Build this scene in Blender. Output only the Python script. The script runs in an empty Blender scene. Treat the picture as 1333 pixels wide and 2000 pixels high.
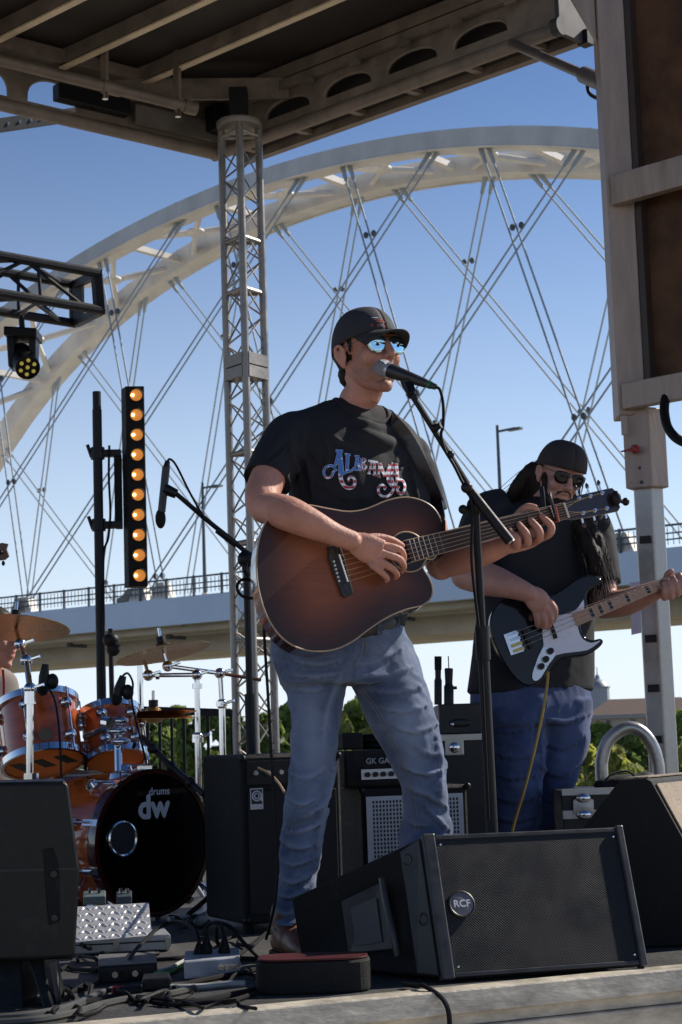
import bpy, bmesh, math, random
from mathutils import Vector as V, Matrix, noise
from mathutils.bvhtree import BVHTree
rnd = random.Random(7)
scene = bpy.context.scene
COL = scene.collection
R_ = math.radians

# ------------------------------------------------------------------ camera
F_PX, CW, CH = 3500.0, 1333.0, 2000.0
CAM = V((0.0, 0.0, 1.65))
CROT = Matrix.Rotation(R_(90 + 7.3), 3, 'X') @ Matrix.Rotation(R_(-1.9), 3, 'Z')
cam = bpy.data.cameras.new('camera')
cam.sensor_fit = 'VERTICAL'; cam.sensor_height = 36.0; cam.lens = 36.0 * F_PX / CH
cam.clip_start = 0.05; cam.clip_end = 6000
cam.dof.use_dof = True; cam.dof.focus_distance = 4.95; cam.dof.aperture_fstop = 16
co = bpy.data.objects.new('camera', cam); COL.objects.link(co)
co.matrix_world = Matrix.Translation(CAM) @ CROT.to_4x4()
scene.camera = co

# ------------------------------------------------------------------ light
SUN_AZ, SUN_EL = R_(60), R_(38)          # behind the stage, to the right
world = bpy.data.worlds.new('World'); scene.world = world; world.use_nodes = True
nt = world.node_tree; nt.nodes.clear()
sky = nt.nodes.new('ShaderNodeTexSky'); sky.sky_type = 'NISHITA'; sky.sun_disc = False
sky.sun_elevation = SUN_EL; sky.sun_rotation = SUN_AZ
sky.altitude = 200; sky.air_density = 0.9; sky.dust_density = 0.3; sky.ozone_density = 0.5
bg = nt.nodes.new('ShaderNodeBackground'); bg.inputs[1].default_value = 0.1
wo = nt.nodes.new('ShaderNodeOutputWorld')
# clear air above, pale haze toward the horizon all the way round
gam = nt.nodes.new('ShaderNodeGamma'); gam.inputs[1].default_value = 1.65
nt.links.new(sky.outputs[0], gam.inputs[0])
scl = nt.nodes.new('ShaderNodeVectorMath'); scl.operation = 'MULTIPLY'; scl.inputs[1].default_value = (.225, .285, .31); nt.links.new(gam.outputs[0], scl.inputs[0])
wtc = nt.nodes.new('ShaderNodeTexCoord'); wsx = nt.nodes.new('ShaderNodeSeparateXYZ'); nt.links.new(wtc.outputs['Generated'], wsx.inputs[0])
def wm(op, a, b=None):
    q = nt.nodes.new('ShaderNodeMath'); q.operation = op
    for k, v in enumerate((a, b)):
        if v is None: continue
        if isinstance(v, (int, float)): q.inputs[k].default_value = v
        else: nt.links.new(v, q.inputs[k])
    return q.outputs[0]
elev = wm('MAXIMUM', wm('ARCSINE', wsx.outputs[2]), 0.0)
hfac = wm('EXPONENT', wm('MULTIPLY', wm('POWER', wm('DIVIDE', elev, R_(11.4)), 1.5), -1.0))
wmx = nt.nodes.new('ShaderNodeMix'); wmx.data_type = 'RGBA'; nt.links.new(wm('MULTIPLY', hfac, .92), wmx.inputs[0]); nt.links.new(scl.outputs[0], wmx.inputs[6]); wmx.inputs[7].default_value = (8.1, 8.8, 10.1, 1)
nt.links.new(wmx.outputs[2], bg.inputs[0]); nt.links.new(bg.outputs[0], wo.inputs[0])
sun = bpy.data.lights.new('sun', 'SUN'); sun.energy = 5.0; sun.angle = R_(0.53); sun.color = (1.0, 0.93, 0.82)
so = bpy.data.objects.new('sun', sun); COL.objects.link(so)
SUNV = V((math.sin(SUN_AZ) * math.cos(SUN_EL), math.cos(SUN_AZ) * math.cos(SUN_EL), math.sin(SUN_EL)))
so.rotation_euler = SUNV.to_track_quat('Z', 'Y').to_euler()
so.location = (30, 30, 40)
scene.view_settings.view_transform = 'Standard'; scene.view_settings.look = 'None'
scene.view_settings.exposure = 0.12; scene.view_settings.gamma = 1.0
scene.view_settings.use_curve_mapping = False
scene.render.engine = 'CYCLES'
scene.cycles.max_bounces = 6; scene.cycles.diffuse_bounces = 3; scene.cycles.glossy_bounces = 4
scene.cycles.use_denoising = True

# ------------------------------------------------------------------ helpers
def ray(px, py): return CROT @ V(((px - CW / 2) / F_PX, -(py - CH / 2) / F_PX, -1.0))
def P(px, py, Y):                      # a point of the place, Y metres in front of the camera
    d = ray(px, py); return CAM + d * (Y / d.y)
DECK = 1.07
def D(px, py, z=DECK):                 # a point at height z
    d = ray(px, py); return CAM + d * ((z - CAM.z) / d.z)
def PP(*l): return [P(*p) for p in l]
def S(r, g, b):
    f = lambda c: ((c / 255 + .055) / 1.055) ** 2.4 if c > 10 else c / 255 / 12.92
    return (f(r), f(g), f(b), 1.0)

def cr(pts, sub=6):                    # smooth curve through points (tuples or vectors)
    pts = [V(p) for p in pts]
    if len(pts) < 3: return pts
    out = []
    for i in range(len(pts) - 1):
        p0 = pts[max(i - 1, 0)]; p1 = pts[i]; p2 = pts[i + 1]; p3 = pts[min(i + 2, len(pts) - 1)]
        for k in range(sub):
            t = k / sub
            out.append(.5 * ((2 * p1) + (p2 - p0) * t + (2 * p0 - 5 * p1 + 4 * p2 - p3) * t * t + (3 * p1 - p0 - 3 * p2 + p3) * t ** 3))
    out.append(pts[-1].copy()); return out
def crc(pts, sub=6):                   # closed
    pts = [V(p) for p in pts]; n = len(pts); out = []
    for i in range(n):
        p0, p1, p2, p3 = pts[i - 1], pts[i], pts[(i + 1) % n], pts[(i + 2) % n]
        for k in range(sub):
            t = k / sub
            out.append(.5 * ((2 * p1) + (p2 - p0) * t + (2 * p0 - 5 * p1 + 4 * p2 - p3) * t * t + (3 * p1 - p0 - 3 * p2 + p3) * t ** 3))
    return out
def frame(d, ref=None):
    d = V(d).normalized(); ref = V(ref) if ref is not None else (V((0, 0, 1)) if abs(d.z) < .9 else V((1, 0, 0)))
    a = (ref - d * ref.dot(d)).normalized(); return d, a, d.cross(a)

class MB:
    def __init__(s): s.v = []; s.f = []
    def add(s, vs, fs):
        o = len(s.v); s.v += [V(p) for p in vs]; s.f += [tuple(i + o for i in f) for f in fs]; return s
    def hexa(s, b, t):
        return s.add(list(b) + list(t), [(3, 2, 1, 0), (4, 5, 6, 7), (0, 1, 5, 4), (1, 2, 6, 5), (2, 3, 7, 6), (3, 0, 4, 7)])
    def box(s, c, x, y, z):            # centre and three half-axis vectors
        c, x, y, z = V(c), V(x), V(y), V(z)
        return s.hexa([c - x - y - z, c + x - y - z, c + x + y - z, c - x + y - z], [c - x - y + z, c + x - y + z, c + x + y + z, c - x + y + z])
    def bar(s, p0, p1, w, h, up=(0, 0, 1)):
        p0, p1 = V(p0), V(p1); d, a, b = frame(p1 - p0, up)
        return s.box((p0 + p1) / 2, (p1 - p0) / 2, b * w / 2, a * h / 2)
    def cyl(s, p0, p1, r0, r1=None, n=12):
        return s.tube([p0, p1], [r0, r0 if r1 is None else r1], n)
    def tube(s, pts, r, n=8, cap=True, ref=None, closed=False):
        pts = [V(p) for p in pts]; m = len(pts)
        rr = [r] * m if isinstance(r, (int, float)) else list(r)
        o = len(s.v); a = None
        for i, p in enumerate(pts):
            q0 = pts[i - 1] if (i > 0 or closed) else p; q1 = pts[(i + 1) % m] if (i < m - 1 or closed) else p
            d = (q1 - q0)
            if d.length < 1e-9: d = V((0, 0, 1))
            d.normalize()
            if a is None: _, a, b = frame(d, ref)
            else:
                a = (a - d * a.dot(d))
                if a.length < 1e-6: _, a, b = frame(d)
                a.normalize(); b = d.cross(a)
            ra, rb = rr[i] if isinstance(rr[i], (tuple, list)) else (rr[i], rr[i])
            for k in range(n):
                t = 2 * math.pi * k / n
                s.v.append(p + a * math.cos(t) * ra + b * math.sin(t) * rb)
        for i in range(m if closed else m - 1):
            j = (i + 1) % m
            for k in range(n):
                l = (k + 1) % n
                s.f.append((o + i * n + k, o + i * n + l, o + j * n + l, o + j * n + k))
        if cap and not closed:
            s.f.append(tuple(o + k for k in reversed(range(n)))); s.f.append(tuple(o + (m - 1) * n + k for k in range(n)))
        return s
    def torus(s, c, axis, R, r, n=40, m=8, ref=None, ry=None):
        d, a, b = frame(axis, ref); c = V(c)
        return s.tube([c + a * math.cos(2 * math.pi * i / n) * R + b * math.sin(2 * math.pi * i / n) * (ry or R) for i in range(n)], r, m, closed=True, ref=d)
    def lathe(s, c, axis, prof, n=32, ref=None, ring=False):      # prof: (radius, height along axis)
        d, a, b = frame(axis, ref); c = V(c); o = len(s.v)
        for r, h in prof:
            for k in range(n):
                t = 2 * math.pi * k / n; s.v.append(c + d * h + (a * math.cos(t) + b * math.sin(t)) * max(r, 1e-5))
        for i in range(len(prof) - 1):
            for k in range(n):
                l = (k + 1) % n; s.f.append((o + i * n + k, o + i * n + l, o + (i + 1) * n + l, o + (i + 1) * n + k))
        if ring: s.f += [(o + (len(prof) - 1) * n + k, o + (len(prof) - 1) * n + (k + 1) % n, o + (k + 1) % n, o + k) for k in range(n)]
        else: s.f.append(tuple(o + k for k in reversed(range(n)))); s.f.append(tuple(o + (len(prof) - 1) * n + k for k in range(n)))
        return s
    def prism(s, pts, vec):
        pts = [V(p) for p in pts]; n = len(pts); vec = V(vec); o = len(s.v)
        s.v += pts + [p + vec for p in pts]
        s.f.append(tuple(o + i for i in range(n))); s.f.append(tuple(o + n + i for i in reversed(range(n))))
        s.f += [(o + i, o + n + i, o + n + (i + 1) % n, o + (i + 1) % n) for i in range(n)]
        return s
    def ell(s, c, r, ax=None, n=18, m=12):
        c = V(c); ax = ax or (V((1, 0, 0)), V((0, 1, 0)), V((0, 0, 1)))
        if isinstance(r, (int, float)): r = (r, r, r)
        o = len(s.v)
        for j in range(m + 1):
            ph = math.pi * j / m
            for k in range(n):
                t = 2 * math.pi * k / n
                s.v.append(c + ax[0] * r[0] * math.sin(ph) * math.cos(t) + ax[1] * r[1] * math.sin(ph) * math.sin(t) + ax[2] * r[2] * math.cos(ph))
        for j in range(m):
            for k in range(n):
                l = (k + 1) % n; s.f.append((o + j * n + k, o + (j + 1) * n + k, o + (j + 1) * n + l, o + j * n + l))
        return s
    def chain(s, pts, rr, ref=None, n=18, sub=4, round_ends=True):
        data = [(p.x, p.y, p.z) for p in [V(p) for p in pts]]
        r2 = [(r, r) if isinstance(r, (int, float)) else tuple(r) for r in rr]
        cp = cr(data, sub); cq = cr([V((a, b, 0)) for a, b in r2], sub)
        s.tube(cp, [(max(q.x, .002), max(q.y, .002)) for q in cq], n, ref=ref)
        if round_ends:
            for i in (0, -1):
                r = min(r2[i]); s.ell(pts[i], r * .99, n=12, m=8)
        return s
    def sheet(s, rows):                 # grid of points
        o = len(s.v); h = len(rows); w = len(rows[0])
        for r in rows: s.v += [V(p) for p in r]
        s.f += [(o + i * w + j, o + i * w + j + 1, o + (i + 1) * w + j + 1, o + (i + 1) * w + j) for i in range(h - 1) for j in range(w - 1)]
        return s
    def mesh(s, name):
        me = bpy.data.meshes.new(name); me.from_pydata([tuple(p) for p in s.v], [], s.f); me.validate(); me.update(); return me
    def build(s, name, m, parent=None, smooth=35, bevel=0, seg=2):
        return link(name, s.mesh(name), m, parent, smooth, bevel, seg)

def link(name, me, m, parent=None, smooth=35, bevel=0, seg=2, fix=True):
    if fix:
        bm = bmesh.new(); bm.from_mesh(me); bmesh.ops.recalc_face_normals(bm, faces=bm.faces); bm.to_mesh(me); bm.free()
    if smooth:
        for p in me.polygons: p.use_smooth = True
        me.set_sharp_from_angle(angle=R_(smooth))
    if m is not None:
        for x in (m if isinstance(m, (list, tuple)) else [m]): me.materials.append(x)
    o = bpy.data.objects.new(name, me); COL.objects.link(o)
    if parent is not None:
        o.parent = parent
        if parent.type == 'EMPTY': o.matrix_parent_inverse = Matrix.Translation(-parent.location)
    if bevel:
        b = o.modifiers.new('bevel', 'BEVEL'); b.width = bevel; b.segments = seg; b.limit_method = 'ANGLE'; b.angle_limit = R_(40)
    return o
def tag(o, label, cat=None, group=None, kind=None):
    o['label'] = label
    if cat: o['category'] = cat
    if group: o['group'] = group
    if kind: o['kind'] = kind
    return o
def thing(name, label, cat, loc, group=None):
    o = bpy.data.objects.new(name, None); COL.objects.link(o); o.location = V(loc); o.empty_display_size = .1
    return tag(o, label, cat, group)
def struct(name, mb, m, smooth=0):
    o = mb.build(name, m, None, smooth); o['kind'] = 'structure'; return o
def fuse(mb, voxel, it=4, fac=.5):      # one continuous skin over overlapping volumes
    me = mb.mesh('tmp')
    o = bpy.data.objects.new('tmp', me); COL.objects.link(o)
    bm = bmesh.new(); bm.from_mesh(me); bmesh.ops.recalc_face_normals(bm, faces=bm.faces); bm.to_mesh(me); bm.free()
    r = o.modifiers.new('r', 'REMESH'); r.mode = 'VOXEL'; r.voxel_size = voxel
    if it:
        q = o.modifiers.new('s', 'SMOOTH'); q.factor = fac; q.iterations = it
    dg = bpy.context.evaluated_depsgraph_get()
    out = bpy.data.meshes.new_from_object(o.evaluated_get(dg)); bpy.data.objects.remove(o); bpy.data.meshes.remove(me)
    return out
def displace(me, fn):
    me.update()
    nr = [v.normal.copy() for v in me.vertices]
    for v, n in zip(me.vertices, nr): v.co += n * fn(v.co)
    me.update()
def bvh(o_or_me):
    me = o_or_me if isinstance(o_or_me, bpy.types.Mesh) else o_or_me.data
    return BVHTree.FromPolygons([v.co.copy() for v in me.vertices], [tuple(p.vertices) for p in me.polygons])
_font = {}
def text2d(t, size=1.0):
    c = bpy.data.curves.new('t', 'FONT'); c.body = t; c.size = size; c.align_x = 'CENTER'; c.align_y = 'CENTER'; c.resolution_u = 4
    o = bpy.data.objects.new('t', c); COL.objects.link(o)
    dg = bpy.context.evaluated_depsgraph_get(); me = bpy.data.meshes.new_from_object(o.evaluated_get(dg))
    vs = [v.co.copy() for v in me.vertices]; fs = [tuple(p.vertices) for p in me.polygons]
    bpy.data.objects.remove(o); bpy.data.curves.remove(c); bpy.data.meshes.remove(me)
    return vs, fs
def lettering(mb, t, size, o, ex, ey, bold=0.0):
    vs, fs = text2d(t, size); o, ex, ey = V(o), V(ex).normalized(), V(ey).normalized()
    mb.add([o + ex * p.x + ey * p.y for p in vs], fs)
    if bold:
        nz = ex.cross(ey) * .0001
        for k, (a, b) in enumerate(((bold, 0), (0, bold), (-bold, 0), (0, -bold))):
            mb.add([o + ex * (p.x + a) + ey * (p.y + b) + nz * (k + 1) for p in vs], fs)
    return mb

# ------------------------------------------------------------------ materials
MATS = {}
def mat(name, col, rough=.5, metal=0., var=.15, scale=8., bump=0., bscale=60., coat=0., spec=.5, emit=None, es=0., sss=0., rvar=.1, detail=6., trans=0., stretch=None, scuff=0., scuffc=(.09, .088, .085)):
    if name in MATS: return MATS[name]
    m = bpy.data.materials.new(name); m.use_nodes = True; n = m.node_tree.nodes; l = m.node_tree.links
    b = n['Principled BSDF']
    if len(col) == 3: col = (*col, 1)
    tc = n.new('ShaderNodeTexCoord'); src = tc.outputs['Object']
    if stretch:
        mp = n.new('ShaderNodeMapping'); mp.inputs['Scale'].default_value = stretch; l.new(src, mp.inputs[0]); src = mp.outputs[0]
    nz = n.new('ShaderNodeTexNoise'); nz.inputs['Scale'].default_value = scale; nz.inputs['Detail'].default_value = detail; nz.inputs['Roughness'].default_value = .65
    l.new(src, nz.inputs['Vector'])
    rp = n.new('ShaderNodeValToRGB'); rp.color_ramp.elements[0].position = .3; rp.color_ramp.elements[1].position = .7
    rp.color_ramp.elements[0].color = (*[c * (1 - var) for c in col[:3]], 1); rp.color_ramp.elements[1].color = (*[min(c * (1 + var), 1) for c in col[:3]], 1)
    l.new(nz.outputs[0], rp.inputs[0]); l.new(rp.outputs[0], b.inputs['Base Color'])
    if scuff:                            # rubbed and dusty patches
        ms_ = n.new('ShaderNodeMapping'); ms_.inputs['Scale'].default_value = (5, 9, 3); ms_.inputs['Rotation'].default_value = (.4, .7, .3); l.new(tc.outputs['Object'], ms_.inputs[0])
        ns_ = n.new('ShaderNodeTexNoise'); ns_.inputs['Scale'].default_value = 2.2; ns_.inputs['Detail'].default_value = 12; ns_.inputs['Roughness'].default_value = .78; l.new(ms_.outputs[0], ns_.inputs['Vector'])
        rs_ = n.new('ShaderNodeMapRange'); rs_.inputs[1].default_value = .56; rs_.inputs[2].default_value = .74; rs_.inputs[3].default_value = 0; rs_.inputs[4].default_value = scuff; l.new(ns_.outputs[0], rs_.inputs[0])
        xs_ = n.new('ShaderNodeMix'); xs_.data_type = 'RGBA'; l.new(rs_.outputs[0], xs_.inputs[0]); l.new(rp.outputs[0], xs_.inputs[6]); xs_.inputs[7].default_value = (*scuffc, 1); l.new(xs_.outputs[2], b.inputs['Base Color'])
    mr = n.new('ShaderNodeMapRange'); mr.inputs[1].default_value = .3; mr.inputs[2].default_value = .7
    mr.inputs[3].default_value = max(rough - rvar, .02); mr.inputs[4].default_value = min(rough + rvar, 1)
    l.new(nz.outputs[0], mr.inputs[0]); l.new(mr.outputs[0], b.inputs['Roughness'])
    b.inputs['Metallic'].default_value = metal; b.inputs['Specular IOR Level'].default_value = spec
    b.inputs['Coat Weight'].default_value = coat; b.inputs['Coat Roughness'].default_value = .06
    if sss: b.inputs['Subsurface Weight'].default_value = sss; b.inputs['Subsurface Radius'].default_value = (.01, .004, .002); b.inputs['Subsurface Scale'].default_value = 1.
    if trans: b.inputs['Transmission Weight'].default_value = trans
    if emit: b.inputs['Emission Color'].default_value = (*emit[:3], 1); b.inputs['Emission Strength'].default_value = es
    if bump:
        n2 = n.new('ShaderNodeTexNoise'); n2.inputs['Scale'].default_value = bscale; n2.inputs['Detail'].default_value = 4
        l.new(src, n2.inputs['Vector'])
        bp = n.new('ShaderNodeBump'); bp.inputs['Strength'].default_value = bump; bp.inputs['Distance'].default_value = .01
        l.new(n2.outputs[0], bp.inputs['Height']); l.new(bp.outputs[0], b.inputs['Normal'])
    MATS[name] = m; return m
def bsdf(m): return m.node_tree.nodes['Principled BSDF']
alu = mat('aluminium', (.46, .44, .41), .42, .85, .2, 6, .15, 40)
alu_dull = mat('weathered_aluminium', (.27, .245, .22), .5, .6, .25, 5, .2, 30)
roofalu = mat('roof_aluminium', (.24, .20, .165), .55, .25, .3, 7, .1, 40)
flange_lit_m = mat('purlin_flange_bounce_lit', (.82, .68, .48), .5, .1, .2, 7, .1, 40)  # bounce light from the stage floor put into the paler flange colour
tower_alu = mat('tower_aluminium', (.30, .275, .25), .42, .7, .25, 9, .15, 40)
chrome = mat('chrome', (.72, .72, .74), .12, 1., .05, 20, rvar=.05)
blackm = mat('black_powder_coat', (.009, .009, .011), .5, 0, .3, 30, .1, 300, spec=.3)
blackp = mat('black_plastic', (.008, .0078, .0082), .42, 0, .25, 30, .05, 400, spec=.3, scuff=.25)
blackrough = mat('black_textured_paint', (.008, .0078, .008), .62, 0, .3, 40, .5, 500, spec=.3, scuff=.3)
rubber = mat('black_rubber', (.007, .007, .0075), .6, 0, .3, 20, spec=.2)
tolex = mat('black_tolex', (.007, .0068, .007), .6, 0, .3, 60, .5, 700, spec=.3, scuff=.3)
white_p = mat('white_paint', (.75, .75, .75), .5, 0, .06)
black_p = mat('black_paint', (.01, .01, .01), .5, 0, .2)
# ------------------------------------------------------------------ ground
grass_m = mat('dry_lawn', (.15, .135, .095), .9, 0, .35, .35, .6, 8, detail=10)
def ground_z(x, y):
    t = min(max((y - 26) / 50, 0), 1); t = t * t * (3 - 2 * t)
    return -5.5 * t + .12 * noise.noise(V((x * .08, y * .08, 0))) * t
gm = MB()
gx = [-4000, -1500, -600, -300] + list(range(-200, 201, 8)) + [300, 600, 1500, 4000]
gy = [-4000, -1200, -400, -150] + list(range(-80, 240, 6)) + [300, 450, 800, 1500, 4000]
gm.sheet([[V((x, y, ground_z(x, y))) for x in gx] for y in gy])
struct('ground', gm, grass_m, 60)
bounce_plaza_m = mat('warm_bounce_paving', (.36, .31, .25), .85, 0, .2, .6, .2, 12)  # unseen paving, added to bounce warm light onto roof and skin
pz = MB(); pz.hexa([V((-40, -38, -.1)), V((45, -38, -.1)), V((45, 24, -.1)), V((-40, 24, -.1))], [V((-40, -38, .012)), V((45, -38, .012)), V((45, 24, .012)), V((-40, 24, .012))]); struct('bounce_plaza', pz, bounce_plaza_m)

# ------------------------------------------------------------------ arch bridge
bo = V((0, 113.69, CAM.z + 10)); bu = V((.79838, -.60215, 0)); bn = V((.60215, .79838, 0)); bz = V((0, 0, 1))
BW, BT, BS0, BH = 22.8, .236, -8.39, 31.8
def arch_z(s): d = s - BS0; return BH - .00621 * d * d - 5.93e-7 * d ** 4
def bp(s, off, z): return bo + bu * s + bn * off + bz * z
def rib_pt(s, side, dz=0.):
    z = arch_z(s); return bp(s, (z + dz) * BT if side == 0 else BW - (z + dz) * BT, z + dz)
bridge = thing('arch_bridge', 'white steel arch bridge with crossing cable hangers behind the stage', 'bridge', bp(0, BW / 2, -12))
steel_w = mat('bridge_paint', (.69, .66, .61), .55, 0, .16, .5, .05, 3, detail=12, stretch=(1, 1, .35))
steel_skylit = mat('bridge_fascia_skylit', (.72, .82, .96), .5, 0, .1, .12, .05, 2)  # blue skylight put into the colour; the bridge itself is all white
cable_m = mat('hanger_steel', (.34, .40, .45), .7, 0, .1, 1)
dark_steel = mat('dark_railing_paint', (.09, .11, .13), .5, .2, .15, 1)
conc = mat('bridge_concrete', (.70, .64, .55), .85, 0, .2, .3, .3, 4)
SS = [BS0 + x for x in range(-60, 61, 2)]
for side in (0, 1):
    m = MB(); w = 1.75; hh = 1.35; o0 = 0
    out = -1 if side == 0 else 1        # outward
    rows = []
    for s in SS:
        ds = .05; tn = V((ds, 0, arch_z(s + ds / 2) - arch_z(s - ds / 2))).normalized()
        nrm = V((-tn.z, 0, tn.x))         # in (s,z)
        ring = []
        for (q, d) in ((0, 0), (w, 0), (w, -hh), (0, -hh)):
            s2 = s + nrm.x * d; z2 = arch_z(s) + nrm.z * d
            off = (z2 * BT if side == 0 else BW - z2 * BT) - out * (q if side == 0 else q)
            ring.append(bp(s2, off, z2))
        ring.append(ring[0]); rows.append(ring)
    m.sheet(rows); m.build('arch_rib', steel_w, bridge, 30)
    # flange lip along the lower edge
    f = MB()
    for dz in (-hh - .02,):
        f.tube([rib_pt(s, side, dz * 1.02) for s in SS], .09, 4)
    f.build('rib_flange', steel_w, bridge, 30)
    for k, s in enumerate(SS[::3]):     # bolted splice bands round the rib
        if arch_z(s) < 3: continue
        ring = rows[SS.index(s)][:4]; nxt = rows[min(SS.index(s) + 1, len(rows) - 1)][:4]; c_ = sum(ring, V()) / 4
        a_ = [p + (p - c_) * .02 for p in ring]; b_2 = [p + (q_ - p) * .16 + (p - c_) * .02 for p, q_ in zip(ring, nxt)]
        MB().hexa(a_, b_2).build('splice_plate', steel_w, bridge, 0)
# bracing between the ribs: cross struts and curved X members
for i, s in enumerate([BS0 - 54 + 9 * k for k in range(13)]):
    a = rib_pt(s, 0, -.7); b = rib_pt(s, 1, -.7)
    if arch_z(s) < 9: continue
    e = (b - a).normalized() * 1.4
    MB().bar(a + e * .9, b - e * .9, .5, .45).build('cross_strut', steel_w, bridge)
    s2 = s + 9
    if arch_z(s2) < 9 or i == 12: continue
    a2 = rib_pt(s2, 0, -.7); b2 = rib_pt(s2, 1, -.7); c = (a + b + a2 + b2) / 4
    for p, q in ((a, b2), (b, a2)):
        d = (q - p).normalized()
        MB().tube(cr([p + d, p.lerp(c, .6), c, c.lerp(q, .4), q - d], 3), [(.34, .3)] + [(.26, .24)] * 11 + [(.34, .3)], 6).build('diagonal_brace', steel_w, bridge, 30)
    MB().ell(c, (.75, .75, .35)).build('brace_node', steel_w, bridge)
# hangers: pairs of strands, two families per side
HANG = []
for side in (0, 1):
    for k in range(-5, 5):
        for fam, (s_top, run) in enumerate(((2.9 + 11.6 * k, -19.8), (7.3 + 11.8 * k, 12.3)) if side == 0 else ((-4.8 + 11.6 * k, 18.6), (2.9 + 11.5 * k, -13.4))):
            z = arch_z(s_top)
            if z < 7: continue
            s_bot = s_top + run * z / 29.5
            HANG.append((side, s_top, s_bot))
for side, st, sb in HANG:
    for d in (-.33, .33):
        top = rib_pt(st + d, side, -1.5); top += bn * (.85 if side == 0 else -.85)
        bot = bp(sb + d, .35 if side == 0 else BW - .35, .4)
        MB().tube([top, bot], .066, 6).build('hanger_cable', cable_m, bridge)
        MB().tube([top + (top - bot).normalized() * .6, top - (top - bot).normalized() * 1.1], [.2, .13], 6).build('hanger_socket', cable_m, bridge)
for side in (0, 1):                      # clamps where strands cross
    hs = [h for h in HANG if h[0] == side]
    for i, a in enumerate(hs):
        for b in hs[i + 1:]:
            if (a[1] - b[1]) * (a[2] - b[2]) >= 0: continue
            za, zb = arch_z(a[1]), arch_z(b[1])
            t = None
            lo, hi = 0., 1.
            fa = lambda z, h: h[2] + (h[1] - h[2]) * z / arch_z(h[1])
            z0, z1 = 1., min(za, zb) - 2
            g = lambda z: fa(z, a) - fa(z, b)
            if g(z0) * g(z1) > 0: continue
            for _ in range(30):
                zm = (z0 + z1) / 2
                if g(z0) * g(zm) <= 0: z1 = zm
                else: z0 = zm
            for d in (-.33, .33):
                s = fa(z0, a) + d
                MB().ell(bp(s, (.35 + z0 * BT * 1.03) if side == 0 else BW - .35 - z0 * BT * 1.03, z0), (.19, .19, .24), n=8, m=6).build('strand_clamp', dark_steel, bridge)
# deck
d = MB(); S0, S1 = -150, 110
def sect(name, prof, m, sm=20):
    k = MB(); k.sheet([[bp(s, a, z) for a, z in prof + prof[:1]] for s in range(S0, S1 + 1, 10)])
    return k.build(name, m, bridge, sm)
sect('deck_slab', [(-.1, -.05), (BW + .1, -.05), (BW + .1, -.6), (-.1, -.6)], conc)
sect('near_fascia', [(-.25, .15), (.15, .15), (0, -1.75), (-.55, -1.75)], steel_skylit)
sect('far_fascia', [(BW - .15, .15), (BW + .25, .15), (BW + .55, -1.75), (BW + 0, -1.75)], steel_skylit)
sect('edge_girder', [(1.2, -.6), (2.6, -.6), (2.6, -2.1), (1.2, -2.1)], conc)
sect('tub_girder', [(5.5, -.6), (17.5, -.6), (16, -3.2), (7, -3.2)], conc)
sect('edge_girder', [(BW - 2.6, -.6), (BW - 1.2, -.6), (BW - 1.2, -2.6), (BW - 2.6, -2.6)], conc)
for off, z, r in ((3.5, -1.9, .28), (4.4, -2.0, .18)):
    MB().tube([bp(S0, off, z), bp(S1, off, z)], r, 10).build('drain_pipe', steel_w, bridge)
for s in range(-70, 60, 5):
    MB().box(bp(s, 11.4, -1.2), bu * .2, bn * 10.6, bz * .55).build('floor_beam', conc, bridge)
    if s % 10 == 0:
        MB().box(bp(s + 2, 3.9, -2.1), bu * .15, bn * .9, bz * .3).build('pipe_hanger', dark_steel, bridge)
for s in (-78, 63):
    MB().box(bp(s, BW / 2, -11), bu * 1.6, bn * 9, bz * 8.3).build('pier', conc, bridge)
for side in (0, 1):
    off = -.25 if side == 0 else BW + .25
    rl = MB()
    for z in (.45, .8, 1.25): rl.bar(bp(S0, off, z + .15), bp(S1, off, z + .15), .09, .08 if z < 1.2 else .12)
    s = -75.
    while s < 60:
        rl.bar(bp(s, off, .3), bp(s, off, 1.3), .035, .035, bu); s += .35
    tag(rl.build('railing_bars', dark_steel, bridge, 0), 'rows of slim dark bars on the bridge railing', kind='stuff')
    for k in range(-30, 24):
        MB().bar(bp(k * 2.5, off, .1), bp(k * 2.5, off, 1.5), .14, .14, bu).build('railing_post', dark_steel, bridge)
for side, st, sb in HANG:
    if side == 0:
        MB().hexa([bp(sb - .9, -.1, .1), bp(sb + .9, -.1, .1), bp(sb + .9, .8, .1), bp(sb - .9, .8, .1)], [bp(sb - .35, .0, 1.3), bp(sb + .35, .0, 1.3), bp(sb + .35, .7, 1.3), bp(sb - .35, .7, 1.3)]).build('cable_anchor', steel_w, bridge)
# street lamps on the deck
def deck_lamp(px, py, off, h, label, dr=1):
    # stand at the point of the deck seen at px
    best = min((abs((lambda q: q)(proj_x(bp(s * .25, off, 1))) - px), s * .25) for s in range(-300, 220))
    s = best[1]; base = bp(s, off, 0.)
    t = thing('street_lamp', label, 'lamp post', base, 'lamp posts on the bridge deck')
    MB().tube([base, base + bz * h], [.14, .09], 8).build('pole', dark_steel, t)
    MB().bar(base + bz * (h - .4), base + bz * (h - .35) + bu * 1.3 * dr, .16, .12).build('arm', dark_steel, t)
    MB().bar(base + bz * (h - .42) + bu * .8 * dr, base + bz * (h - .4) + bu * 1.7 * dr, .4, .14).build('lamp_head', dark_steel, t)
    MB().cyl(base, base + bz * .5, .3, .2, 8).build('base', conc, t)
def proj_x(p):
    q = CROT.transposed() @ (p - CAM); return CW / 2 + F_PX * q.x / -q.z
deck_lamp(400, 1150, 2.0, 8.2, 'slim lamp post on the bridge deck seen left of the truss tower')
deck_lamp(982, 1110, 2.0, 9.0, 'slim lamp post on the bridge deck behind the bass player', 1)
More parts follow.
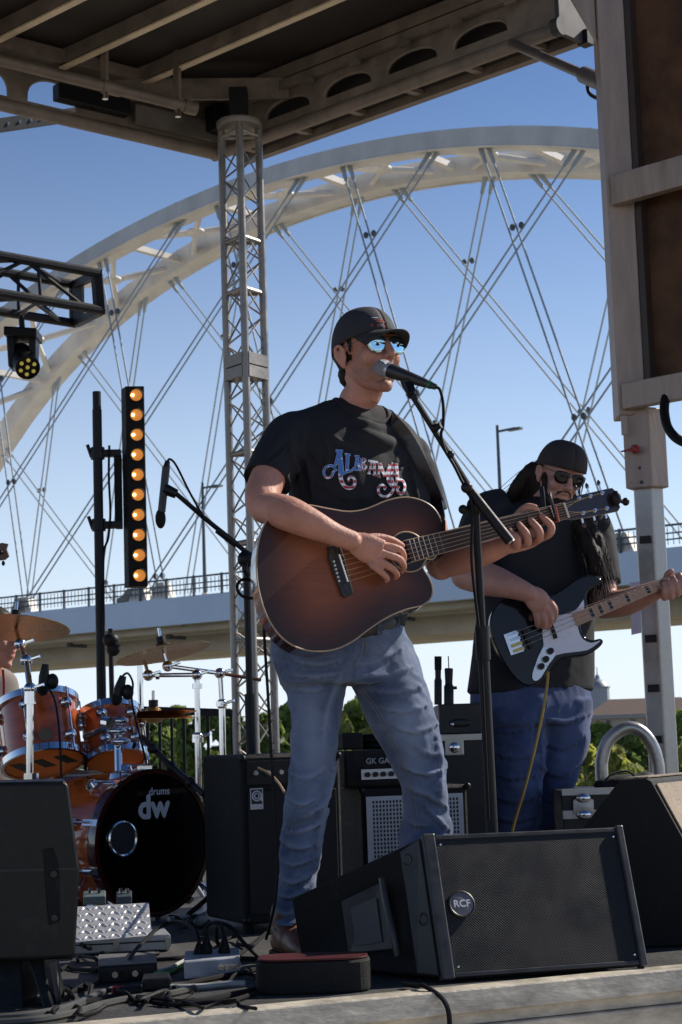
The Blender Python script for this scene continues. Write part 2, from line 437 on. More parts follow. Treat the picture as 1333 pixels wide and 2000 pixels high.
# dark car crossing the bridge
cs = min((abs(proj_x(bp(s * .25, 4, 1)) - 287), s * .25) for s in range(-300, 100))[1]
car = thing('car', 'dark car crossing the bridge behind the railing', 'car', bp(cs, 4, 0))
car_m = mat('dark_car_paint', (.02, .022, .026), .25, .2, .1, coat=.5)
pr = [(-2.2, .35), (-2.2, .85), (-1.7, 1.0), (-1.1, 1.5), (.5, 1.55), (1.2, 1.05), (2.1, .9), (2.2, .4)]
MB().prism([bp(cs + a, 3.2, z) for a, z in pr], bn * 1.7).build('body', car_m, car, bevel=.06)
for a in (-1.4, 1.4):
    for b in (3.25, 4.75): MB().cyl(bp(cs + a, b, .33), bp(cs + a, b + .2, .33), .33, n=14).build('wheel', rubber, car)
MB().prism([bp(cs + a, 3.18, z) for a, z in ((-1.0, 1.05), (-.85, 1.42), (.4, 1.45), (.95, 1.05))], bn * 1.74).build('window', mat('car_glass', (.03, .04, .05), .1, 0, .1), car)

# ------------------------------------------------------------------ far building and trees
bld = thing('building', 'beige building with brown hipped roof and cupola behind the trees', 'building', P(1250, 1480, 260))
wall_m = mat('beige_siding', (.42, .38, .32), .8, 0, .1, .3); roof_m = mat('brown_shingles', (.10, .062, .046), .85, 0, .25, 1.2, .3, 6)
win_m = mat('dark_window', (.05, .06, .07), .15, 0, .1); cup_m = mat('cupola_metal', (.33, .36, .40), .5, .3, .1)
Yb = 260.; k = Yb / F_PX
def q(px, py, dy=0): return P(px, py, Yb + dy)
zb = bld.location.z
base = [q(1152, 1400), q(1345, 1393), q(1400, 1393, 22), q(1215, 1400, 22)]
wtop = base[0].z
for p in base: p.z = wtop
MB().hexa([V((p.x, p.y, zb - 3)) for p in base], base).build('wall', wall_m, bld, 0)
ov = [base[0] + V((-1, -1, 0)), base[1] + V((1, -1, 0)), base[2] + V((1, 1, 0)), base[3] + V((-1, 1, 0))]
ra, rb = q(1190, 1366, 11), q(1330, 1362, 11); rb.z = ra.z
MB().add(ov + [ra, rb], [(0, 1, 5, 4), (2, 3, 4, 5), (1, 2, 5), (3, 0, 4), (3, 2, 1, 0)]).build('roof', roof_m, bld, 0)
for (x0, x1, y) in ((1165, 1172, 1408), (1185, 1193, 1407), (1232, 1242, 1405), (1262, 1270, 1404), (1310, 1320, 1402)):
    w = MB().prism(PP((x0, y, Yb - .15), (x1, y, Yb - .15), (x1, y + 18, Yb - .15), (x0, y + 18, Yb - .15)), (0, .12, 0)).build('window', win_m, bld, 0)
    MB().bar(P(x0 - .5, y + 18.5, Yb - .25), P(x1 + .5, y + 18.5, Yb - .25), .3, .2).build('sill', cup_m, w, 0)
MB().bar(q(1150, 1401, -.6), q(1347, 1394, -.6), .4, .5).build('gutter', cup_m, bld, 0)
cup = thing('cupola_tower', 'grey domed cupola rising behind the brown hipped roof', 'tower', P(1171, 1400, 300))
c0 = P(1171, 1400, 300); u_ = 300 / F_PX
MB().lathe(c0, bz, [(1.9, 0), (1.9, 55 * u_), (2.1, 56 * u_), (2.1, 58 * u_)], 8).build('drum', cup_m, cup)
MB().lathe(c0 + bz * 58 * u_, bz, [(1.8, 0), (1.6, 6 * u_), (1.0, 12 * u_), (.5, 15 * u_), (.35, 22 * u_), (.1, 24 * u_), (.06, 38 * u_)], 12).build('dome', cup_m, cup)

def leaf_mat(name, c):
    m = mat(name, c, .65, 0, .45, 1.3, detail=3); n = m.node_tree.nodes; l = m.node_tree.links; b = bsdf(m)
    tr = n.new('ShaderNodeBsdfTranslucent'); mx = n.new('ShaderNodeMixShader'); mx.inputs[0].default_value = .45
    hs = n.new('ShaderNodeHueSaturation'); hs.inputs['Value'].default_value = 1.9; hs.inputs['Hue'].default_value = .485
    l.new(b.inputs['Base Color'].links[0].from_socket, hs.inputs['Color']); l.new(hs.outputs[0], tr.inputs[0])
    l.new(b.outputs[0], mx.inputs[1]); l.new(tr.outputs[0], mx.inputs[2]); l.new(mx.outputs[0], n['Material Output'].inputs[0])
    return m
leafs = [leaf_mat('leaves_mid_green', (.17, .235, .05)), leaf_mat('leaves_dark_green', (.12, .18, .044)), leaf_mat('leaves_yellow_green', (.24, .27, .06))]
bark = mat('bark', (.10, .075, .05), .9, 0, .3, 3, .4, 10)
def tree(px, top, Y, wpx, label, kind, seed, name='tree'):
    r = random.Random(seed); b = P(px, 1448, Y); gz = ground_z(b.x, b.y); b.z = gz
    tz = P(px, top, Y).z; h = tz - gz; w = wpx * Y / F_PX / 2 * 1.3
    t = thing(name, label, 'tree', b, 'trees on the river bank')
    tr = MB(); tp = b + V((r.uniform(-.3, .3), r.uniform(-.3, .3), h * .75)); tr.tube(cr([b - bz * .3, b.lerp(tp, .4) + V((.15, 0, 0)), tp], 4), [.04 * h, .035 * h, .03 * h, .026 * h, .022 * h, .018 * h, .014 * h, .01 * h, .006 * h], 7)
    lumps = []
    for i in range(12):
        f = i / 11; a = r.uniform(0, 6.28); rr = w * (.72 - .35 * abs(f - .35)) * r.uniform(.5, 1)
        c = b + V((math.cos(a) * rr, math.sin(a) * rr, h * (.28 + .58 * f))); lumps.append((c, w * r.uniform(.32, .5)))
        st = b.lerp(tp, .25 + .5 * f); tr.tube([st, st.lerp(c, .6) + bz * .1 * h * .3, c], [.012 * h, .008 * h, .003 * h], 5)
    lumps.append((b + V((0, 0, h - w * .3)), w * .33))
    tr.build('trunk', bark, t)
    lf = MB(); ls = .0052 * Y * .55 + .06
    for c, R in lumps:
        for _ in range(230):
            dv = V((r.gauss(0, 1), r.gauss(0, 1), r.gauss(0, 1))).normalized() * R * r.uniform(.55, 1.08); dv.z *= .8
            p = c + dv
            if p.z < gz + .2: continue
            nn = (dv.normalized() + V((r.uniform(-.8, .8), r.uniform(-.8, .8), r.uniform(-.3, .9)))).normalized(); _, x, y = frame(nn, V((r.uniform(-1, 1), r.uniform(-1, 1), r.uniform(-1, 1))))
            s = ls * r.uniform(.6, 1.4)
            lf.add([p - x * s, p - y * s * .55, p + x * s, p + y * s * .55 + nn * s * .25], [(0, 1, 2), (0, 2, 3)])
    lf.build('crown', leafs[kind], t, 0)
TR = [(290, 1392, 88, 90, 'small round tree at the left end of the black railing', 1), (345, 1378, 100, 120, 'broad tree rising behind the black railing near the drums', 0),
      (400, 1392, 92, 95, 'dense tree behind the cymbal stands', 0), (440, 1384, 105, 110, 'dark tree partly behind the truss tower', 1), (520, 1390, 95, 120, 'tree behind the right legs of the truss tower', 1),
      (575, 1372, 110, 120, 'tree mostly hidden behind the singer legs', 0), (655, 1385, 92, 90, 'tree seen between the singer legs on the left', 2), (700, 1366, 100, 110, 'tall light green tree between the singer legs', 0),
      (745, 1395, 84, 85, 'low yellow green tree between the singer legs', 2), (850, 1385, 100, 120, 'tree behind the equipment rack', 1), (900, 1392, 95, 110, 'tree between the rack and the bass player', 0), (1010, 1390, 95, 130, 'tree hidden behind the bass player', 1),
      (1125, 1425, 74, 90, 'yellow green tree just right of the bass player legs', 2), (1175, 1412, 90, 120, 'broad tree below the brown roofed building', 0), (1235, 1425, 72, 100, 'dark tree seen inside the curved pipe rail', 1),
      (1290, 1412, 80, 90, 'tree behind the telescoping leg', 1), (1335, 1385, 84, 120, 'tall tree at the right edge of the picture', 0), (1190, 1455, 60, 110, 'low bushy tree beside the curved pipe rail', 2), (1370, 1420, 66, 120, 'bushy tree cut off by the right edge', 2)]
for i, (px, top, Y, w, lb, kd) in enumerate(TR): tree(px, top, Y, w, lb, kd, 40 + i)

# far bank: one mass of woodland
fw = MB(); rw = random.Random(77)
for i in range(9000):
    x = rw.uniform(-260, 260); y = rw.uniform(300, 345); h = 6.5 + 2.2 * noise.noise(V((x * .035, 0, 0))) + 1.6 * noise.noise(V((x * .13, 3, 0)))
    z = -5.5 + h * rw.uniform(.05, 1) ** .8; s_ = rw.uniform(.45, 1.0); p = V((x, y, z))
    nn = V((rw.uniform(-1, 1), rw.uniform(-1, .2), rw.uniform(-.2, 1))).normalized(); _, a_, c_ = frame(nn, V((rw.uniform(-1, 1), rw.uniform(-1, 1), rw.uniform(-1, 1))))
    fw.add([p - a_ * s_, p - c_ * s_ * .7, p + a_ * s_, p + c_ * s_ * .7], [(0, 1, 2, 3)])
tag(fw.build('distant_wood', leafs[1], None, 0), 'distant green wood along the far river bank', kind='stuff')
# ------------------------------------------------------------------ stage deck
E1, E2 = D(500, 1975), D(1333, 1894)
su = (E2 - E1); su.z = 0; su.normalize(); sv = V((-su.y, su.x, 0))
def st(a, b, z=0.): return E1 + su * a + sv * b + bz * z      # stage coordinates
deck_m = mat('stage_deck_grey', (.050, .048, .046), .62, 0, .35, 2.2, .35, 60, rvar=.15, scuff=.5, scuffc=(.17, .155, .13))
dk = MB(); dk.hexa([st(-7, .07, -.06), st(6, .07, -.06), st(6, 6.6, -.06), st(-7, 6.6, -.06)], [st(-7, .07), st(6, .07), st(6, 6.6), st(-7, 6.6)])
deck = struct('stage_deck', dk, deck_m)
for i in range(-3, 3):                   # seams between deck panels
    pass
fr = thing('stage_edge_rail', 'scuffed aluminium rail along the front edge of the stage', 'stage rail', st(0, 0, -.14))
edge_m = mat('scuffed_edge_aluminium', (.56, .50, .40), .5, .2, .4, 9, .25, 30, stretch=(1, 1, 3))
MB().hexa([st(-7, -.01, -.05), st(6, -.01, -.05), st(6, .068, -.05), st(-7, .068, -.05)], [st(-7, 0, .004), st(6, 0, .004), st(6, .068, .004), st(-7, .068, .004)]).build('top_lip', edge_m, fr, 0, .004)
MB().hexa([st(-7, .012, -.078), st(6, .012, -.078), st(6, .07, -.078), st(-7, .07, -.078)], [st(-7, .012, -.052), st(6, .012, -.052), st(6, .07, -.052), st(-7, .07, -.052)]).build('groove', edge_m, fr, 0)
MB().hexa([st(-7, -.006, -.13), st(6, -.006, -.13), st(6, .07, -.13), st(-7, .07, -.13)], [st(-7, -.006, -.08), st(6, -.006, -.08), st(6, .07, -.08), st(-7, .07, -.08)]).build('bottom_lip', edge_m, fr, 0, .004)
skirt = MB()
n = 160; rows = [[], []]
for i in range(n + 1):
    a = -7 + 13 * i / n; w = .03 * math.sin(i * 1.7) + .02 * math.sin(i * .63)
    rows[0].append(st(a, .09, -.131)); rows[1].append(st(a, .10 + w, -DECK + .01))
skirt.sheet(rows)
sk = skirt.build('stage_skirt', mat('black_skirt_cloth', (.012, .012, .013), .9, 0, .2), None, 60)
so_ = sk.modifiers.new('solid', 'SOLIDIFY'); so_.thickness = .006
tag(sk, 'black cloth skirt hanging below the aluminium stage edge', 'skirt')
# ------------------------------------------------------------------ stage roof
RC = P(425, 303, 10.0); zr = RC.z
RL, RR = D(0, 205, zr), D(1092, 58, zr)
ra_ = (RL - RC).normalized(); rb_ = (RR - RC).normalized(); rlen = (RR - RC).length
def rf(a, b, z=0.): return RC + ra_ * a + rb_ * b + bz * z    # a along the rear beam, b along the side beam
skin_m = mat('roof_skin_dark', (.030, .024, .020), .7, 0, .25, 2, .1, 12)
roof = thing('stage_roof', 'dark stage roof with aluminium purlins overhead', 'stage roof', RC)
RH = .36
MB().hexa([rf(-.05, -.05, RH), rf(8, -.05, RH), rf(8, rlen + .1, RH), rf(-.05, rlen + .1, RH)], [rf(-.05, -.05, RH + .05), rf(8, -.05, RH + .05), rf(8, rlen + .1, RH + .05), rf(-.05, rlen + .1, RH + .05)]).build('roof_skin', skin_m, roof, 0)
def beam_web(org, d, length, nrm, holes, hz0, hz1, zt, name):
    # plate with arched openings, built as strips around the holes
    m = MB(); th = .018; z0 = .03
    xs = 0.
    def slab(pts): m.prism([org + d * x + bz * z for x, z in pts], nrm * th)
    for (h0, h1) in holes:
        if h0 > xs: slab([(xs, z0), (h0, z0), (h0, zt), (xs, zt)])
        c = (h0 + h1) / 2; w = (h1 - h0) / 2
        arc = [(c - w * math.cos(math.pi * i / 14), hz0 + (hz1 - hz0) * math.sin(math.pi * i / 14) ** .7) for i in range(15)]
        for i in range(14): slab([arc[i], arc[i + 1], (arc[i + 1][0], zt), (arc[i][0], zt)])
        slab([(h0, z0), (h1, z0), (h1, hz0), (h0, hz0)])
        e = MB().tube([org + d * x + bz * z + nrm * .009 for x, z in arc], .012, 5); m.add(e.v, e.f)
        xs = h1
    slab([(xs, z0), (length, z0), (length, zt), (xs, zt)])
    return m.build(name, roofalu, roof, 0)
inn_r = (ra_ - rb_ * ra_.dot(rb_)).normalized(); inn_l = (rb_ - ra_ * ra_.dot(rb_)).normalized()
hol = [(.42 + .46 * i, .42 + .46 * i + .36) for i in range(int((rlen - .4) / .46))]
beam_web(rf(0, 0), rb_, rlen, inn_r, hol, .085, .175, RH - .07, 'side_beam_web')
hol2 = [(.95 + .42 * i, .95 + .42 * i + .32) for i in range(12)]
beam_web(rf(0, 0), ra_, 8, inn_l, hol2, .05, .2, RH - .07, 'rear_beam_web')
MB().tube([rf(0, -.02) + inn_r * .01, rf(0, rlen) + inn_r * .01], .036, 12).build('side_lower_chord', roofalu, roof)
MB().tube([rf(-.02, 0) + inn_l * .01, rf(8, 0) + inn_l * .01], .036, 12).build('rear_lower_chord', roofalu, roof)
MB().bar(rf(-.16, 0, -.01), rf(-.16, rlen, -.01), .05, .05).build('outer_rail', roofalu, roof)
MB().hexa([rf(-.15, .02, .012), rf(-.15, rlen, .012), rf(-.03, rlen, .012), rf(-.03, .02, .012)], [rf(-.15, .02, .022), rf(-.15, rlen, .022), rf(-.03, rlen, .022), rf(-.03, .02, .022)]).build('soffit', skin_m, roof, 0)
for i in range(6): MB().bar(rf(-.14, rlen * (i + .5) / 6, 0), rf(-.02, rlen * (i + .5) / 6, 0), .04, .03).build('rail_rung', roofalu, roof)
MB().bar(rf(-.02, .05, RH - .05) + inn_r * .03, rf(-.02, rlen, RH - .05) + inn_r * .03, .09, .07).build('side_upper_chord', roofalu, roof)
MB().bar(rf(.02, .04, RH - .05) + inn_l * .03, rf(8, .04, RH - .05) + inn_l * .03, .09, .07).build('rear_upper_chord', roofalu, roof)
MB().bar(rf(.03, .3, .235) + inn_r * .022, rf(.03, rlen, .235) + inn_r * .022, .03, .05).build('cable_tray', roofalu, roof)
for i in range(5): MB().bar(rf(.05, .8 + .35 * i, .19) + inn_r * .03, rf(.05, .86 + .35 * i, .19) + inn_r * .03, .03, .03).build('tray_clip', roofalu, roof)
ep = MB(); ep.box(rf(-.08, rlen + .02, .15), inn_r * .13, rb_ * .012, bz * .19); ep.build('end_plate', mat('dark_end_plate', (.06, .055, .055), .6), roof, 0, .004)
MB().cyl(rf(.03, rlen + .0), rf(.03, rlen + .045), .045, n=14).build('chord_end', MATS['dark_end_plate'], roof)
MB().box(rf(-.17, rlen + .02, -.01), inn_r * .03, rb_ * .03, bz * .035).build('rail_end', blackm, roof)
MB().tube([rf(.02, rlen + .03, .3), rf(.02, rlen + .035, .02)], .007, 6).build('end_wire', alu, roof)
MB().hexa([rf(-.12, .02, .03), rf(-.12, rlen, .03), rf(-.105, rlen, .03), rf(-.105, .02, .03)], [rf(-.12, .02, RH), rf(-.12, rlen, RH), rf(-.105, rlen, RH), rf(-.105, .02, RH)]).build('side_cladding', skin_m, roof, 0)
# purlins parallel to the side beam
for i, a in enumerate((.60, 1.08, 1.56, 2.04, 2.52, 3.0, 3.5, 4.0, 4.5)):
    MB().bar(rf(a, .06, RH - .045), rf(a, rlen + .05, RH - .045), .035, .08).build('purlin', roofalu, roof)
    MB().bar(rf(a, .06, RH - .1005), rf(a, rlen + .05, RH - .0905), .042, .010).build('purlin_flange', flange_lit_m, roof, 0)
# gusset across the corner
MB().bar(rf(.75, .02, .22), rf(.02, .62, .22), .02, .12).build('corner_gusset', roofalu, roof, 0)
MB().box(rf(.1, .12, .16), ra_ * .045, rb_ * .045, bz * .075).build('corner_block', blackm, roof, 0, .004)
MB().bar(rf(.06, .05, .1) + inn_l * .02, rf(.62, .05, .1) + inn_l * .02, .02, .11).build('name_plate', alu_dull, roof, 0)
MB().bar(rf(.66, .06, .12), rf(1.12, .06, .12), .07, .09).build('work_light', blackm, roof, 0, .006)
# lighting pipe hung under the rear purlins
pa, pb = P(-60, 103, 8.75), P(372, 210, 9.35); pm = P(200, 166, 9.1)
lp = thing('lighting_pipe', 'aluminium pipe with coupler hung below the roof purlins', 'pipe', pm)
MB().tube([pa, pb], .030, 14).build('tube', roofalu, lp)
dpb = (pb - pa).normalized()
for t_, l_ in ((.63, .05), (1.0, .035)):
    c = pa.lerp(pb, t_); MB().cyl(c - dpb * l_, c + dpb * l_, .038, n=14).build('coupler', roofalu, lp)
for t_ in (.60, .94):
    c = pa.lerp(pb, t_); MB().bar(c + bz * .02, c + bz * .30, .05, .02, ra_).build('hanger_bracket', roofalu, lp); MB().cyl(c - bz * .07, c, .016, n=10).build('bolt', chrome, lp)
# perforated bar behind the rear beam
p0, p1 = P(-40, 251, 10.4), P(158, 222, 10.9)
pbx = thing('perforated_bar', 'dark perforated steel bar crossing behind the rear roof beam', 'bar', p0)
MB().bar(p0, p1, .02, .085).build('bar', blackm, pbx)
for i in range(9):
    c = p0.lerp(p1, (i + .5) / 9) - V((0, .012, 0)); MB().cyl(c, c - V((0, .004, 0)), .011, n=8).build('hole_bush', alu, pbx)

# ------------------------------------------------------------------ truss tower
tb = P(490, 1465, 10.0); tt = P(470, 236, 10.0); cx = V((P(470, 800, 10).x, 10.0, 0))
YTW = 9.5
tb = P(490, 1465, YTW); tt = P(470, 240, YTW)
tower = thing('truss_tower', 'aluminium lattice truss tower holding up the roof corner', 'truss', V((tb.x, YTW, DECK)))
ztop = tt.z
# three chords, the middle one nearest
TX = {'l': (-.108, .05), 'm': (.005, -.10), 'r': (.108, .05)}
tcx = P(484, 850, YTW).x
def tc_(k, z): a = TX[k]; return V((tcx + a[0] * .95, YTW + a[1] * .95, z))
for k in TX: MB().tube([tc_(k, DECK), tc_(k, ztop)], .021, 12).build('chord', tower_alu, tower)
levels = [DECK + .05] + [P(484, q_, YTW).z for q_ in (1250, 1060, 885, 720, 570, 470, 262)]
for i, z in enumerate(levels):
    for a, b in (('l', 'm'), ('m', 'r'), ('l', 'r')):
        MB().tube([tc_(a, z), tc_(b, z)], .012, 8).build('rung', tower_alu, tower)
zz = P(484, 718, YTW).z
for dz in (-.035, .035):
    pts = [tc_('l', zz + dz), tc_('m', zz + dz), tc_('r', zz + dz)]
    for i in range(3): MB().bar(pts[i], pts[(i + 1) % 3], .05, .062).build('joint_plate', alu_dull, tower, 0)
for a, b in (('l', 'm'), ('m', 'r'), ('l', 'r')):
    z = DECK + .1; f = 0
    while z < ztop - .2:
        z2 = z + .155
        MB().tube([tc_(a if f else b, z), tc_(b if f else a, z2)], .0055, 6).build('lacing', tower_alu, tower)
        if (a, b) != ('l', 'r'): MB().tube([tc_(b if f else a, z), tc_(a if f else b, z2)], .0045, 6).build('lacing', tower_alu, tower)
        z = z2; f = 1 - f
MB().lathe(V((tcx, YTW, ztop - .03)), bz, [(.122, 0), (.126, .012), (.126, .03), (.115, .04)], 20).build('head_plate', alu_dull, tower)
MB().box(V((tcx, YTW, ztop + .1)), (.05, 0, 0), (0, .05, 0), (0, 0, .09)).build('head_block', blackm, tower, 0, .004)

# ------------------------------------------------------------------ telescoping post and side wall on the right
YP = 7.6
post = thing('telescoping_post', 'tall aluminium telescoping post carrying the side panel', 'post', V((P(1285, 1510, YP).x, YP + .1, DECK)))
wall_c = mat('post_painted_aluminium', (.37, .29, .24), .5, .3, .22, 4, .1, 30, stretch=(4, 4, .6))
def vpost(x0, x1, depth, zlo, zhi, name, m, bev=.004, y=YP):
    return MB().hexa([V((x0, y, zlo)), V((x1, y, zlo)), V((x1, y + depth, zlo)), V((x0, y + depth, zlo))], [V((x0, y, zhi)), V((x1, y, zhi)), V((x1, y + depth, zhi)), V((x0, y + depth, zhi))]).build(name, m, post, 0, bev)
xl = P(1240, 1000, YP).x; xr = P(1299, 1000, YP).x
zs0 = P(1260, 955, YP).z; zs1 = P(1260, 800, YP).z; ztp = P(1200, -120, YP).z
xm = xl + (xr - xl) * .56
leg = MB().hexa([V((xl, YP, DECK)), V((xm, YP - .03, DECK)), V((xr, YP, DECK)), V((xl + .04, YP + .13, DECK))], [V((xl, YP, zs0 + .1)), V((xm, YP - .03, zs0 + .1)), V((xr, YP, zs0 + .1)), V((xl + .04, YP + .13, zs0 + .1))]).build('inner_leg', alu, post, 0, .006)
for py in (1055, 1160, 1248, 1345, 1445):
    z = P(1262, py, YP).z; MB().box(V((xl + .035, YP - .022, z)), V((.022, -.010, 0)), (0, .004, 0), (0, 0, .016 if py != 1160 else .026)).build('adjusting_slot', black_p, post, 0)
z = P(1278, 1480, YP).z; MB().cyl(V((xl + .05, YP - .032, z)), V((xl + .05, YP - .02, z)), .012, n=12).build('pin_hole', black_p, post)
sx0 = P(1217, 880, YP).x; sx1 = P(1302, 880, YP).x; sm = sx0 + (sx1 - sx0) * .56
MB().hexa([V((sx0, YP - .02, zs0)), V((sm, YP - .07, zs0)), V((sx1, YP - .02, zs0)), V((sm, YP + .17, zs0))], [V((sx0, YP - .02, zs1)), V((sm, YP - .07, zs1)), V((sx1, YP - .02, zs1)), V((sm, YP + .17, zs1))]).build('sleeve', wall_c, post, 0, .006)
for bx, by in ((1233, 915), (1250, 914), (1277, 912), (1289, 913), (1236, 943), (1253, 942), (1281, 941), (1291, 942)):
    c = P(bx, by, YP - .065 + abs(bx - 1264) * .0014); MB().cyl(c, c + V((0, -.006, 0)), .008, n=8).build('bolt', mat('dark_bolt', (.05, .05, .05), .4, .8), post)
rp_ = P(1240, 878, YP - .06)
pin = MB(); pin.lathe(rp_, (0, -1, 0), [(.018, 0), (.02, .015), (.014, .03), (0.001, .034)], 12); pin.build('locking_knob', mat('red_plastic', (.28, .02, .02), .4), post)
MB().tube([rp_ + V((0, -.02, 0)), P(1213, 882, YP - .08)], [.008, .003], 6).build('locking_pin', mat('red_plastic', (.28, .02, .02)), post)
# upper outer post, light face toward us, leaning edges follow the real vertical
ux0 = P(1190, 450, YP - .05).x; ux1 = P(1243, 450, YP - .05).x
vpost(ux0, ux1, .16, zs1 - .03, ztp, 'outer_post', wall_c, .006, YP - .05)
vpost(ux0 + .004, ux0 + .03, .01, zs1 - .12, zs1 - .035, 'lower_lip', wall_c, .002, YP - .075)
gz = P(1170, 75, YP).z
MB().prism([V((ux0 - .005, YP - .02, gz - .02)), V((ux0 - .005, YP - .02, gz + .35)), V((ux0 - .19, YP - .02, gz + .35))], (0, .03, 0)).build('gusset', wall_c, post, 0, .003)
# side wall panels running toward the audience
wd = V((.72, -.69, 0))
W0 = V((ux1 - .01, YP + .02, 0))
panel_m = mat('dark_tinted_panel', (.085, .042, .022), .6, 0, .8, 3.0, spec=.2)
side = thing('side_wall', 'dark brown tinted side wall panels framed by aluminium bars', 'wall panel', V((ux1 + .3, YP - .2, zs1)))
def wallpanel(z0, z1, name):
    MB().hexa([W0 + bz * z0, W0 + wd * .95 + bz * z0, W0 + wd * .95 + bn * .03 + bz * z0, W0 + bn * .03 + bz * z0], [W0 + bz * z1, W0 + wd * .95 + bz * z1, W0 + wd * .95 + bn * .03 + bz * z1, W0 + bn * .03 + bz * z1]).build(name, panel_m, side, 0)
b1 = P(1200, 368, YP - .1).z; b2 = P(1215, 772, YP - .1).z
wallpanel(b1 + .005, ztp, 'panel'); wallpanel(b2 - .02, b1 - .005, 'panel')
for zc, hh_ in ((b1, .066), (b2, .056)):
    p = V((ux0 + .012, YP - .075, zc)); MB().hexa([p + bz * -hh_, p + wd * .95 - bz * hh_, p + wd * .95 + bn * .05 - bz * hh_, p + bn * .05 - bz * hh_], [p + bz * hh_, p + wd * .95 + bz * hh_, p + wd * .95 + bn * .05 + bz * hh_, p + bn * .05 + bz * hh_]).build('cross_bar', wall_c, side, 0, .004)
pq = V((ux1 + .12, YP - .02, 0)) + wd * .05
MB().bar(W0 + wd * .07 + bz * (b2 + .05) - bn * .02, W0 + wd * .07 + bz * ztp - bn * .02, .05, .03, wd).build('panel_stile', mat('dark_stile', (.05, .035, .028), .5), side, 0)
MB().bar(W0 + wd * .3 + bz * (b1 - .16) - bn * .03, W0 + wd * .95 + bz * (b1 - .16) - bn * .03, .03, .02).build('inner_rail', wall_c, side, 0)
# hose loop hanging at the right edge
hs = MB().tube(cr(PP((1302, 770, 7.4), (1298, 800, 7.35), (1305, 835, 7.3), (1325, 858, 7.25), (1350, 862, 7.2), (1372, 820, 7.2), (1375, 770, 7.2)), 6), .020, 10).build('hose', rubber)
tag(hs, 'thick black hose looping below the lower cross bar at right', 'hose')
# brace rod between the roof and the post
ba, bb = P(1000, 85, 8.45), P(1180, 163, YP + .1)
br = thing('brace_rod', 'round steel brace rod joining roof beam and post', 'brace', bb)
rodm = mat('brace_steel', (.22, .19, .17), .45, .6, .2)
MB().tube([ba, ba.lerp(bb, .82)], .024, 12).build('rod', rodm, br); MB().tube([ba.lerp(bb, .8), bb], .04, 12).build('sleeve', rodm, br)
MB().tube(cr([ba.lerp(bb, .83) - bz * .03, ba.lerp(bb, .84) - bz * .075, ba.lerp(bb, .9) - bz * .085, bb - bz * .075], 4), .009, 6).build('handle', blackm, br)
# paper notice taped to the leg
nt_ = MB().prism(PP((1230, 1138, 7.52), (1250, 1136, 7.52), (1253, 1236, 7.52), (1234, 1240, 7.52)), (0, .004, 0)).build('paper_notice', mat('lilac_paper', (.55, .50, .62), .8, 0, .08))
tag(nt_, 'pale lilac paper strip taped to the telescoping leg', 'paper')

# ------------------------------------------------------------------ black box truss and moving head light at left
YT = 11.5
bt = thing('black_truss', 'black box truss reaching in from the left edge', 'truss', P(100, 600, YT))
e = [P(193, 534, YT), P(199, 606, YT), P(148, 632, YT + .9), P(147, 556, YT + .9)]
dl = (P(0, 499, YT - .45) - e[0]).normalized(); L = 3.2
for p in e: MB().tube([p, p + dl * L], .033, 10).build('chord', blackm, bt)
for i in range(4): MB().bar(e[i], e[(i + 1) % 4], .05, .05).build('end_frame', blackm, bt, 0)
MB().bar(e[0].lerp(e[3], .12) , e[1].lerp(e[2], .12), .09, .02, dl).build('end_plate', blackm, bt, 0)
MB().bar(e[3].lerp(e[0], .06) , e[2].lerp(e[1], .06), .18, .02, dl).build('end_plate', blackm, bt, 0)
for f, (i, j) in enumerate(((0, 1), (3, 2), (0, 3), (1, 2))):
    for k in range(7):
        a = e[i if k % 2 else j] + dl * (.12 + .42 * k); b = e[j if k % 2 else i] + dl * (.12 + .42 * (k + 1))
        MB().tube([a, b], .014, 7).build('lacing', blackm, bt)
        if k % 2 == 0: MB().tube([e[i] + dl * (.45 + .42 * k), e[j] + dl * (.45 + .42 * k)], .012, 7).build('rung', blackm, bt)
mh = thing('moving_head_light', 'black moving head stage light hanging under the black truss', 'stage light', P(40, 640, YT + .3))
Ym = YT + .4; um = Ym / F_PX
def mbx(x0, x1, y0, y1, dep, name, m, bev=.01): return MB().prism(PP((x0, y0, Ym - dep / 2), (x1, y0 + 4, Ym - dep / 2), (x1, y1 + 4, Ym - dep / 2), (x0, y1, Ym - dep / 2)), (0, dep, 0)).build(name, m, mh, 0, bev)
MB().tube(PP((42, 618, Ym), (44, 645, Ym)), .02, 8).build('clamp', blackm, mh)
mbx(7, 72, 636, 654, .24, 'base', blackp)
for x0, x1, yy in ((12, 29, 720), (54, 71, 700)):
    MB().prism(PP((x0, 654, Ym - .07), (x1, 656, Ym - .07), (x1 - 1, yy, Ym - .07), (x0 + 4, yy - 4, Ym - .07)), (0, .14, 0)).build('yoke_arm', blackp, mh, 0, .012)
hd = P(47, 705, Ym - .02); ax = V((.32, -.75, -.5)).normalized()
MB().lathe(hd, ax, [(.05, -.16), (.085, -.13), (.09, .0), (.082, .1), (.084, .11), (.084, .135), (.078, .137), (.076, .12)], 28).build('head', blackp, mh)
lens_y = mat('yellow_lens', (.45, .35, .04), .2, 0, .2, emit=(.6, .5, .1), es=.3)
d_, a_, b_ = frame(ax)
for k in range(7):
    r = 0 if k == 6 else .05; t = k * math.pi / 3
    c = hd + ax * .124 + a_ * r * math.cos(t) + b_ * r * math.sin(t)
    MB().lathe(c, ax, [(.013, 0), (.013, .006), (.008, .010), (.001, .012)], 12).build('lens', lens_y, mh)

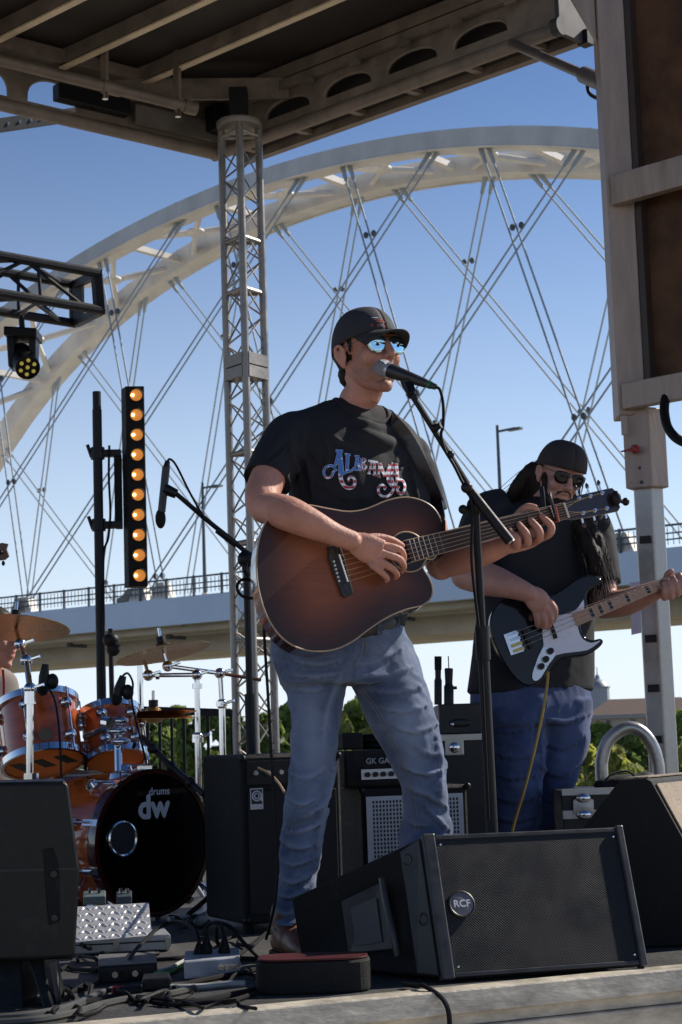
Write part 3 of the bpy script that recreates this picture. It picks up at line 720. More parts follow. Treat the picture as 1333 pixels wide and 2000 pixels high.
# ------------------------------------------------------------------ amber light bar on its pole
YL = 8.9
pole = thing('light_pole', 'slim black steel pole standing behind the drums', 'pole', V((P(197, 1380, YL).x, YL, DECK)))
px_ = P(193, 1000, YL).x
def lpz(py): return P(193, py, YL).z
MB().tube([V((px_, YL, DECK + .02)), V((px_, YL, lpz(765)))], .0215, 14).build('tube', blackm, pole)
MB().tube([V((px_, YL, DECK)), V((px_, YL, lpz(800)))], .024, 14).build('outer_tube', blackm, pole)
for k in range(3):
    t = k * 2.094 + .4; MB().tube([V((px_, YL, DECK + .5)), V((px_ + .5 * math.cos(t), YL + .5 * math.sin(t), DECK + .015))], .012, 8).build('leg', blackm, pole)
lb = thing('light_bar', 'tall black light bar with ten glowing amber lamps', 'stage light', P(262, 1147, YL))
z0, z1 = P(262, 1146, YL).z, P(262, 755, YL).z
xa, xb, xc = P(237, 950, YL).x, P(250, 950, YL).x, P(286, 950, YL).x
MB().hexa([V((xb, YL - .02, z0)), V((xc, YL - .005, z0)), V((xc - .02, YL + .1, z0)), V((xa, YL + .06, z0))], [V((xb, YL - .02, z1)), V((xc, YL - .005, z1)), V((xc - .02, YL + .1, z1)), V((xa, YL + .06, z1))]).build('housing', blackrough, lb, 0, .004)
amber_m = mat('amber_reflector', (.55, .22, .04), .3, .3, .1, 20, emit=(1.0, .33, .05), es=.38)
glow_m = mat('amber_lamp', (1, .7, .3), .3, emit=(1.0, .66, .22), es=14.)
for k in range(10):
    c = V(((xb + xc) / 2 + .006, YL - .0145, z1 - (z1 - z0) * (k + .47) / 10)); fd = V((.35, -.93, 0)).normalized() * -1
    nrm = V((.14, -.99, 0)).normalized()
    rf_ = MB().lathe(c - nrm * .001, nrm, [(.031, 0), (.031, .004), (.029, .005), (.022, .004), (.012, .0035), (.001, .003)], 24).build('reflector', amber_m, lb)
    MB().torus(c + nrm * .004, nrm, .0335, .004, 28, 6).build('bezel', blackrough, lb)
    MB().ell(c + nrm * .008 + V((-.018, 0, 0)), .0075, n=10, m=6).build('lamp', glow_m, rf_)
bk = MB(); bk.box(V((xa - .018, YL + .03, (z0 + z1) / 2 - .02)), (.017, 0, 0), (0, .03, 0), (0, 0, .19)); bk.build('driver_box', blackrough, lb, 0, .004)
for py in (885, 1025):
    z = P(210, py, YL).z
    MB().bar(V((px_ - .03, YL, z)), V((xa, YL + .02, z)), .05, .035).build('clamp_arm', blackm, lb, 0, .004)
    MB().cyl(V((px_, YL, z - .03)), V((px_, YL, z + .03)), .035, n=14).build('clamp', blackm, lb)
    MB().tube([V((px_ - .03, YL, z - .02)), V((px_ - .05, YL - .01, z + .045))], .009, 6).build('wing_bolt', blackm, lb)
cb = MB().tube(cr(PP((214, 870, 8.88), (213, 930, 8.88), (216, 1000, 8.87), (212, 1050, 8.88), (203, 1085, 8.9), (203, 1200, 8.87), (205, 1378, 8.86)), 6), .006, 6).build('power_cable', rubber, lb)
# ------------------------------------------------------------------ drums
amber_wood = mat('amber_lacquer', (.42, .085, .018), .18, 0, .45, 5, coat=1., stretch=(1, 1, 5))
darkwood = mat('dark_lacquer_hoop', (.05, .008, .004), .15, 0, .3, 6, coat=1.)
headblack = mat('black_drum_head', (.004, .0035, .004), .10, 0, .2, 4, rvar=.03, spec=.5)
brass = mat('bronze_cymbal', (.47, .27, .11), .27, 1., .35, 3, .2, 180)
skin_o = mat('coated_orange_head', (.80, .36, .10), .45, 0, .1, 5)
def translucent(m, w, c):
    n = m.node_tree.nodes; l = m.node_tree.links; t = n.new('ShaderNodeBsdfTranslucent'); t.inputs[0].default_value = (*c, 1); x = n.new('ShaderNodeMixShader'); x.inputs[0].default_value = w
    l.new(bsdf(m).outputs[0], x.inputs[1]); l.new(t.outputs[0], x.inputs[2]); l.new(x.outputs[0], n['Material Output'].inputs[0])
translucent(skin_o, .6, (.95, .5, .2)); translucent(mat('white_coated_head', (.7, .7, .68), .6), .6, (.9, .9, .88))
Ybd = 6.22
bdc = P(301, 1645, Ybd); bax = V((.70, -.714, 0)).normalized(); brad = .247
bdc.z = DECK + brad + .012
bass_drum = thing('bass_drum', 'amber lacquered bass drum with glossy black front head', 'drum', V((bdc.x, bdc.y, DECK)))
MB().lathe(bdc, bax, [(brad - .012, -.42), (brad - .012, -.03)], 64).build('shell', amber_wood, bass_drum)
for h in (-.02, -.41):
    MB().lathe(bdc, bax, [(brad - .012, h - .022), (brad + .004, h - .022), (brad + .006, h), (brad + .004, h + .022), (brad - .014, h + .022)], 64, ring=True).build('hoop', darkwood, bass_drum)
hd_ = MB().lathe(bdc, bax, [(brad - .015, -.012), (brad - .02, -.002), (.001, .0)], 64).build('front_head', headblack, bass_drum)
fd, fa, fb = frame(bax); fr_ = V((0, 0, 1)).cross(bax) * -1; fr_ = bz.cross(bax).normalized()   # to the right on the head as seen
if fr_.x < 0: fr_ = -fr_
def onhead(x, y, o=.003): return bdc + fr_ * x + bz * y + bax * o
pc = onhead(-.135, .02)
MB().torus(pc, bax, .056, .006, 32, 6).build('port_ring', chrome, hd_)
MB().lathe(pc, bax, [(.052, 0), (.05, .0015), (.001, .0015)], 24).build('port_hole', mat('port_gloss', (.05, .05, .055), .12), hd_)
silver = mat('silver_print', (.55, .56, .60), .45, 0, .05)
tx = MB(); lettering(tx, 'dw', .11, onhead(.0, .118, .0035), fr_, bz, .0045); lettering(tx, 'drums', .036, onhead(.025, .172, .0035), fr_, bz, .0008)
tx.build('logo_lettering', silver, hd_, 0)
for k in range(10):
    t = 2 * math.pi * (k + .5) / 10; rd = fr_ * math.cos(t) + bz * math.sin(t)
    for h in (-.02,):
        MB().bar(bdc + rd * (brad + .008) + bax * .012, bdc + rd * (brad + .008) - bax * .07, .022, .012, rd).build('claw', chrome, bass_drum)
        MB().tube([bdc + rd * (brad + .016) - bax * .02, bdc + rd * (brad + .016) - bax * .12], .005, 8).build('tension_rod', chrome, bass_drum)
    MB().lathe(bdc + rd * (brad - .012) - bax * .15, rd, [(.02, 0), (.024, .012), (.018, .03), (.001, .036)], 14).build('lug', chrome, bass_drum)
for sgn in (-1, 1):
    a = bdc + fr_ * sgn * .2 - bax * .12 + bz * -.1
    MB().tube([a, V((a.x, a.y, DECK)) + fr_ * sgn * .17 + bax * .1], .008, 8).build('spur', chrome, bass_drum)

def tom(label, cb, ct, rad, marks, badge, Y):
    ax = (ct - cb).normalized(); h = (ct - cb).length
    t = thing('tom_drum', label, 'drum', cb, 'rack toms above the bass drum')
    MB().lathe(cb, ax, [(rad - .008, .01), (rad - .008, h - .01), (rad - .014, h - .01), (rad - .014, .01)], 48, ring=True).build('shell', amber_wood, t)
    for k in (0, h):
        MB().lathe(cb, ax, [(rad - .006, k - .012), (rad + .005, k - .012), (rad + .006, k + .012), (rad - .006, k + .012)], 48, ring=True).build('rim', chrome, t)
    bh = MB().lathe(cb, ax, [(.001, -.004), (rad - .01, -.004), (rad - .008, .004)], 48).build('bottom_head', skin_o, t)
    MB().lathe(ct, ax, [(rad - .008, -.004), (rad - .01, .004), (.001, .004)], 48).build('top_head', mat('white_coated_head', (.7, .7, .68), .6), t)
    d, a, b = frame(ax, V((1, 0, 0)))
    for k in range(6):
        tt_ = 2 * math.pi * (k + .35) / 6; rd = a * math.cos(tt_) + b * math.sin(tt_)
        for hh in (.22, .78):
            MB().lathe(cb + rd * (rad - .012) + ax * h * hh, rd, [(.016, 0), (.022, .01), (.02, .022), (.012, .032), (.001, .035)], 14).build('lug', chrome, t)
        MB().tube([cb + rd * (rad + .012) - ax * .008, cb + rd * (rad + .012) + ax * (h + .01)], .003, 6).build('tension_rod', chrome, t)
    if marks:
        mk = MB()
        yd = (V((0, 0, 1)) - ax * ax.z).normalized()
        if yd.length < .1: yd = V((0, 1, 0))
        cam_up = (V((0, 1, 0)) - ax * ax.y).normalized()
        for k in (-1, 0, 1):
            c = cb - ax * .0055 + a * (k * .078)
            mk.add([c + a * (-.037) - cam_up * -.045 * -1, c + a * (.005) + cam_up * -.045 , c + a * .037 + cam_up * .045, c + a * -.005 + cam_up * .045], [(0, 1, 2, 3)])
        mk.build('stripe_print', black_p, bh, 0)
    if badge is not None:
        bc = badge; nn = (bc - (cb + ax * (bc - cb).dot(ax))).normalized(); bc = cb + ax * (bc - cb).dot(ax) + nn * (rad - .006)
        MB().lathe(bc, nn, [(.025, 0), (.025, .002), (.001, .003)], 20).build('badge', mat('bronze_badge', (.35, .22, .12), .4, .8), t)
    return t
Yt1 = 6.45
tom('amber tom drum with three slanted black stripes under it', P(86, 1488, Yt1), P(72, 1378, Yt1 + .075), .148, True, P(94, 1413, Yt1 - .2), Yt1)
tom('smaller amber tom drum tilted beside the black pole', P(226, 1483, Yt1 + .1), P(213, 1396, Yt1 + .17) + V((0, 0, 0)), .112, False, None, Yt1)
# tom mount hardware between the toms
tmm = thing('tom_mount', 'chrome tom mount rising between the two rack toms', 'drum hardware', P(232, 1520, 6.3))
MB().tube(PP((232, 1520, 6.3), (230, 1420, 6.35)), .014, 10).build('post', chrome, tmm)
for y in (1408, 1428, 1448): MB().ell(P(228 + (y % 3) * 4, y, 6.3), (.035, .022, .016), n=12, m=8).build('clamp', chrome, tmm)
MB().tube(PP((165, 1440, 6.36), (200, 1425, 6.33), (262, 1425, 6.33)), .011, 8).build('arm', chrome, tmm)
MB().tube(PP((205, 1410, 6.28), (216, 1412, 6.26)), .02, 10).build('wing_nut', chrome, tmm)
MB().lathe(P(232, 1522, 6.28), bz, [(.04, 0), (.035, .02), (.02, .03)], 16).build('base_bracket', chrome, tmm)

def cymbal(name, label, c, ax, r, bell=.05):
    t = thing(name, label, 'cymbal', c, 'cymbals of the drum kit')
    MB().lathe(c, ax, [(r, -.018), (r, -.0165), (r * .6, -.004), (r * .25, .0), (r * .22, .002), (r * .15, .02), (.008, .026), (.006, .022), (r * .14, .016), (r * .21, -.002), (r * .6, -.0065), (r, -.0185)], 64).build('plate', brass, t, 60)
    MB().cyl(c + ax.normalized() * .025, c + ax.normalized() * .05, .018, n=14).build('felt', blackp, t); MB().tube([c + ax.normalized() * .05, c + ax.normalized() * .085], .006, 8).build('wing_nut_post', chrome, t)
    return t
def stand(name, label, pts, base, extra=()):
    t = thing(name, label, 'cymbal stand', V((base.x, base.y, DECK)), 'chrome stands of the drum kit')
    for k in range(len(pts) - 1): MB().tube([pts[k], pts[k + 1]], .0125 - .002 * k if k < 3 else .007, 10).build('tube', chrome, t)
    for p in pts[1:-1]: MB().ell(p, .022, n=12, m=8).build('joint', chrome, t); MB().tube([p, p + V((.05, -.02, .012))], .006, 6).build('wing_bolt', chrome, t)
    for p, q_, r in extra: MB().tube([p, q_], r, 10).build('collar', chrome, t)
    b0 = pts[0]
    for k in range(3):
        a = k * 2.094 + .9; MB().tube([V((b0.x, b0.y, DECK + .32)), V((b0.x + .26 * math.cos(a), b0.y + .26 * math.sin(a), DECK + .012))], .008, 8).build('leg', chrome, t)
    return t
Yc = 6.7
cymbal('ride_cymbal', 'large bronze cymbal in front of the drummer face at left edge', P(30, 1218, Yc), V((.05, .19, .98)), .205)
b0 = P(60, 1520, 6.2)
stand('cymbal_stand', 'chrome cymbal stand in front of the striped tom', [V((b0.x, 6.15, DECK + .02)), P(59, 1345, 6.15), P(52, 1290, 6.3), P(40, 1258, 6.5), P(31, 1225, Yc)], b0, [(P(59, 1375, 6.15), P(59, 1345, 6.15), .02), (P(61, 1510, 6.15), P(61, 1530, 6.15), .026)])
Yd = 7.0
cymbal('crash_cymbal', 'thin bronze crash cymbal tilted up to the right of the pole', P(318, 1268, Yd), V((-.18, .10, .97)), .186)
b1_ = P(387, 1530, Yd); b2_ = P(434, 1470, Yd + .1)
stand('cymbal_stand', 'chrome boom stand with a short arm right of the crash cymbal', [V((P(387, 1500, Yd).x, Yd, DECK + .02)), P(387, 1440, Yd), P(385, 1318, Yd), P(290, 1319, Yd - .05), P(283, 1290, Yd - .03)], b1_, [(P(386, 1345, Yd), P(386, 1335, Yd), .02), (P(387, 1450, Yd), P(387, 1435, Yd), .022), (P(312, 1319, Yd - .05), P(305, 1319, Yd - .05), .016)])
stand('cymbal_stand', 'chrome boom stand with a long copper toned boom', [V((P(434, 1480, Yd + .1).x, Yd + .1, DECK + .02)), P(434, 1375, Yd + .1), P(430, 1315, Yd + .1), P(328, 1301, Yd), P(320, 1272, Yd)], b2_, [(P(433, 1380, Yd + .1), P(433, 1370, Yd + .1), .022)])
MB().tube(PP((430, 1315, Yd + .1), (510, 1328, Yd + .15)), .007, 8).build('boom_tail', mat('copper_tube', (.35, .16, .09), .3, .8), bpy.data.objects['cymbal_stand.002'])
hh_ = cymbal('hi_hat_cymbal', 'pair of bronze hi-hat cymbals beside the small tom', P(300, 1393, 6.75), V((.02, -.03, 1)), .165)
MB().lathe(P(300, 1402, 6.75), V((.02, -.03, -1)), [(.165, -.018), (.16, -.016), (.05, -.002), (.03, .016), (.005, .02)], 48).build('bottom_plate', brass, hh_)
stand('hi_hat_stand', 'chrome hi-hat stand rising beside the small tom', [V((P(272, 1500, 6.75).x + .05, 6.75, DECK + .02)), P(276, 1400, 6.75), P(274, 1300, 6.75)], P(272, 1500, 6.75))
# drum microphones
def clip_mic(label, a, b, cablepts):
    t = thing('drum_microphone', label, 'microphone', b, 'clip-on drum microphones')
    MB().tube([a, a.lerp(b, .5), b], [.012, .019, .017], 10).build('body', blackp, t); MB().ell(b, (.021, .021, .025)).build('grille', blackrough, t)
    MB().tube(cr(cablepts, 5), .004, 6).build('cable', rubber, t); MB().ell(a.lerp(b, .6) + V((.03, 0, -.01)), (.022, .015, .028)).build('clip', blackp, t)
    return t
clip_mic('black clip-on microphone over the striped tom', P(89, 1297, 6.3), P(84, 1345, 6.3), PP((92, 1340, 6.28), (108, 1370, 6.24), (117, 1440, 6.2), (120, 1520, 6.2)))
clip_mic('black clip-on microphone with looped cable over the small tom', P(241, 1320, 6.42), P(228, 1365, 6.42), PP((238, 1322, 6.42), (250, 1315, 6.42), (260, 1335, 6.42), (258, 1370, 6.3), (272, 1430, 6.25), (290, 1505, 6.25)))
oh = thing('microphone_stand', 'short black microphone stand beside the black pole', 'microphone stand', V((P(222, 1400, 7.6).x, 7.6, DECK)))
MB().tube([V((P(222, 1400, 7.6).x, 7.6, DECK)), P(216, 1228, 7.6)], .011, 8).build('tube', blackm, oh)
MB().ell(P(217, 1250, 7.58), (.035, .03, .03)).build('clamp', blackm, oh); MB().ell(P(222, 1268, 7.58), (.03, .02, .03)).build('clutch', blackm, oh); MB().tube(PP((210, 1246, 7.58), (234, 1262, 7.56)), .009, 6).build('arm', blackm, oh)
for k in range(3):
    a = k * 2.094; b0 = V((P(222, 1400, 7.6).x, 7.6, DECK)); MB().tube([b0 + bz * .2, b0 + V((.28 * math.cos(a), .28 * math.sin(a), .01))], .008, 6).build('leg', blackm, oh)
bm_ = thing('boom_arm', 'black boom arm slanting down from the small tom to the amplifier', 'boom arm', P(395, 1545, 6.0))
MB().tube(PP((278, 1440, 6.5), (330, 1492, 6.2), (400, 1552, 5.95)), .011, 8).build('tube', blackm, bm_)
for x, y in ((298, 1462), (335, 1497), (372, 1528)): MB().ell(P(x, y, 6.2 - (x - 330) * .004), .019, n=10, m=6).build('clutch', blackm, bm_)

# ------------------------------------------------------------------ black railing behind the drums
rail = thing('guard_railing', 'black steel guard railing behind the drum kit', 'railing', V((P(360, 1500, 9.6).x, 9.6, DECK)))
ra0, ra1 = P(258, 1386, 9.7), P(470, 1393, 9.6)
MB().bar(ra0, ra1, .04, .04).build('top_rail', blackm, rail)
lo0, lo1 = V((ra0.x, ra0.y, DECK + .1)), V((ra1.x, ra1.y, DECK + .1)); MB().bar(lo0, lo1, .03, .03).build('bottom_rail', blackm, rail)
for i in range(9):
    f = (i + .3) / 9; MB().bar(lo0.lerp(lo1, f), ra0.lerp(ra1, f), .016, .016, V((1, 0, 0))).build('baluster', blackm, rail)

# ------------------------------------------------------------------ amplifiers
def cab(t, name, fl, fr2, dep, z0, z1, m, bev=.012):   # front-left and front-right base points, depth vector
    b = [fl, fr2, fr2 + dep, fl + dep]
    lo = [V((p.x, p.y, z0)) for p in b]; hi = [V((p.x, p.y, z1)) for p in b]
    return MB().hexa(lo, hi).build(name, m, t, 0, bev)
Ya = 5.62
A0 = P(478, 1810, Ya); A1 = P(676, 1800, Ya + .13); zt = P(560, 1471, Ya + .06).z
amp_dep = V((-.145, .33, 0))
amp = thing('amplifier', 'big black amplifier cabinet with white emblem behind the singer', 'amplifier', V((A0.x, A0.y, DECK)))
cab(amp, 'cabinet', A0, A1, amp_dep, DECK + .03, zt, tolex)
ad = (A1 - A0); ad.z = 0; aw = ad.length; ad.normalize(); an = V((ad.y, -ad.x, 0))
def af(u, z, o=.004): return V((A0.x, A0.y, 0)) + ad * u + bz * z + an * o
grillcloth = mat('black_grille_cloth', (.008, .008, .009), .8, 0, .3, 200, .4, 900)
def rect(u0, u1, zz0, zz1, o, th=.004): return [af(u0, zz0, o), af(u1, zz0, o), af(u1, zz1, o), af(u0, zz1, o)]
MB().prism(rect(.02, aw - .02, DECK + .06, zt - .115, 0), an * .006).build('grille', grillcloth, amp, 0, .003)
MB().prism(rect(.02, aw - .02, zt - .095, zt - .02, 0), an * .006).build('control_panel', blackp, amp, 0, .002)
for i in range(7):
    c = af(.045 + .042 * i, zt - .058, .006); MB().cyl(c, c + an * .014, .0085, .007, 12).build('knob', mat('silver_knob', (.4, .4, .42), .3, .6), amp)
for u in (0.008, aw - .008):
    for z in (DECK + .045, zt - .012): MB().ell(af(u, z, .0), (.011, .011, .011), n=10, m=6).build('corner', blackp, amp)
for u in (.03, aw - .03): MB().cyl(af(u, DECK, -.05), af(u, DECK + .035, -.05), .018, n=10).build('foot', rubber, amp)
em = MB(); ex0 = (P(490, 1560, Ya) - A0).dot(ad); ez1 = P(500, 1540, Ya).z; ez0 = P(500, 1581, Ya).z; ew = .042
emb = MB().prism(rect(ex0, ex0 + ew, ez0, ez1, .0065), an * .002).build('emblem', silver, amp, 0)
em.prism(rect(ex0 + .003, ex0 + ew - .003, ez0 + .016, ez1 - .003, .009), an * .0006)
emk = em.build('emblem_field', black_p, emb, 0)
lg = MB(); cc = af(ex0 + ew * .5, ez0 + .041, .0105)
for R, w in ((.0145, .0024), (.0075, .002)): lg.torus(cc, an, R, w, 24, 4)
lg.box(cc + ad * .0155 - bz * .005, ad * .0022, an * .0004, bz * .012)
lettering(lg, 'Ampeg', .0135, af(ex0 + ew * .5, ez0 + .0075, .0095), ad, bz)
lg.build('emblem_print', black_p if False else silver, emb, 0)
lt = MB(); lettering(lt, 'Ampeg', .0135, af(ex0 + ew * .5, ez0 + .0078, .0092), ad, bz); lt.build('emblem_lettering', black_p, emb, 0)

# grey-grilled bass rig: head on cabinet
Yg = 5.95
G0 = P(712, 1700, Yg); G1 = P(920, 1700, Yg + .1); G0.z = G1.z = DECK
gd = (G1 - G0); gw = gd.length; gd.normalize(); gn = V((gd.y, -gd.x, 0))
def gf(u, z, o=.0): return V((G0.x, G0.y, 0)) + gd * u + bz * z + gn * o
gz1 = P(800, 1536, Yg + .05).z
gk = thing('bass_cabinet', 'black bass cabinet with pale metal grille between the singer legs', 'amplifier', V((G0.x, G0.y, DECK)))
cab(gk, 'cabinet', G0, G1, -gn * .32, DECK + .02, gz1, tolex, .01)
gr_m = mat('grey_grille_metal', (.42, .44, .48), .45, .3, .08, 20)
u0, u1, za, zb2 = .012, gw - .02, DECK + .06, gz1 - .028
MB().prism([gf(u0, za, .001), gf(u1, za, .001), gf(u1, zb2, .001), gf(u0, zb2, .001)], gn * .003).build('grille_backing', black_p, gk, 0)
gg = MB(); nx, nz = 26, 24
gg.prism([gf(u0, za, .005), gf(u0 + .017, za, .005), gf(u0 + .017, zb2, .005), gf(u0, zb2, .005)], gn * .003); gg.prism([gf(u1 - .017, za, .005), gf(u1, za, .005), gf(u1, zb2, .005), gf(u1 - .017, zb2, .005)], gn * .003)
gg.prism([gf(u0 + .017, zb2 - .014, .005), gf(u1 - .017, zb2 - .014, .005), gf(u1 - .017, zb2, .005), gf(u0 + .017, zb2, .005)], gn * .003)
for i in range(nx):
    u = u0 + .017 + (u1 - u0 - .034) * i / nx; gg.prism([gf(u, za, .005), gf(u + .0045, za, .005), gf(u + .0045, zb2 - .014, .005), gf(u, zb2 - .014, .005)], gn * .0022)
for j in range(nz):
    z = za + (zb2 - .014 - za) * j / nz; gg.prism([gf(u0 + .017, z, .0055), gf(u1 - .017, z, .0055), gf(u1 - .017, z + .0045, .0055), gf(u0 + .017, z + .0045, .0055)], gn * .0022)
tag(gg.build('grille', gr_m, gk, 0), 'pale perforated metal grille', kind='stuff')
for u in (.0, gw): MB().ell(gf(u, gz1 - .006, .0), (.012, .012, .012), n=10, m=6).build('corner', blackp, gk)
hz0, hz1 = gz1 + .006, P(800, 1463, Yg).z
gh = thing('bass_amplifier', 'black bass amplifier head with silver control strip on the cabinet', 'amplifier', gf(gw * .4, hz0))
hb = [gf(-.055, hz0), gf(gw - .08, hz0), gf(gw - .08, hz0, -.3), gf(-.055, hz0, -.3)]
MB().hexa(hb, [p + bz * (hz1 - hz0) for p in hb]).build('case', tolex, gh, 0, .008)
MB().prism([gf(.0, hz0 + .022, .001), gf(gw - .1, hz0 + .022, .001), gf(gw - .1, hz0 + .055, .001), gf(.0, hz0 + .055, .001)], gn * .003).build('control_strip', mat('silver_panel', (.5, .5, .52), .35, .5), gh, 0)
for i in range(10):
    c = gf(.02 + .027 * i, hz0 + .038, .004); MB().cyl(c, c + gn * .012, .0085, n=10).build('knob', blackp, gh)
lt = MB(); lettering(lt, 'GK GALLIEN', .026, gf(.09, hz0 + .081, .002), gd, bz, .0006); lt.build('logo_lettering', mat('grey_print', (.35, .36, .38), .5), gh, 0)
coil = thing('cable_coil', 'coil of black cable lying on the bass amplifier head', 'cable', P(740, 1462, Yg + .15))
for k in range(7):
    c = P(735 + 3 * (k % 3), 1459 - 3.6 * k, Yg + .16); MB().torus(c, V((.08 * math.sin(k), .05 * math.cos(k * 2), 1)), .065 + .008 * math.sin(k * 1.9), .0055, 28, 6).build('loop', rubber, coil)
bx = MB().hexa([gf(-.05, hz1 + .004, -.03), gf(.02, hz1 + .004, -.03), gf(.02, hz1 + .004, -.15), gf(-.05, hz1 + .004, -.15)], [gf(-.05, hz1 + .06, -.03), gf(.02, hz1 + .06, -.03), gf(.02, hz1 + .06, -.15), gf(-.05, hz1 + .06, -.15)]).build('small_amp_box', blackrough, None, 0, .006)
tag(bx, 'small black box standing on the bass amplifier head', 'box')
# tall rack case with silver edges behind
Yr = 6.6
rk = thing('rack_case', 'tall black road case with silver edges behind the singer', 'road case', V((P(900, 1620, Yr).x, Yr, DECK)))
r0, r1 = P(838, 1500, Yr).x, P(944, 1500, Yr + .05).x; rz1 = P(900, 1440, Yr).z; rz2 = P(900, 1374, Yr).z
caseb = mat('black_case_laminate', (.012, .012, .013), .5, 0, .2, 30, .15, 200)
MB().hexa([V((r0, Yr, DECK)), V((r1, Yr, DECK)), V((r1, Yr + .5, DECK)), V((r0, Yr + .5, DECK))], [V((r0, Yr, rz1)), V((r1, Yr, rz1)), V((r1, Yr + .5, rz1)), V((r0, Yr + .5, rz1))]).build('case', caseb, rk, 0, .004)
MB().bar(V((r0, Yr - .004, rz1)), V((r1 + .003, Yr - .004, rz1)), .02, .022).build('edge_trim', alu, rk, 0)
MB().bar(V((r1, Yr - .005, DECK)), V((r1, Yr - .005, rz1 - .011)), .016, .016).build('edge_trim', alu, rk, 0)
bl = P(888, 1460, Yr - .01); MB().prism([bl + V((-.035, -.004, -.03)), bl + V((.035, -.004, -.03)), bl + V((.035, -.004, .03)), bl + V((-.035, -.004, .03))], (0, .01, 0)).build('latch', alu, rk, 0, .006); MB().ell(bl + V((0, -.008, 0)), (.02, .01, .02), n=12, m=8).build('latch_knob', chrome, rk)
tb_ = thing('black_case', 'black case with a cut-out handle on top of the rack case', 'road case', V((P(900, 1440, Yr).x, Yr, rz1)))
t0, t1 = P(858, 1400, Yr).x, P(950, 1400, Yr).x
MB().hexa([V((t0, Yr + .01, rz1 + .012)), V((t1, Yr + .01, rz1 + .012)), V((t1, Yr + .4, rz1 + .012)), V((t0, Yr + .4, rz1 + .012))], [V((t0, Yr + .01, rz2)), V((t1, Yr + .01, rz2)), V((t1, Yr + .4, rz2)), V((t0, Yr + .4, rz2))]).build('shell', caseb, tb_, 0, .005)
hc = P(900, 1412, Yr); MB().ell(hc + V((0, .012, 0)), (.045, .008, .017)).build('handle_recess', black_p, tb_); MB().ell(hc + V((-.03, .004, -.004)), (.008, .006, .009), n=8, m=6).build('handle_end', chrome, tb_)
MB().bar(V((t0 - .006, Yr + .005, rz1 + .012)), V((t0 - .006, Yr + .005, rz2)), .03, .02).build('edge_trim', mat('pale_trim', (.45, .44, .45), .5), tb_, 0)
for i, (px, ytop, w, lb_) in enumerate(((856, 1282, .011, 'tall black handheld wireless microphone standing on the black case'), (877, 1305, .014, 'short black wireless unit with thin aerial on the black case'))):
    t = thing('wireless_microphone', lb_, 'microphone', V((P(px, 1374, Yr + .1).x, Yr + .1, rz2)), 'wireless units standing on the black case')
    pb_, pt_ = P(px, 1374, Yr + .1), P(px, ytop, Yr + .1); pb_.z = rz2
    MB().tube([pb_, pb_.lerp(pt_, .5), pb_.lerp(pt_, .55), pb_.lerp(pt_, .62), pt_.lerp(pb_, .02), pt_], [w * 1.3, w * 1.3, w, w, w * 1.15, w * .9], 12).build('body', blackp, t)
    if i: MB().tube([pt_, pt_ + bz * .045], .002, 6).build('aerial', blackm, t); MB().tube([pb_.lerp(pt_, .45), pb_.lerp(pt_, .45) + V((.03, 0, 0))], .006, 6).build('side_knob', blackp, t)
    else: MB().tube([pb_.lerp(pt_, .72), pt_], [w * 1.2, w * 1.25], 12).build('cap', blackrough, t)

# ------------------------------------------------------------------ road case, bag and pipe rail at the right
Yf = 6.7
fc = thing('flight_case', 'low black flight case with butterfly latch right of the bass player', 'road case', V((P(1160, 1620, Yf).x, Yf, DECK)))
f0, f1 = P(1100, 1600, Yf).x, P(1260, 1600, Yf).x; fz = P(1150, 1543, Yf).z; fm = P(1150, 1590, Yf).z
MB().hexa([V((f0, Yf, DECK)), V((f1, Yf, DECK)), V((f1, Yf + .45, DECK)), V((f0, Yf + .45, DECK))], [V((f0, Yf, fz)), V((f1, Yf, fz)), V((f1, Yf + .45, fz)), V((f0, Yf + .45, fz))]).build('case', caseb, fc, 0, .004)
for z, h_ in ((fz - .005, .024), (fm, .03), (DECK + .02, .03)): MB().bar(V((f0, Yf - .004, z)), V((f1, Yf - .004, z)), .012, h_).build('edge_trim', alu, fc, 0)
lx = P(1140, 1575, Yf - .01)
MB().lathe(lx, (0, -1, 0), [(.045, 0), (.043, .006), (.015, .012), (.001, .013)], 6).build('latch_plate', alu, fc)
for dz in (-.03, .03): MB().ell(lx + V((0, -.01, dz)), (.028, .012, .018), n=10, m=6).build('latch_wing', chrome, fc)
MB().bar(lx + V((0, -.012, .04)), lx + V((0, -.012, -.05)), .014, .016).build('latch_bar', chrome, fc)
bag = thing('equipment_bag', 'black strapped bag lying on the flight case', 'bag', P(1215, 1540, 6.85))
q1 = MB(); q1.ell(P(1225, 1530, 6.85), (.11, .08, .035)); q1.ell(P(1190, 1533, 6.85), (.06, .06, .03)); q1.ell(P(1260, 1527, 6.85), (.05, .05, .04))
link('body', fuse(q1, .01, 4), mat('black_nylon', (.012, .012, .013), .75, 0, .3, 30, .3, 80), bag)
MB().tube(cr(PP((1180, 1530, 6.77), (1195, 1512, 6.77), (1225, 1506, 6.77), (1245, 1520, 6.77), (1262, 1526, 6.77)), 5), [(.004, .018)] * 21, 6).build('strap', mat('black_nylon', (.012, .012, .013)), bag)
Yw = 7.1
hr = thing('handrail', 'curved aluminium pipe handrail at the right of the stage', 'handrail', V((P(1175, 1510, Yw).x, Yw, DECK)))
hp = [V((P(1176, 1510, Yw).x, Yw, DECK)), P(1176, 1520, Yw), P(1177, 1480, Yw), P(1188, 1448, Yw), P(1210, 1428, Yw), P(1232, 1421, Yw), P(1254, 1430, Yw), P(1272, 1452, Yw), P(1284, 1485, Yw), P(1288, 1530, Yw)]
hp.append(V((hp[-1].x, Yw, DECK)))
MB().tube(cr(hp, 6), .026, 14).build('pipe', alu, hr)
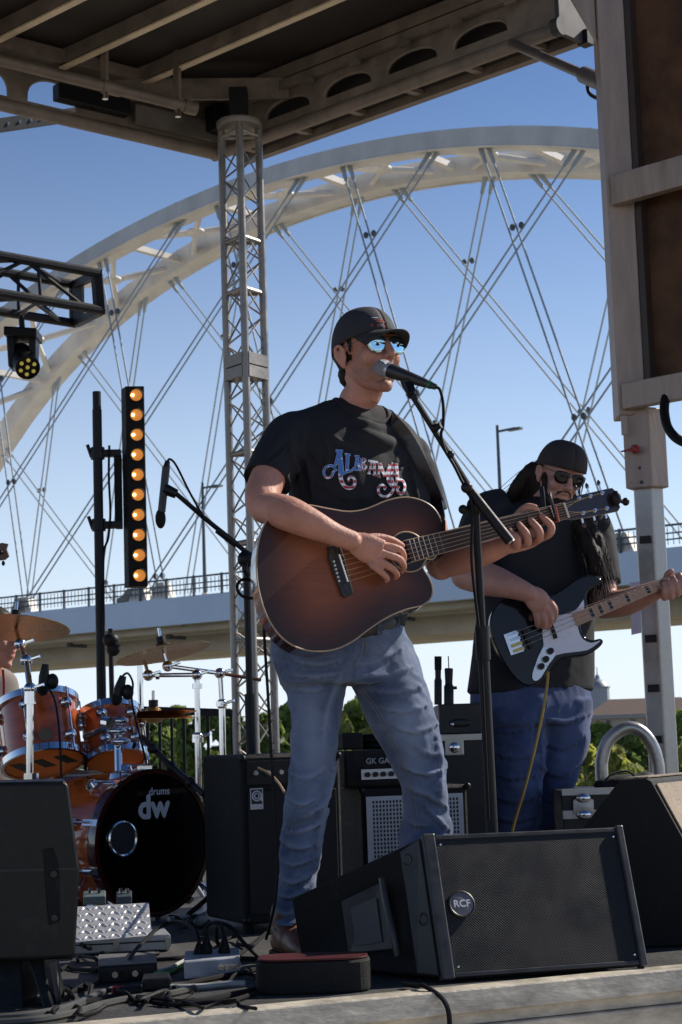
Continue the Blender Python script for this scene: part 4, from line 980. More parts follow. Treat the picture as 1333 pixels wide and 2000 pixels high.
# ------------------------------------------------------------------ floor monitors
def uv_quad(o, name='UVMap'): pass
def perforated(name, base, dens):
    m = mat(name, base, .38, 0, .15, 12); n = m.node_tree.nodes; l = m.node_tree.links; b = bsdf(m)
    uv = n.new('ShaderNodeUVMap'); mp = n.new('ShaderNodeMapping'); mp.inputs['Rotation'].default_value = (0, 0, R_(45)); mp.inputs['Scale'].default_value = (dens, dens, 1)
    vo = n.new('ShaderNodeTexVoronoi'); vo.voronoi_dimensions = '2D'; vo.inputs['Scale'].default_value = 1; vo.inputs['Randomness'].default_value = 0
    l.new(uv.outputs[0], mp.inputs[0]); l.new(mp.outputs[0], vo.inputs['Vector'])
    st_ = n.new('ShaderNodeMath'); st_.operation = 'GREATER_THAN'; st_.inputs[1].default_value = .34; l.new(vo.outputs['Distance'], st_.inputs[0])
    mx = n.new('ShaderNodeMix'); mx.data_type = 'RGBA'; old = b.inputs['Base Color'].links[0].from_socket
    l.new(st_.outputs[0], mx.inputs[0]); mx.inputs[6].default_value = (.001, .001, .001, 1); l.new(old, mx.inputs[7]); l.new(mx.outputs[2], b.inputs['Base Color'])
    bu_ = n.new('ShaderNodeBump'); bu_.inputs['Strength'].default_value = .8; bu_.inputs['Distance'].default_value = .002; l.new(vo.outputs['Distance'], bu_.inputs['Height']); l.new(bu_.outputs[0], b.inputs['Normal'])
    sp = n.new('ShaderNodeMath'); sp.operation = 'MULTIPLY'; sp.inputs[1].default_value = .45; l.new(st_.outputs[0], sp.inputs[0]); l.new(sp.outputs[0], b.inputs['Specular IOR Level'])
    return m
grille_m = perforated('perforated_black_steel', (.013, .013, .014), 1.0)
TL, TR_, BR, BL = P(826, 1634, 4.50), P(1213, 1617, 4.66), D(1262, 1884, DECK + .012), D(866, 1912, DECK + .012)
KB, KT = D(590, 1884, DECK + .01), P(568, 1754, 4.74)
KBr = V((.30, 4.72, KB.z)); KTr = V((.30, 4.72, KT.z + .012))
rcf = thing('floor_monitor', 'black angled loudspeaker with round white lettered badge at stage front', 'loudspeaker', (BL + BR) / 2, 'loudspeakers on the stage front')
MB().hexa([BL, BR, KBr, KB], [TL, TR_, KTr, KT]).build('cabinet', blackrough, rcf, 0, .006)
fx = (BR - BL).normalized(); fy = ((TL - BL) + (TR_ - BR)).normalized(); fn = fx.cross(fy).normalized()
if fn.y > 0: fn = -fn
def ff(u, v, o=0.): return BL.lerp(BR, u).lerp(TL.lerp(TR_, u), v) + fn * o
gl = MB(); N = 2
gl.add([ff(.055, .035, .006), ff(.965, .035, .006), ff(.965, .965, .006), ff(.055, .965, .006)], [(0, 1, 2, 3)])
go_ = gl.build('grille', grille_m, rcf, 0)
uvl = go_.data.uv_layers.new(name='UVMap')
wv, hv = (BR - BL).length * .91 / .0050, (TL - BL).length * .93 / .0050
for li, uvc in zip(go_.data.polygons[0].loop_indices, ((0, 0), (wv, 0), (wv, hv), (0, hv))):
    uvl.data[li].uv = uvc
if (go_.data.polygons[0].normal.dot(fn)) < 0: go_.data.flip_normals()
frm = mat('monitor_end_frame', (.035, .035, .038), .4, 0, .25, 20)
for a0, a1 in ((-.008, .054), (.966, 1.004)):
    MB().hexa([ff(a0, -.012, -.02), ff(a1, -.012, -.02), ff(a1, -.012, .012), ff(a0, -.012, .012)], [ff(a0, 1.012, -.02), ff(a1, 1.012, -.02), ff(a1, 1.012, .012), ff(a0, 1.012, .012)]).build('end_frame', frm, rcf, 0, .004)
MB().hexa([ff(.055, .0, -.02), ff(.965, .0, -.02), ff(.965, .0, .008), ff(.055, .0, .008)], [ff(.055, .033, -.02), ff(.965, .033, -.02), ff(.965, .033, .008), ff(.055, .033, .008)]).build('bottom_frame', frm, rcf, 0, .003)
MB().hexa([ff(.055, .967, -.02), ff(.965, .967, -.02), ff(.965, .967, .008), ff(.055, .967, .008)], [ff(.055, 1.0, -.02), ff(.965, 1.0, -.02), ff(.965, 1.0, .008), ff(.055, 1.0, .008)]).build('top_frame', frm, rcf, 0, .003)
bc = ff(.135, .497, .007)
bd_ = MB().lathe(bc, fn, [(.030, 0), (.030, .003), (.0285, .004), (.001, .004)], 32).build('badge', mat('grey_badge', (.13, .13, .15), .4), rcf)
MB().torus(bc + fn * .002, fn, .031, .0035, 36, 6).build('badge_ring', black_p, bd_)
lt = MB(); lettering(lt, 'RCF', .0245, bc + fn * .0045, fx, fy, .0009); lt.build('badge_lettering', white_p, bd_, 0)
for u, v in ((.075, .93), (.945, .93), (.075, .07), (.945, .07)): MB().lathe(ff(u, v, .007), fn, [(.004, 0), (.003, .002), (.001, .003)], 8).build('screw', chrome, rcf)
# left side face: hand hold, rigging plates
def sf(u, v, o=0.): # u 0 front .. 1 rear
    p = BL.lerp(KB, u).lerp(TL.lerp(KT, u), v); nn = (KB - BL).cross(TL - BL).normalized(); nn = nn if nn.x < 0 else -nn
    return p + nn * o
MB().prism([sf(.30, .2), sf(.62, .16), sf(.62, .72), sf(.30, .78)], (sf(.3, .2, .008) - sf(.3, .2))).build('side_handle', frm, rcf, 0, .004)
MB().prism([sf(.36, .27, .009), sf(.55, .24, .009), sf(.55, .62, .009), sf(.36, .66, .009)], (sf(.3, .2, .002) - sf(.3, .2))).build('handle_recess', mat('grey_recess', (.07, .07, .075), .6), rcf, 0)
MB().tube(cr([sf(.30, .8, .01), sf(.28, .6, .018), sf(.26, .3, .018), sf(.27, .15, .01)], 5), .009, 8).build('grip', frm, rcf)
for u, v in ((.12, .88), (.07, .42)): MB().torus(sf(u, v, .004), sf(u, v, 1) - sf(u, v, 0), .013, .003, 20, 6).build('rigging_ring', frm, rcf)
MB().prism([sf(.02, .02, .001), sf(.16, .02, .001), sf(.16, .96, .001), sf(.02, .99, .001)], (sf(0, 0, .004) - sf(0, 0))).build('rigging_plate', frm, rcf, 0, .002)

# right wedge, seen from its side
Yw2 = 4.95
prof = [(1060, 1912), (1135, 1622), (1206, 1530), (1216, 1523), (1262, 1521), (1272, 1526), (1335, 1640), (1450, 1850), (1450, 1900)]
pr_ = [P(x, y, Yw2) for x, y in prof]; pr_[0].z = pr_[-1].z = DECK + .005
ext = V((.30, .50, .0))
wg = thing('wedge_monitor', 'large black wedge monitor with sunlit tan face at right edge', 'loudspeaker', (pr_[0] + pr_[-1]) / 2, 'loudspeakers on the stage front')
MB().prism(pr_, ext).build('cabinet', tolex, wg, 0, .008)
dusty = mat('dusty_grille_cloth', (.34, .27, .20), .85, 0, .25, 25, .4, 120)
fa_, fb_ = pr_[5], pr_[7]; nn = ext.cross(fb_ - fa_).normalized(); nn = nn if nn.z > 0 else -nn
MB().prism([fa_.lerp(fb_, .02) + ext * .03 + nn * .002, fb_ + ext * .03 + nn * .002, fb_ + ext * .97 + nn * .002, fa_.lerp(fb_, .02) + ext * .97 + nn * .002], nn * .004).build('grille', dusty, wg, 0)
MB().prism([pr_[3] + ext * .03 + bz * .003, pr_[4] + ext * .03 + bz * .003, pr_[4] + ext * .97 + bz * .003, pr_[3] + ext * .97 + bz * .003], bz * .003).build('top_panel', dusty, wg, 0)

# left wedge on its tilt-back feet
Yl = 4.2
prof = [(-170, 1532), (125, 1525), (134, 1532), (156, 1700), (147, 1868), (140, 1874), (-170, 1886)]
pl_ = [P(x, y, Yl) for x, y in prof]
lw = thing('wedge_monitor', 'black moulded monitor speaker at the lower left corner', 'loudspeaker', D(20, 1955), 'loudspeakers on the stage front')
MB().prism(pl_, V((-.06, .36, -.0))).build('cabinet', blackp, lw, 0, .012, 3)
MB().prism(PP((84, 1660, Yl - .004), (103, 1655, Yl - .004), (115, 1690, Yl - .004), (117, 1800, Yl - .004), (94, 1808, Yl - .004), (86, 1700, Yl - .004)), (0, .006, 0)).build('handle_plate', blackrough, lw, 0, .003)
for x, y in ((106, 1707), (107, 1793)): MB().lathe(P(x, y, Yl - .004), (0, -1, 0), [(.009, 0), (.008, .003), (.001, .004)], 12).build('bolt', black_p, lw)
MB().prism(PP((-170, 1702, Yl - .003), (154, 1694, Yl - .003), (155, 1699, Yl - .003), (-170, 1708, Yl - .003)), (0, .006, 0)).build('seam', black_p, lw, 0)
for x0, x1, x2, x3 in ((-60, 40, 60, -40), (52, 84, 112, 92)):
    q0 = [P(x0, 1868, Yl + .05), P(x1, 1868, Yl + .05)]; b3, b2 = D(x3, 1962), D(x2, 1958)
    q1_ = [V((b2.x, Yl + .0, DECK)), V((b3.x, Yl + .0, DECK))]
    MB().prism(q0 + q1_, V((0, .2, 0))).build('foot', blackp, lw, 0, .004)
MB().prism([P(98, 1880, Yl - .02), P(108, 1878, Yl - .02), D(118, 1958), D(110, 1960)], V((0, .02, 0))).build('grey_brace', mat('grey_steel', (.12, .12, .12), .5), lw, 0)

# ------------------------------------------------------------------ pedalboard and floor electrics
pb = thing('pedalboard', 'silver diamond plate pedalboard on the stage floor', 'pedalboard', D(235, 1866))
dia_m = mat('diamond_plate', (.72, .73, .76), .33, .55, .1, 10, .05, 100)
q4 = [P(146, 1840, 4.97), P(297, 1827, 5.02), P(291, 1763, 5.17), P(148, 1771, 5.12)]
pnn = (q4[1] - q4[0]).cross(q4[3] - q4[0]).normalized(); pnn = pnn if pnn.y < 0 else -pnn
pl = MB().prism(q4, -pnn * .004).build('tread_plate', dia_m, pb, 0)
def pf(u, v): return q4[0].lerp(q4[1], u).lerp(q4[3].lerp(q4[2], u), v)
tr_ = MB(); ux, uy = (q4[1] - q4[0]).normalized(), (q4[3] - q4[0]).normalized()
nx_, ny_ = 11, 6
for i in range(nx_):
    for j in range(ny_):
        u, v = (i + .5 + (.5 if j % 2 else 0)) / (nx_ + .5), (j + .5) / ny_
        if u > .98: continue
        d_ = (ux + uy * (1.15 if (i + j) % 2 else -1.15)).normalized(); e_ = pnn.cross(d_)
        tr_.ell(pf(u, v), (.0105, .0032, .0022), (d_, e_, pnn), 8, 6)
tag(tr_.build('tread_bars', dia_m, pl, 60), 'raised diamond tread bars', kind='stuff')
case_al = mat('pedal_case_aluminium', (.45, .46, .48), .4, .5, .15, 8)
cb_ = [D(140, 1868, DECK), D(334, 1858, DECK)]; cdp = V((-.05, .26, 0))
MB().hexa([cb_[0] + bz * .004, cb_[1] + bz * .004, cb_[1] + cdp + bz * .004, cb_[0] + cdp + bz * .004], [cb_[0] + bz * .048, cb_[1] + bz * .048, cb_[1] + cdp + bz * .048, cb_[0] + cdp + bz * .048]).build('case', case_al, pb, 0, .004)
for u in (.45, .97): MB().bar(cb_[0].lerp(cb_[1], u - .025) + bz * .026 + V((0, -.004, 0)), cb_[0].lerp(cb_[1], u + .035) + bz * .026 + V((0, -.004, 0)), .006, .028).build('latch', alu, pb, 0, .002)
MB().bar(cb_[0] + bz * .03 + V((0, -.003, 0)), cb_[1] + bz * .03 + V((0, -.003, 0)), .004, .004).build('seam', black_p, pb, 0)
for i, (x0, x1, c_, lb_) in enumerate(((163, 207, (.10, .13, .13), 'grey green effects pedal left on the pedalboard'), (228, 258, (.045, .06, .07), 'dark effects pedal right on the pedalboard'))):
    t = thing('effects_pedal', lb_, 'effects pedal', P((x0 + x1) / 2, 1765, 5.2), 'pedals on the pedalboard')
    MB().hexa(PP((x0, 1768, 5.2), (x1, 1766, 5.2), (x1, 1764, 5.3), (x0, 1766, 5.3)), PP((x0, 1752, 5.2), (x1, 1750, 5.2), (x1, 1738, 5.3), (x0, 1740, 5.3))).build('box', mat('pedal_%d' % i, c_, .4), t, 0, .004)
    for k in (.3, .7): c = P(x0 + (x1 - x0) * k, 1744, 5.25); MB().cyl(c, c + bz * .014, .006, n=10).build('knob', chrome, t)

pw = thing('outlet_box', 'grey metal outlet box with plugs and sunlit top', 'outlet box', D(415, 1912))
ob = [D(360, 1916), D(470, 1906), D(468, 1886), D(362, 1894)]
for p in ob: p.z = DECK + .003
box_m = mat('galvanised_box', (.42, .43, .46), .45, .3, .25, 14)
MB().hexa(ob, [p + bz * .045 for p in ob]).build('box', box_m, pw, 0, .004)
for k in range(4): MB().lathe(ob[0].lerp(ob[1], .66 + .1 * k) + bz * .022 + V((0, -.002, 0)), (0, -1, 0), [(.009, 0), (.008, .003), (.001, .003)], 10).build('knockout', chrome, pw)
def plug(label, x, y0, y1, cable):
    t = thing('power_plug', label, 'plug', P(x, y0, 4.72), 'plugs in the outlet box')
    a, b = P(x, y0, 4.74), P(x + 1, y1, 4.74)
    MB().tube([a, a.lerp(b, .45), a.lerp(b, .8), b], [.015, .016, .010, .007], 10).build('body', rubber, t); MB().tube(cr([b] + cable, 6), .0055, 7).build('cable', rubber, t)
plug('black plug at the left of the outlet box', 388, 1880, 1843, PP((388, 1835, 4.74), (380, 1815, 4.78), (360, 1803, 4.85), (335, 1802, 4.9), (310, 1812, 4.9), (290, 1830, 4.85), (262, 1860, 4.75), (240, 1900, 4.6)))
plug('black plug in the middle of the outlet box', 403, 1876, 1830, PP((402, 1815, 4.74), (412, 1804, 4.76), (432, 1803, 4.8), (455, 1815, 4.78), (480, 1845, 4.72), (515, 1876, 4.7), (535, 1882, 4.7)))
plug('black plug with striped sleeve on the outlet box', 438, 1876, 1832, PP((434, 1815, 4.76), (430, 1806, 4.8), (424, 1812, 4.85), (425, 1840, 4.9), (440, 1862, 4.95)))
di = thing('di_box', 'black stage box on the floor left of the outlet box', 'stage box', D(250, 1920))
db = [D(192, 1922), D(308, 1914), D(304, 1892), D(194, 1898)]
MB().hexa(db, [p + bz * .042 for p in db]).build('box', blackm, di, 0, .004)
MB().prism([p + bz * .0425 for p in db], bz * .002).build('top_plate', mat('grey_steel', (.12, .12, .12)), di, 0)
for k in range(5): c = db[0].lerp(db[1], .12 + .17 * k) + bz * .02; MB().cyl(c, c + V((0, -.006, 0)), .008, n=10).build('socket', chrome if k % 2 else blackp, di)
ie = thing('power_connector', 'black inline power connector lying among the cables', 'plug', D(320, 1940))
MB().hexa([D(278, 1938), D(336, 1934), D(332, 1922), D(280, 1926)], [p + bz * .03 for p in (D(278, 1938), D(336, 1934), D(332, 1922), D(280, 1926))]).build('body', blackp, ie, 0, .006); MB().cyl(D(236, 1937, DECK + .015), D(275, 1934, DECK + .015), .012, .014, 10).build('neck', blackp, ie)
MB().cyl(D(222, 1936, DECK + .014), D(238, 1936, DECK + .014), .013, n=10).build('red_ring', mat('red_plastic', (.28, .02, .02)), ie)
def cable(label, pts, r=.0058, m=None, z=.007):
    q = cr([D(p[0], p[1], DECK + (p[2] if len(p) > 2 else z)) for p in pts], 7)
    return tag(MB().tube(q, r, 7).build('floor_cable', m or rubber), label, 'cable', 'cables on the stage floor')
greyc = mat('grey_cable_jacket', (.06, .06, .056), .5); greenc = mat('green_tape', (.12, .45, .05), .5); whitec = mat('pale_cable_jacket', (.42, .42, .40), .5)
cable('black cable crossing from the left wedge to the stage box', [(112, 1915), (140, 1930), (170, 1930), (205, 1912), (240, 1905)])
cable('thick black cable curving along the front of the cable pile', [(118, 1966), (180, 1955), (230, 1948), (300, 1952), (360, 1958), (420, 1950), (470, 1940), (520, 1930)], .008)
cable('grey cable sweeping to the lower left corner', [(-20, 1990), (60, 1984), (130, 1970), (190, 1945), (225, 1934)], .011, greyc)
cable('second grey cable beside the sweeping grey cable', [(-20, 1998), (70, 1992), (140, 1980), (200, 1962), (260, 1950), (330, 1942), (380, 1930)], .009, greyc)
cable('pale cable running right from the inline connector', [(334, 1928), (370, 1928), (410, 1926), (450, 1922), (480, 1921)], .008, whitec)
cable('thin pale cable leaving the stage box toward the outlet box', [(300, 1898, .02), (330, 1892), (352, 1880), (368, 1872)], .005, whitec)
cable('thin green taped cable beside the pale cable', [(304, 1902, .02), (330, 1900), (350, 1890), (368, 1880)], .0055, greenc)
cable('black cable passing in front of the outlet box', [(340, 1930), (380, 1918), (430, 1908), (480, 1898), (530, 1885)], .007)
cable('black cable lying behind the outlet box', [(290, 1875), (340, 1872), (380, 1868), (430, 1870), (520, 1873), (560, 1868)], .006)
cable('black cable in a loop at the foot of the pedalboard', [(148, 1838, .03), (165, 1848, .03), (190, 1858), (225, 1868), (260, 1868), (310, 1862)], .006)
cable('black cable end near the left wedge', [(118, 1895), (132, 1888), (150, 1893), (190, 1896)], .006)
cable('black cable below the outlet box running to the red topped base', [(300, 1958), (340, 1962), (400, 1958), (450, 1955), (500, 1940)], .006)
cable('black cable trailing right behind the foot of the singer', [(450, 1875), (480, 1855), (505, 1835), (530, 1815), (545, 1800)], .006)
cable('silver cable glinting behind the bass drum', [(330, 1795), (365, 1790), (395, 1780), (402, 1770)], .008, whitec)
rcb = random.Random(21)
TG = ['coiling behind the stage box', 'looping in front of the stage box', 'curling beside the pedalboard case', 'snaking between the outlet box and the red topped base', 'lying under the inline connector', 'winding toward the left wedge feet', 'arcing behind the bass drum pedal', 'trailing along the amplifier base', 'crossing the sweeping grey cable', 'folded over near the stage edge']
for i, (x, y, w, h) in enumerate(((240, 1886, 60, 8), (260, 1945, 70, 12), (190, 1875, 40, 8), (480, 1912, 45, 12), (320, 1948, 60, 10), (150, 1935, 35, 14), (370, 1800, 30, 12), (450, 1838, 50, 10), (140, 1972, 60, 10), (420, 1962, 80, 8))):
    ph = rcb.uniform(0, 6); n_k = rcb.randint(6, 9)
    cable('thin black cable ' + TG[i], [(x + w * (k / (n_k - 1) * 2 - 1) + 10 * math.sin(ph + k * 2.1), y + h * math.sin(ph + k * 1.45), .006 + .006 * (k % 3)) for k in range(n_k)], rcb.uniform(.0042, .006))
rb_o = D(612, 1944)
rbs = thing('red_topped_base', 'black oblong base with a red top beside the loudspeaker', 'base', rb_o)
def sup(cx_, cy_, rx, ry, z): return [V((cx_ + rx * math.copysign(abs(math.cos(t)) ** .55, math.cos(t)), cy_ + ry * math.copysign(abs(math.sin(t)) ** .55, math.sin(t)), z)) for t in [2 * math.pi * k / 40 for k in range(40)]]
cxr, cyr = rb_o.x, rb_o.y + .08
MB().prism(sup(cxr, cyr, .135, .07, DECK + .001), bz * .074).build('base', blackrough, rbs, 0, .006)
MB().prism(sup(cxr, cyr, .13, .066, DECK + .076), bz * .005).build('red_top', mat('red_enamel', (.07, .006, .006), .5), rbs, 0, .002)
hg = MB().tube(cr([D(790, 1922, DECK + .01), D(815, 1926, DECK + .012), st(.43, .03, .014), st(.455, -.022, -.02), st(.46, -.03, -.10), st(.462, -.028, -.35)], 7), .006, 8).build('hanging_cable', rubber)
tag(hg, 'black cable dropping over the aluminium stage edge', 'cable')

# ------------------------------------------------------------------ microphone stands
ms = thing('microphone_stand', 'black boom microphone stand in front of the singer', 'microphone stand', V((P(965, 1640, 4.82).x, 4.82, DECK)))
pv = P(929, 988, 4.82); mb0 = V((pv.x + .01, 4.82, DECK))
MB().tube([mb0 + bz * .02, V((pv.x + .004, 4.82, P(945, 1240, 4.82).z))], .0155, 12).build('lower_tube', blackm, ms)
MB().tube([V((pv.x + .004, 4.82, P(945, 1245, 4.82).z)), pv], .0105, 12).build('upper_tube', blackm, ms)
MB().cyl(V((pv.x + .004, 4.82, P(945, 1245, 4.82).z - .06)), V((pv.x + .004, 4.82, P(945, 1245, 4.82).z + .03)), .0195, n=14).build('clutch', blackp, ms)
for k in range(3):
    a = (1.2, 2.6, 4.9)[k]; MB().tube([mb0 + bz * .12, mb0 + V((.2 * math.cos(a), .2 * abs(math.sin(a)) , .01))], .009, 8).build('leg', blackm, ms)
bA, bB, bC = P(806, 772, 4.80), P(912, 950, 4.80), P(997, 1058, 4.80)
MB().tube([bA, bB.lerp(bC, .25)], .0085, 10).build('boom', blackm, ms); MB().tube([bB, bC], [.0135, .0145], 12).build('boom_counterweight', blackm, ms)
MB().cyl(bC, bC + (bC - bB).normalized() * .003, .0125, n=12).build('end_cap', alu, ms)
for p, r in ((P(912, 952, 4.785), .016), (P(850, 836, 4.79), .012), (P(880, 888, 4.79), .011)): MB().ell(p, (r, r * .8, r), n=12, m=8).build('clutch', blackp, ms)
MB().tube([P(850, 836, 4.78), P(862, 830, 4.77)], .009, 8).build('wing_bolt', blackp, ms); MB().tube([pv, P(908, 996, 4.80)], .008, 8).build('wing_bolt', blackp, ms); MB().ell(P(905, 995, 4.80), .013, n=10, m=8).build('knob', blackp, ms)
MB().ell(pv, (.024, .02, .026), n=12, m=8).build('pivot', blackp, ms)
mA, mB = P(757, 722, 4.86), P(852, 756, 4.80)
md = (mB - mA).normalized()
cl = MB(); cl.tube([bA + V((-.004, 0, .0)), P(803, 765, 4.815), P(797, 752, 4.83), P(796, 744, 4.833)], [.011, .014, .016, .02], 10); cl.build('clip_swivel', blackp, ms)
mic = thing('vocal_microphone', 'handheld style vocal microphone at the mouth of the singer', 'microphone', (mA + mB) / 2)
MB().tube([mA, mA.lerp(mB, .25), mA.lerp(mB, .78), mA.lerp(mB, .8), mB], [.021, .0185, .0125, .0115, .008], 16).build('body', mat('dark_grey_mic', (.03, .028, .027), .4), mic)
MB().tube([mA - md * .004, mA + md * .007], .0225, 20).build('collar_ring', mat('pale_ring', (.55, .55, .6), .3, .5), mic)
gmm = mat('mic_mesh_steel', (.34, .33, .36), .45, .4, .25, 220, .8, 500)
MB().ell(mA - md * .014, (.0265, .0265, .025), n=24, m=16).build('mesh_grille', gmm, mic)
MB().tube([mA.lerp(mB, .84), mA.lerp(mB, .9)], .0112, 12).build('green_band', mat('green_band', (.02, .12, .05), .4), mic)
MB().tube(cr([mB, P(860, 762, 4.80), P(866, 790, 4.79), P(866, 830, 4.78), P(862, 850, 4.78), P(870, 880, 4.785), P(885, 905, 4.785), P(900, 935, 4.785), P(922, 985, 4.79), P(922, 1100, 4.80), P(938, 1250, 4.80), P(945, 1380, 4.80), P(955, 1600, 4.80)], 6), .0042, 8).build('cable', rubber, mic)

m2 = thing('microphone_stand', 'black boom microphone stand between the drums and the singer', 'microphone stand', V((P(490, 1600, 6.1).x, 6.1, DECK)))
v0 = P(481, 1090, 6.1); MB().tube([V((v0.x, 6.1, DECK)), v0], .0115, 10).build('tube', blackm, m2); MB().tube([V((v0.x, 6.1, DECK)), V((v0.x, 6.1, P(487, 1355, 6.1).z))], .017, 10).build('lower_tube', blackm, m2)
for k in range(3):
    a = k * 2.094 + .5; MB().tube([V((v0.x, 6.1, DECK + .2)), V((v0.x + .28 * math.cos(a), 6.1 + .28 * abs(math.sin(a)), DECK + .01))], .009, 8).build('leg', blackm, m2)
MB().tube(PP((342, 962, 6.0), (400, 1012, 6.03), (498, 1092, 6.1)), .0085, 10).build('boom', blackm, m2); MB().tube(PP((425, 1035, 6.03), (462, 1064, 6.06)), .0125, 10).build('boom_sleeve', blackm, m2)
MB().ell(P(481, 1092, 6.09), (.03, .025, .03)).build('pivot', blackp, m2); MB().tube(cr(PP((484, 1092, 6.08), (478, 1110, 6.07), (486, 1125, 6.08)), 4), .01, 8).build('knob', blackp, m2)
MB().tube(PP((345, 965, 6.0), (322, 955, 6.0)), [.016, .02], 10).build('clip', blackp, m2)
mm = thing('overhead_microphone', 'slim condenser microphone with foam windscreen hanging from boom', 'microphone', P(318, 965, 6.0))
MB().tube(PP((325, 912, 6.0), (316, 1000, 6.0)), [.0135, .0135], 12).build('body', mat('dark_grey_mic', (.03, .028, .027)), mm); MB().tube(PP((328, 900, 6.0), (325, 914, 6.0)), [.008, .0125], 10).build('connector', blackp, mm)
MB().ell(P(314, 1013, 6.0), (.018, .018, .034)).build('windscreen', blackrough, mm)
MB().tube(cr(PP((328, 900, 6.0), (333, 897, 6.0), (345, 910, 6.0), (370, 960, 6.0), (395, 1005, 6.0), (400, 1015, 6.02)), 6), .004, 7).build('cable', rubber, mm)
# ------------------------------------------------------------------ people: materials and tools
skin_m = mat('sun_tanned_skin', (.52, .25, .18), .55, 0, .22, 11, .22, 130, sss=.12, rvar=.08, spec=.35)
skin2_m = mat('fair_skin', (.50, .25, .19), .5, 0, .14, 14, .12, 220, sss=.12)
shirt_m = mat('black_cotton', (.0135, .0135, .017), .85, 0, .25, 6, .25, 500)
hair_m = mat('dark_brown_hair', (.022, .014, .010), .55, 0, .4, 30, .3, 200, spec=.2)
cap_m = mat('charcoal_cap_cotton', (.028, .028, .036), .8, 0, .2, 20, .35, 400)
def denim(name, c, fade):
    m = mat(name, c, .85, 0, .2, 5, .35, 380); n = m.node_tree.nodes; l = m.node_tree.links; b = bsdf(m)
    old = b.inputs['Base Color'].links[0].from_socket
    tc = n.new('ShaderNodeTexCoord'); mp = n.new('ShaderNodeMapping'); mp.inputs['Scale'].default_value = (7, 7, 9); l.new(tc.outputs['Object'], mp.inputs[0])
    nz = n.new('ShaderNodeTexNoise'); nz.inputs['Scale'].default_value = 1.; nz.inputs['Detail'].default_value = 8; nz.inputs['Roughness'].default_value = .7; l.new(mp.outputs[0], nz.inputs['Vector'])
    rp = n.new('ShaderNodeValToRGB'); rp.color_ramp.elements[0].position = .40; rp.color_ramp.elements[1].position = .95; l.new(nz.outputs[0], rp.inputs[0])
    mx = n.new('ShaderNodeMix'); mx.data_type = 'RGBA'; l.new(rp.outputs[0], mx.inputs[0]); l.new(old, mx.inputs[6]); mx.inputs[7].default_value = (*fade, 1)
    at = n.new('ShaderNodeAttribute'); at.attribute_name = 'wear'
    m2_ = n.new('ShaderNodeMix'); m2_.data_type = 'RGBA'; l.new(at.outputs['Fac'], m2_.inputs[0]); l.new(mx.outputs[2], m2_.inputs[6]); m2_.inputs[7].default_value = (*fade, 1)
    l.new(m2_.outputs[2], b.inputs['Base Color']); b.inputs['Sheen Weight'].default_value = .35; b.inputs['Sheen Roughness'].default_value = .35; b.inputs['Specular IOR Level'].default_value = .2; return m
jeans_m = denim('faded_blue_denim', (.058, .086, .165), (.31, .37, .50))
jeans2_m = denim('dark_blue_denim', (.042, .066, .16), (.15, .20, .36))
boot_m = mat('brown_boot_leather', (.16, .06, .03), .45, 0, .3, 12, .2, 60)
def surf(tree, px, py, off=.003):
    d = ray(px, py).normalized(); h = tree.ray_cast(CAM, d)
    return None if h[0] is None else h[0] - d * off
def head_axes(A, pitch=0., roll=0.):
    f = V((math.sin(A), -math.cos(A), 0)); l = V((math.cos(A), math.sin(A), 0)); u = V((0, 0, 1))
    M = Matrix.Rotation(pitch, 3, l) ; f = M @ f; u = M @ u
    M = Matrix.Rotation(roll, 3, f); l = M @ l; u = M @ u
    return f, l, u
def add_head(m, H, ax, ears=True):
    m.ell(H(-.01, 0, .045), (.098, .076, .088), ax); m.ell(H(.03, 0, -.02), (.068, .060, .085), ax)
    for s in (-1, 1):
        m.chain([H(-.008, s * .048, -.035), H(.022, s * .038, -.076), H(.06, s * .014, -.103)], [.022, .020, .018], n=10); m.ell(H(.032, s * .022, -.062), (.052, .036, .042), ax, 14, 10)
        m.ell(H(.062, s * .037, -.022), (.03, .028, .032), ax, 12, 8)
        m.ell(H(.100, s * .012, -.03), (.012, .008, .008), ax, 8, 6)
        m.ell(H(-.008, s * .079, -.006), (.017, .008, .030), ax, 12, 8)
        m.chain([H(.004, s * .080, .010), H(-.004, s * .088, .024), H(-.020, s * .092, .020), H(-.024, s * .090, -.002), H(-.012, s * .084, -.026), H(-.004, s * .079, -.036)], [.0045, .005, .005, .0048, .005, .0065], n=8)
        m.ell(H(.082, s * .034, .034), (.016, .028, .010), ax, 10, 6)
    m.ell(H(.067, 0, -.105), (.021, .022, .018), ax, 12, 8)
    m.chain([H(.094, 0, .022), H(.106, 0, .0), H(.117, 0, -.024)], [.009, .011, .0125], n=10)
    m.ell(H(.091, 0, -.050), (.012, .025, .0065), ax, 10, 6); m.ell(H(.085, 0, -.072), (.012, .022, .008), ax, 10, 6)
    m.ell(H(.078, 0, -.060), (.014, .030, .024), ax, 10, 6)
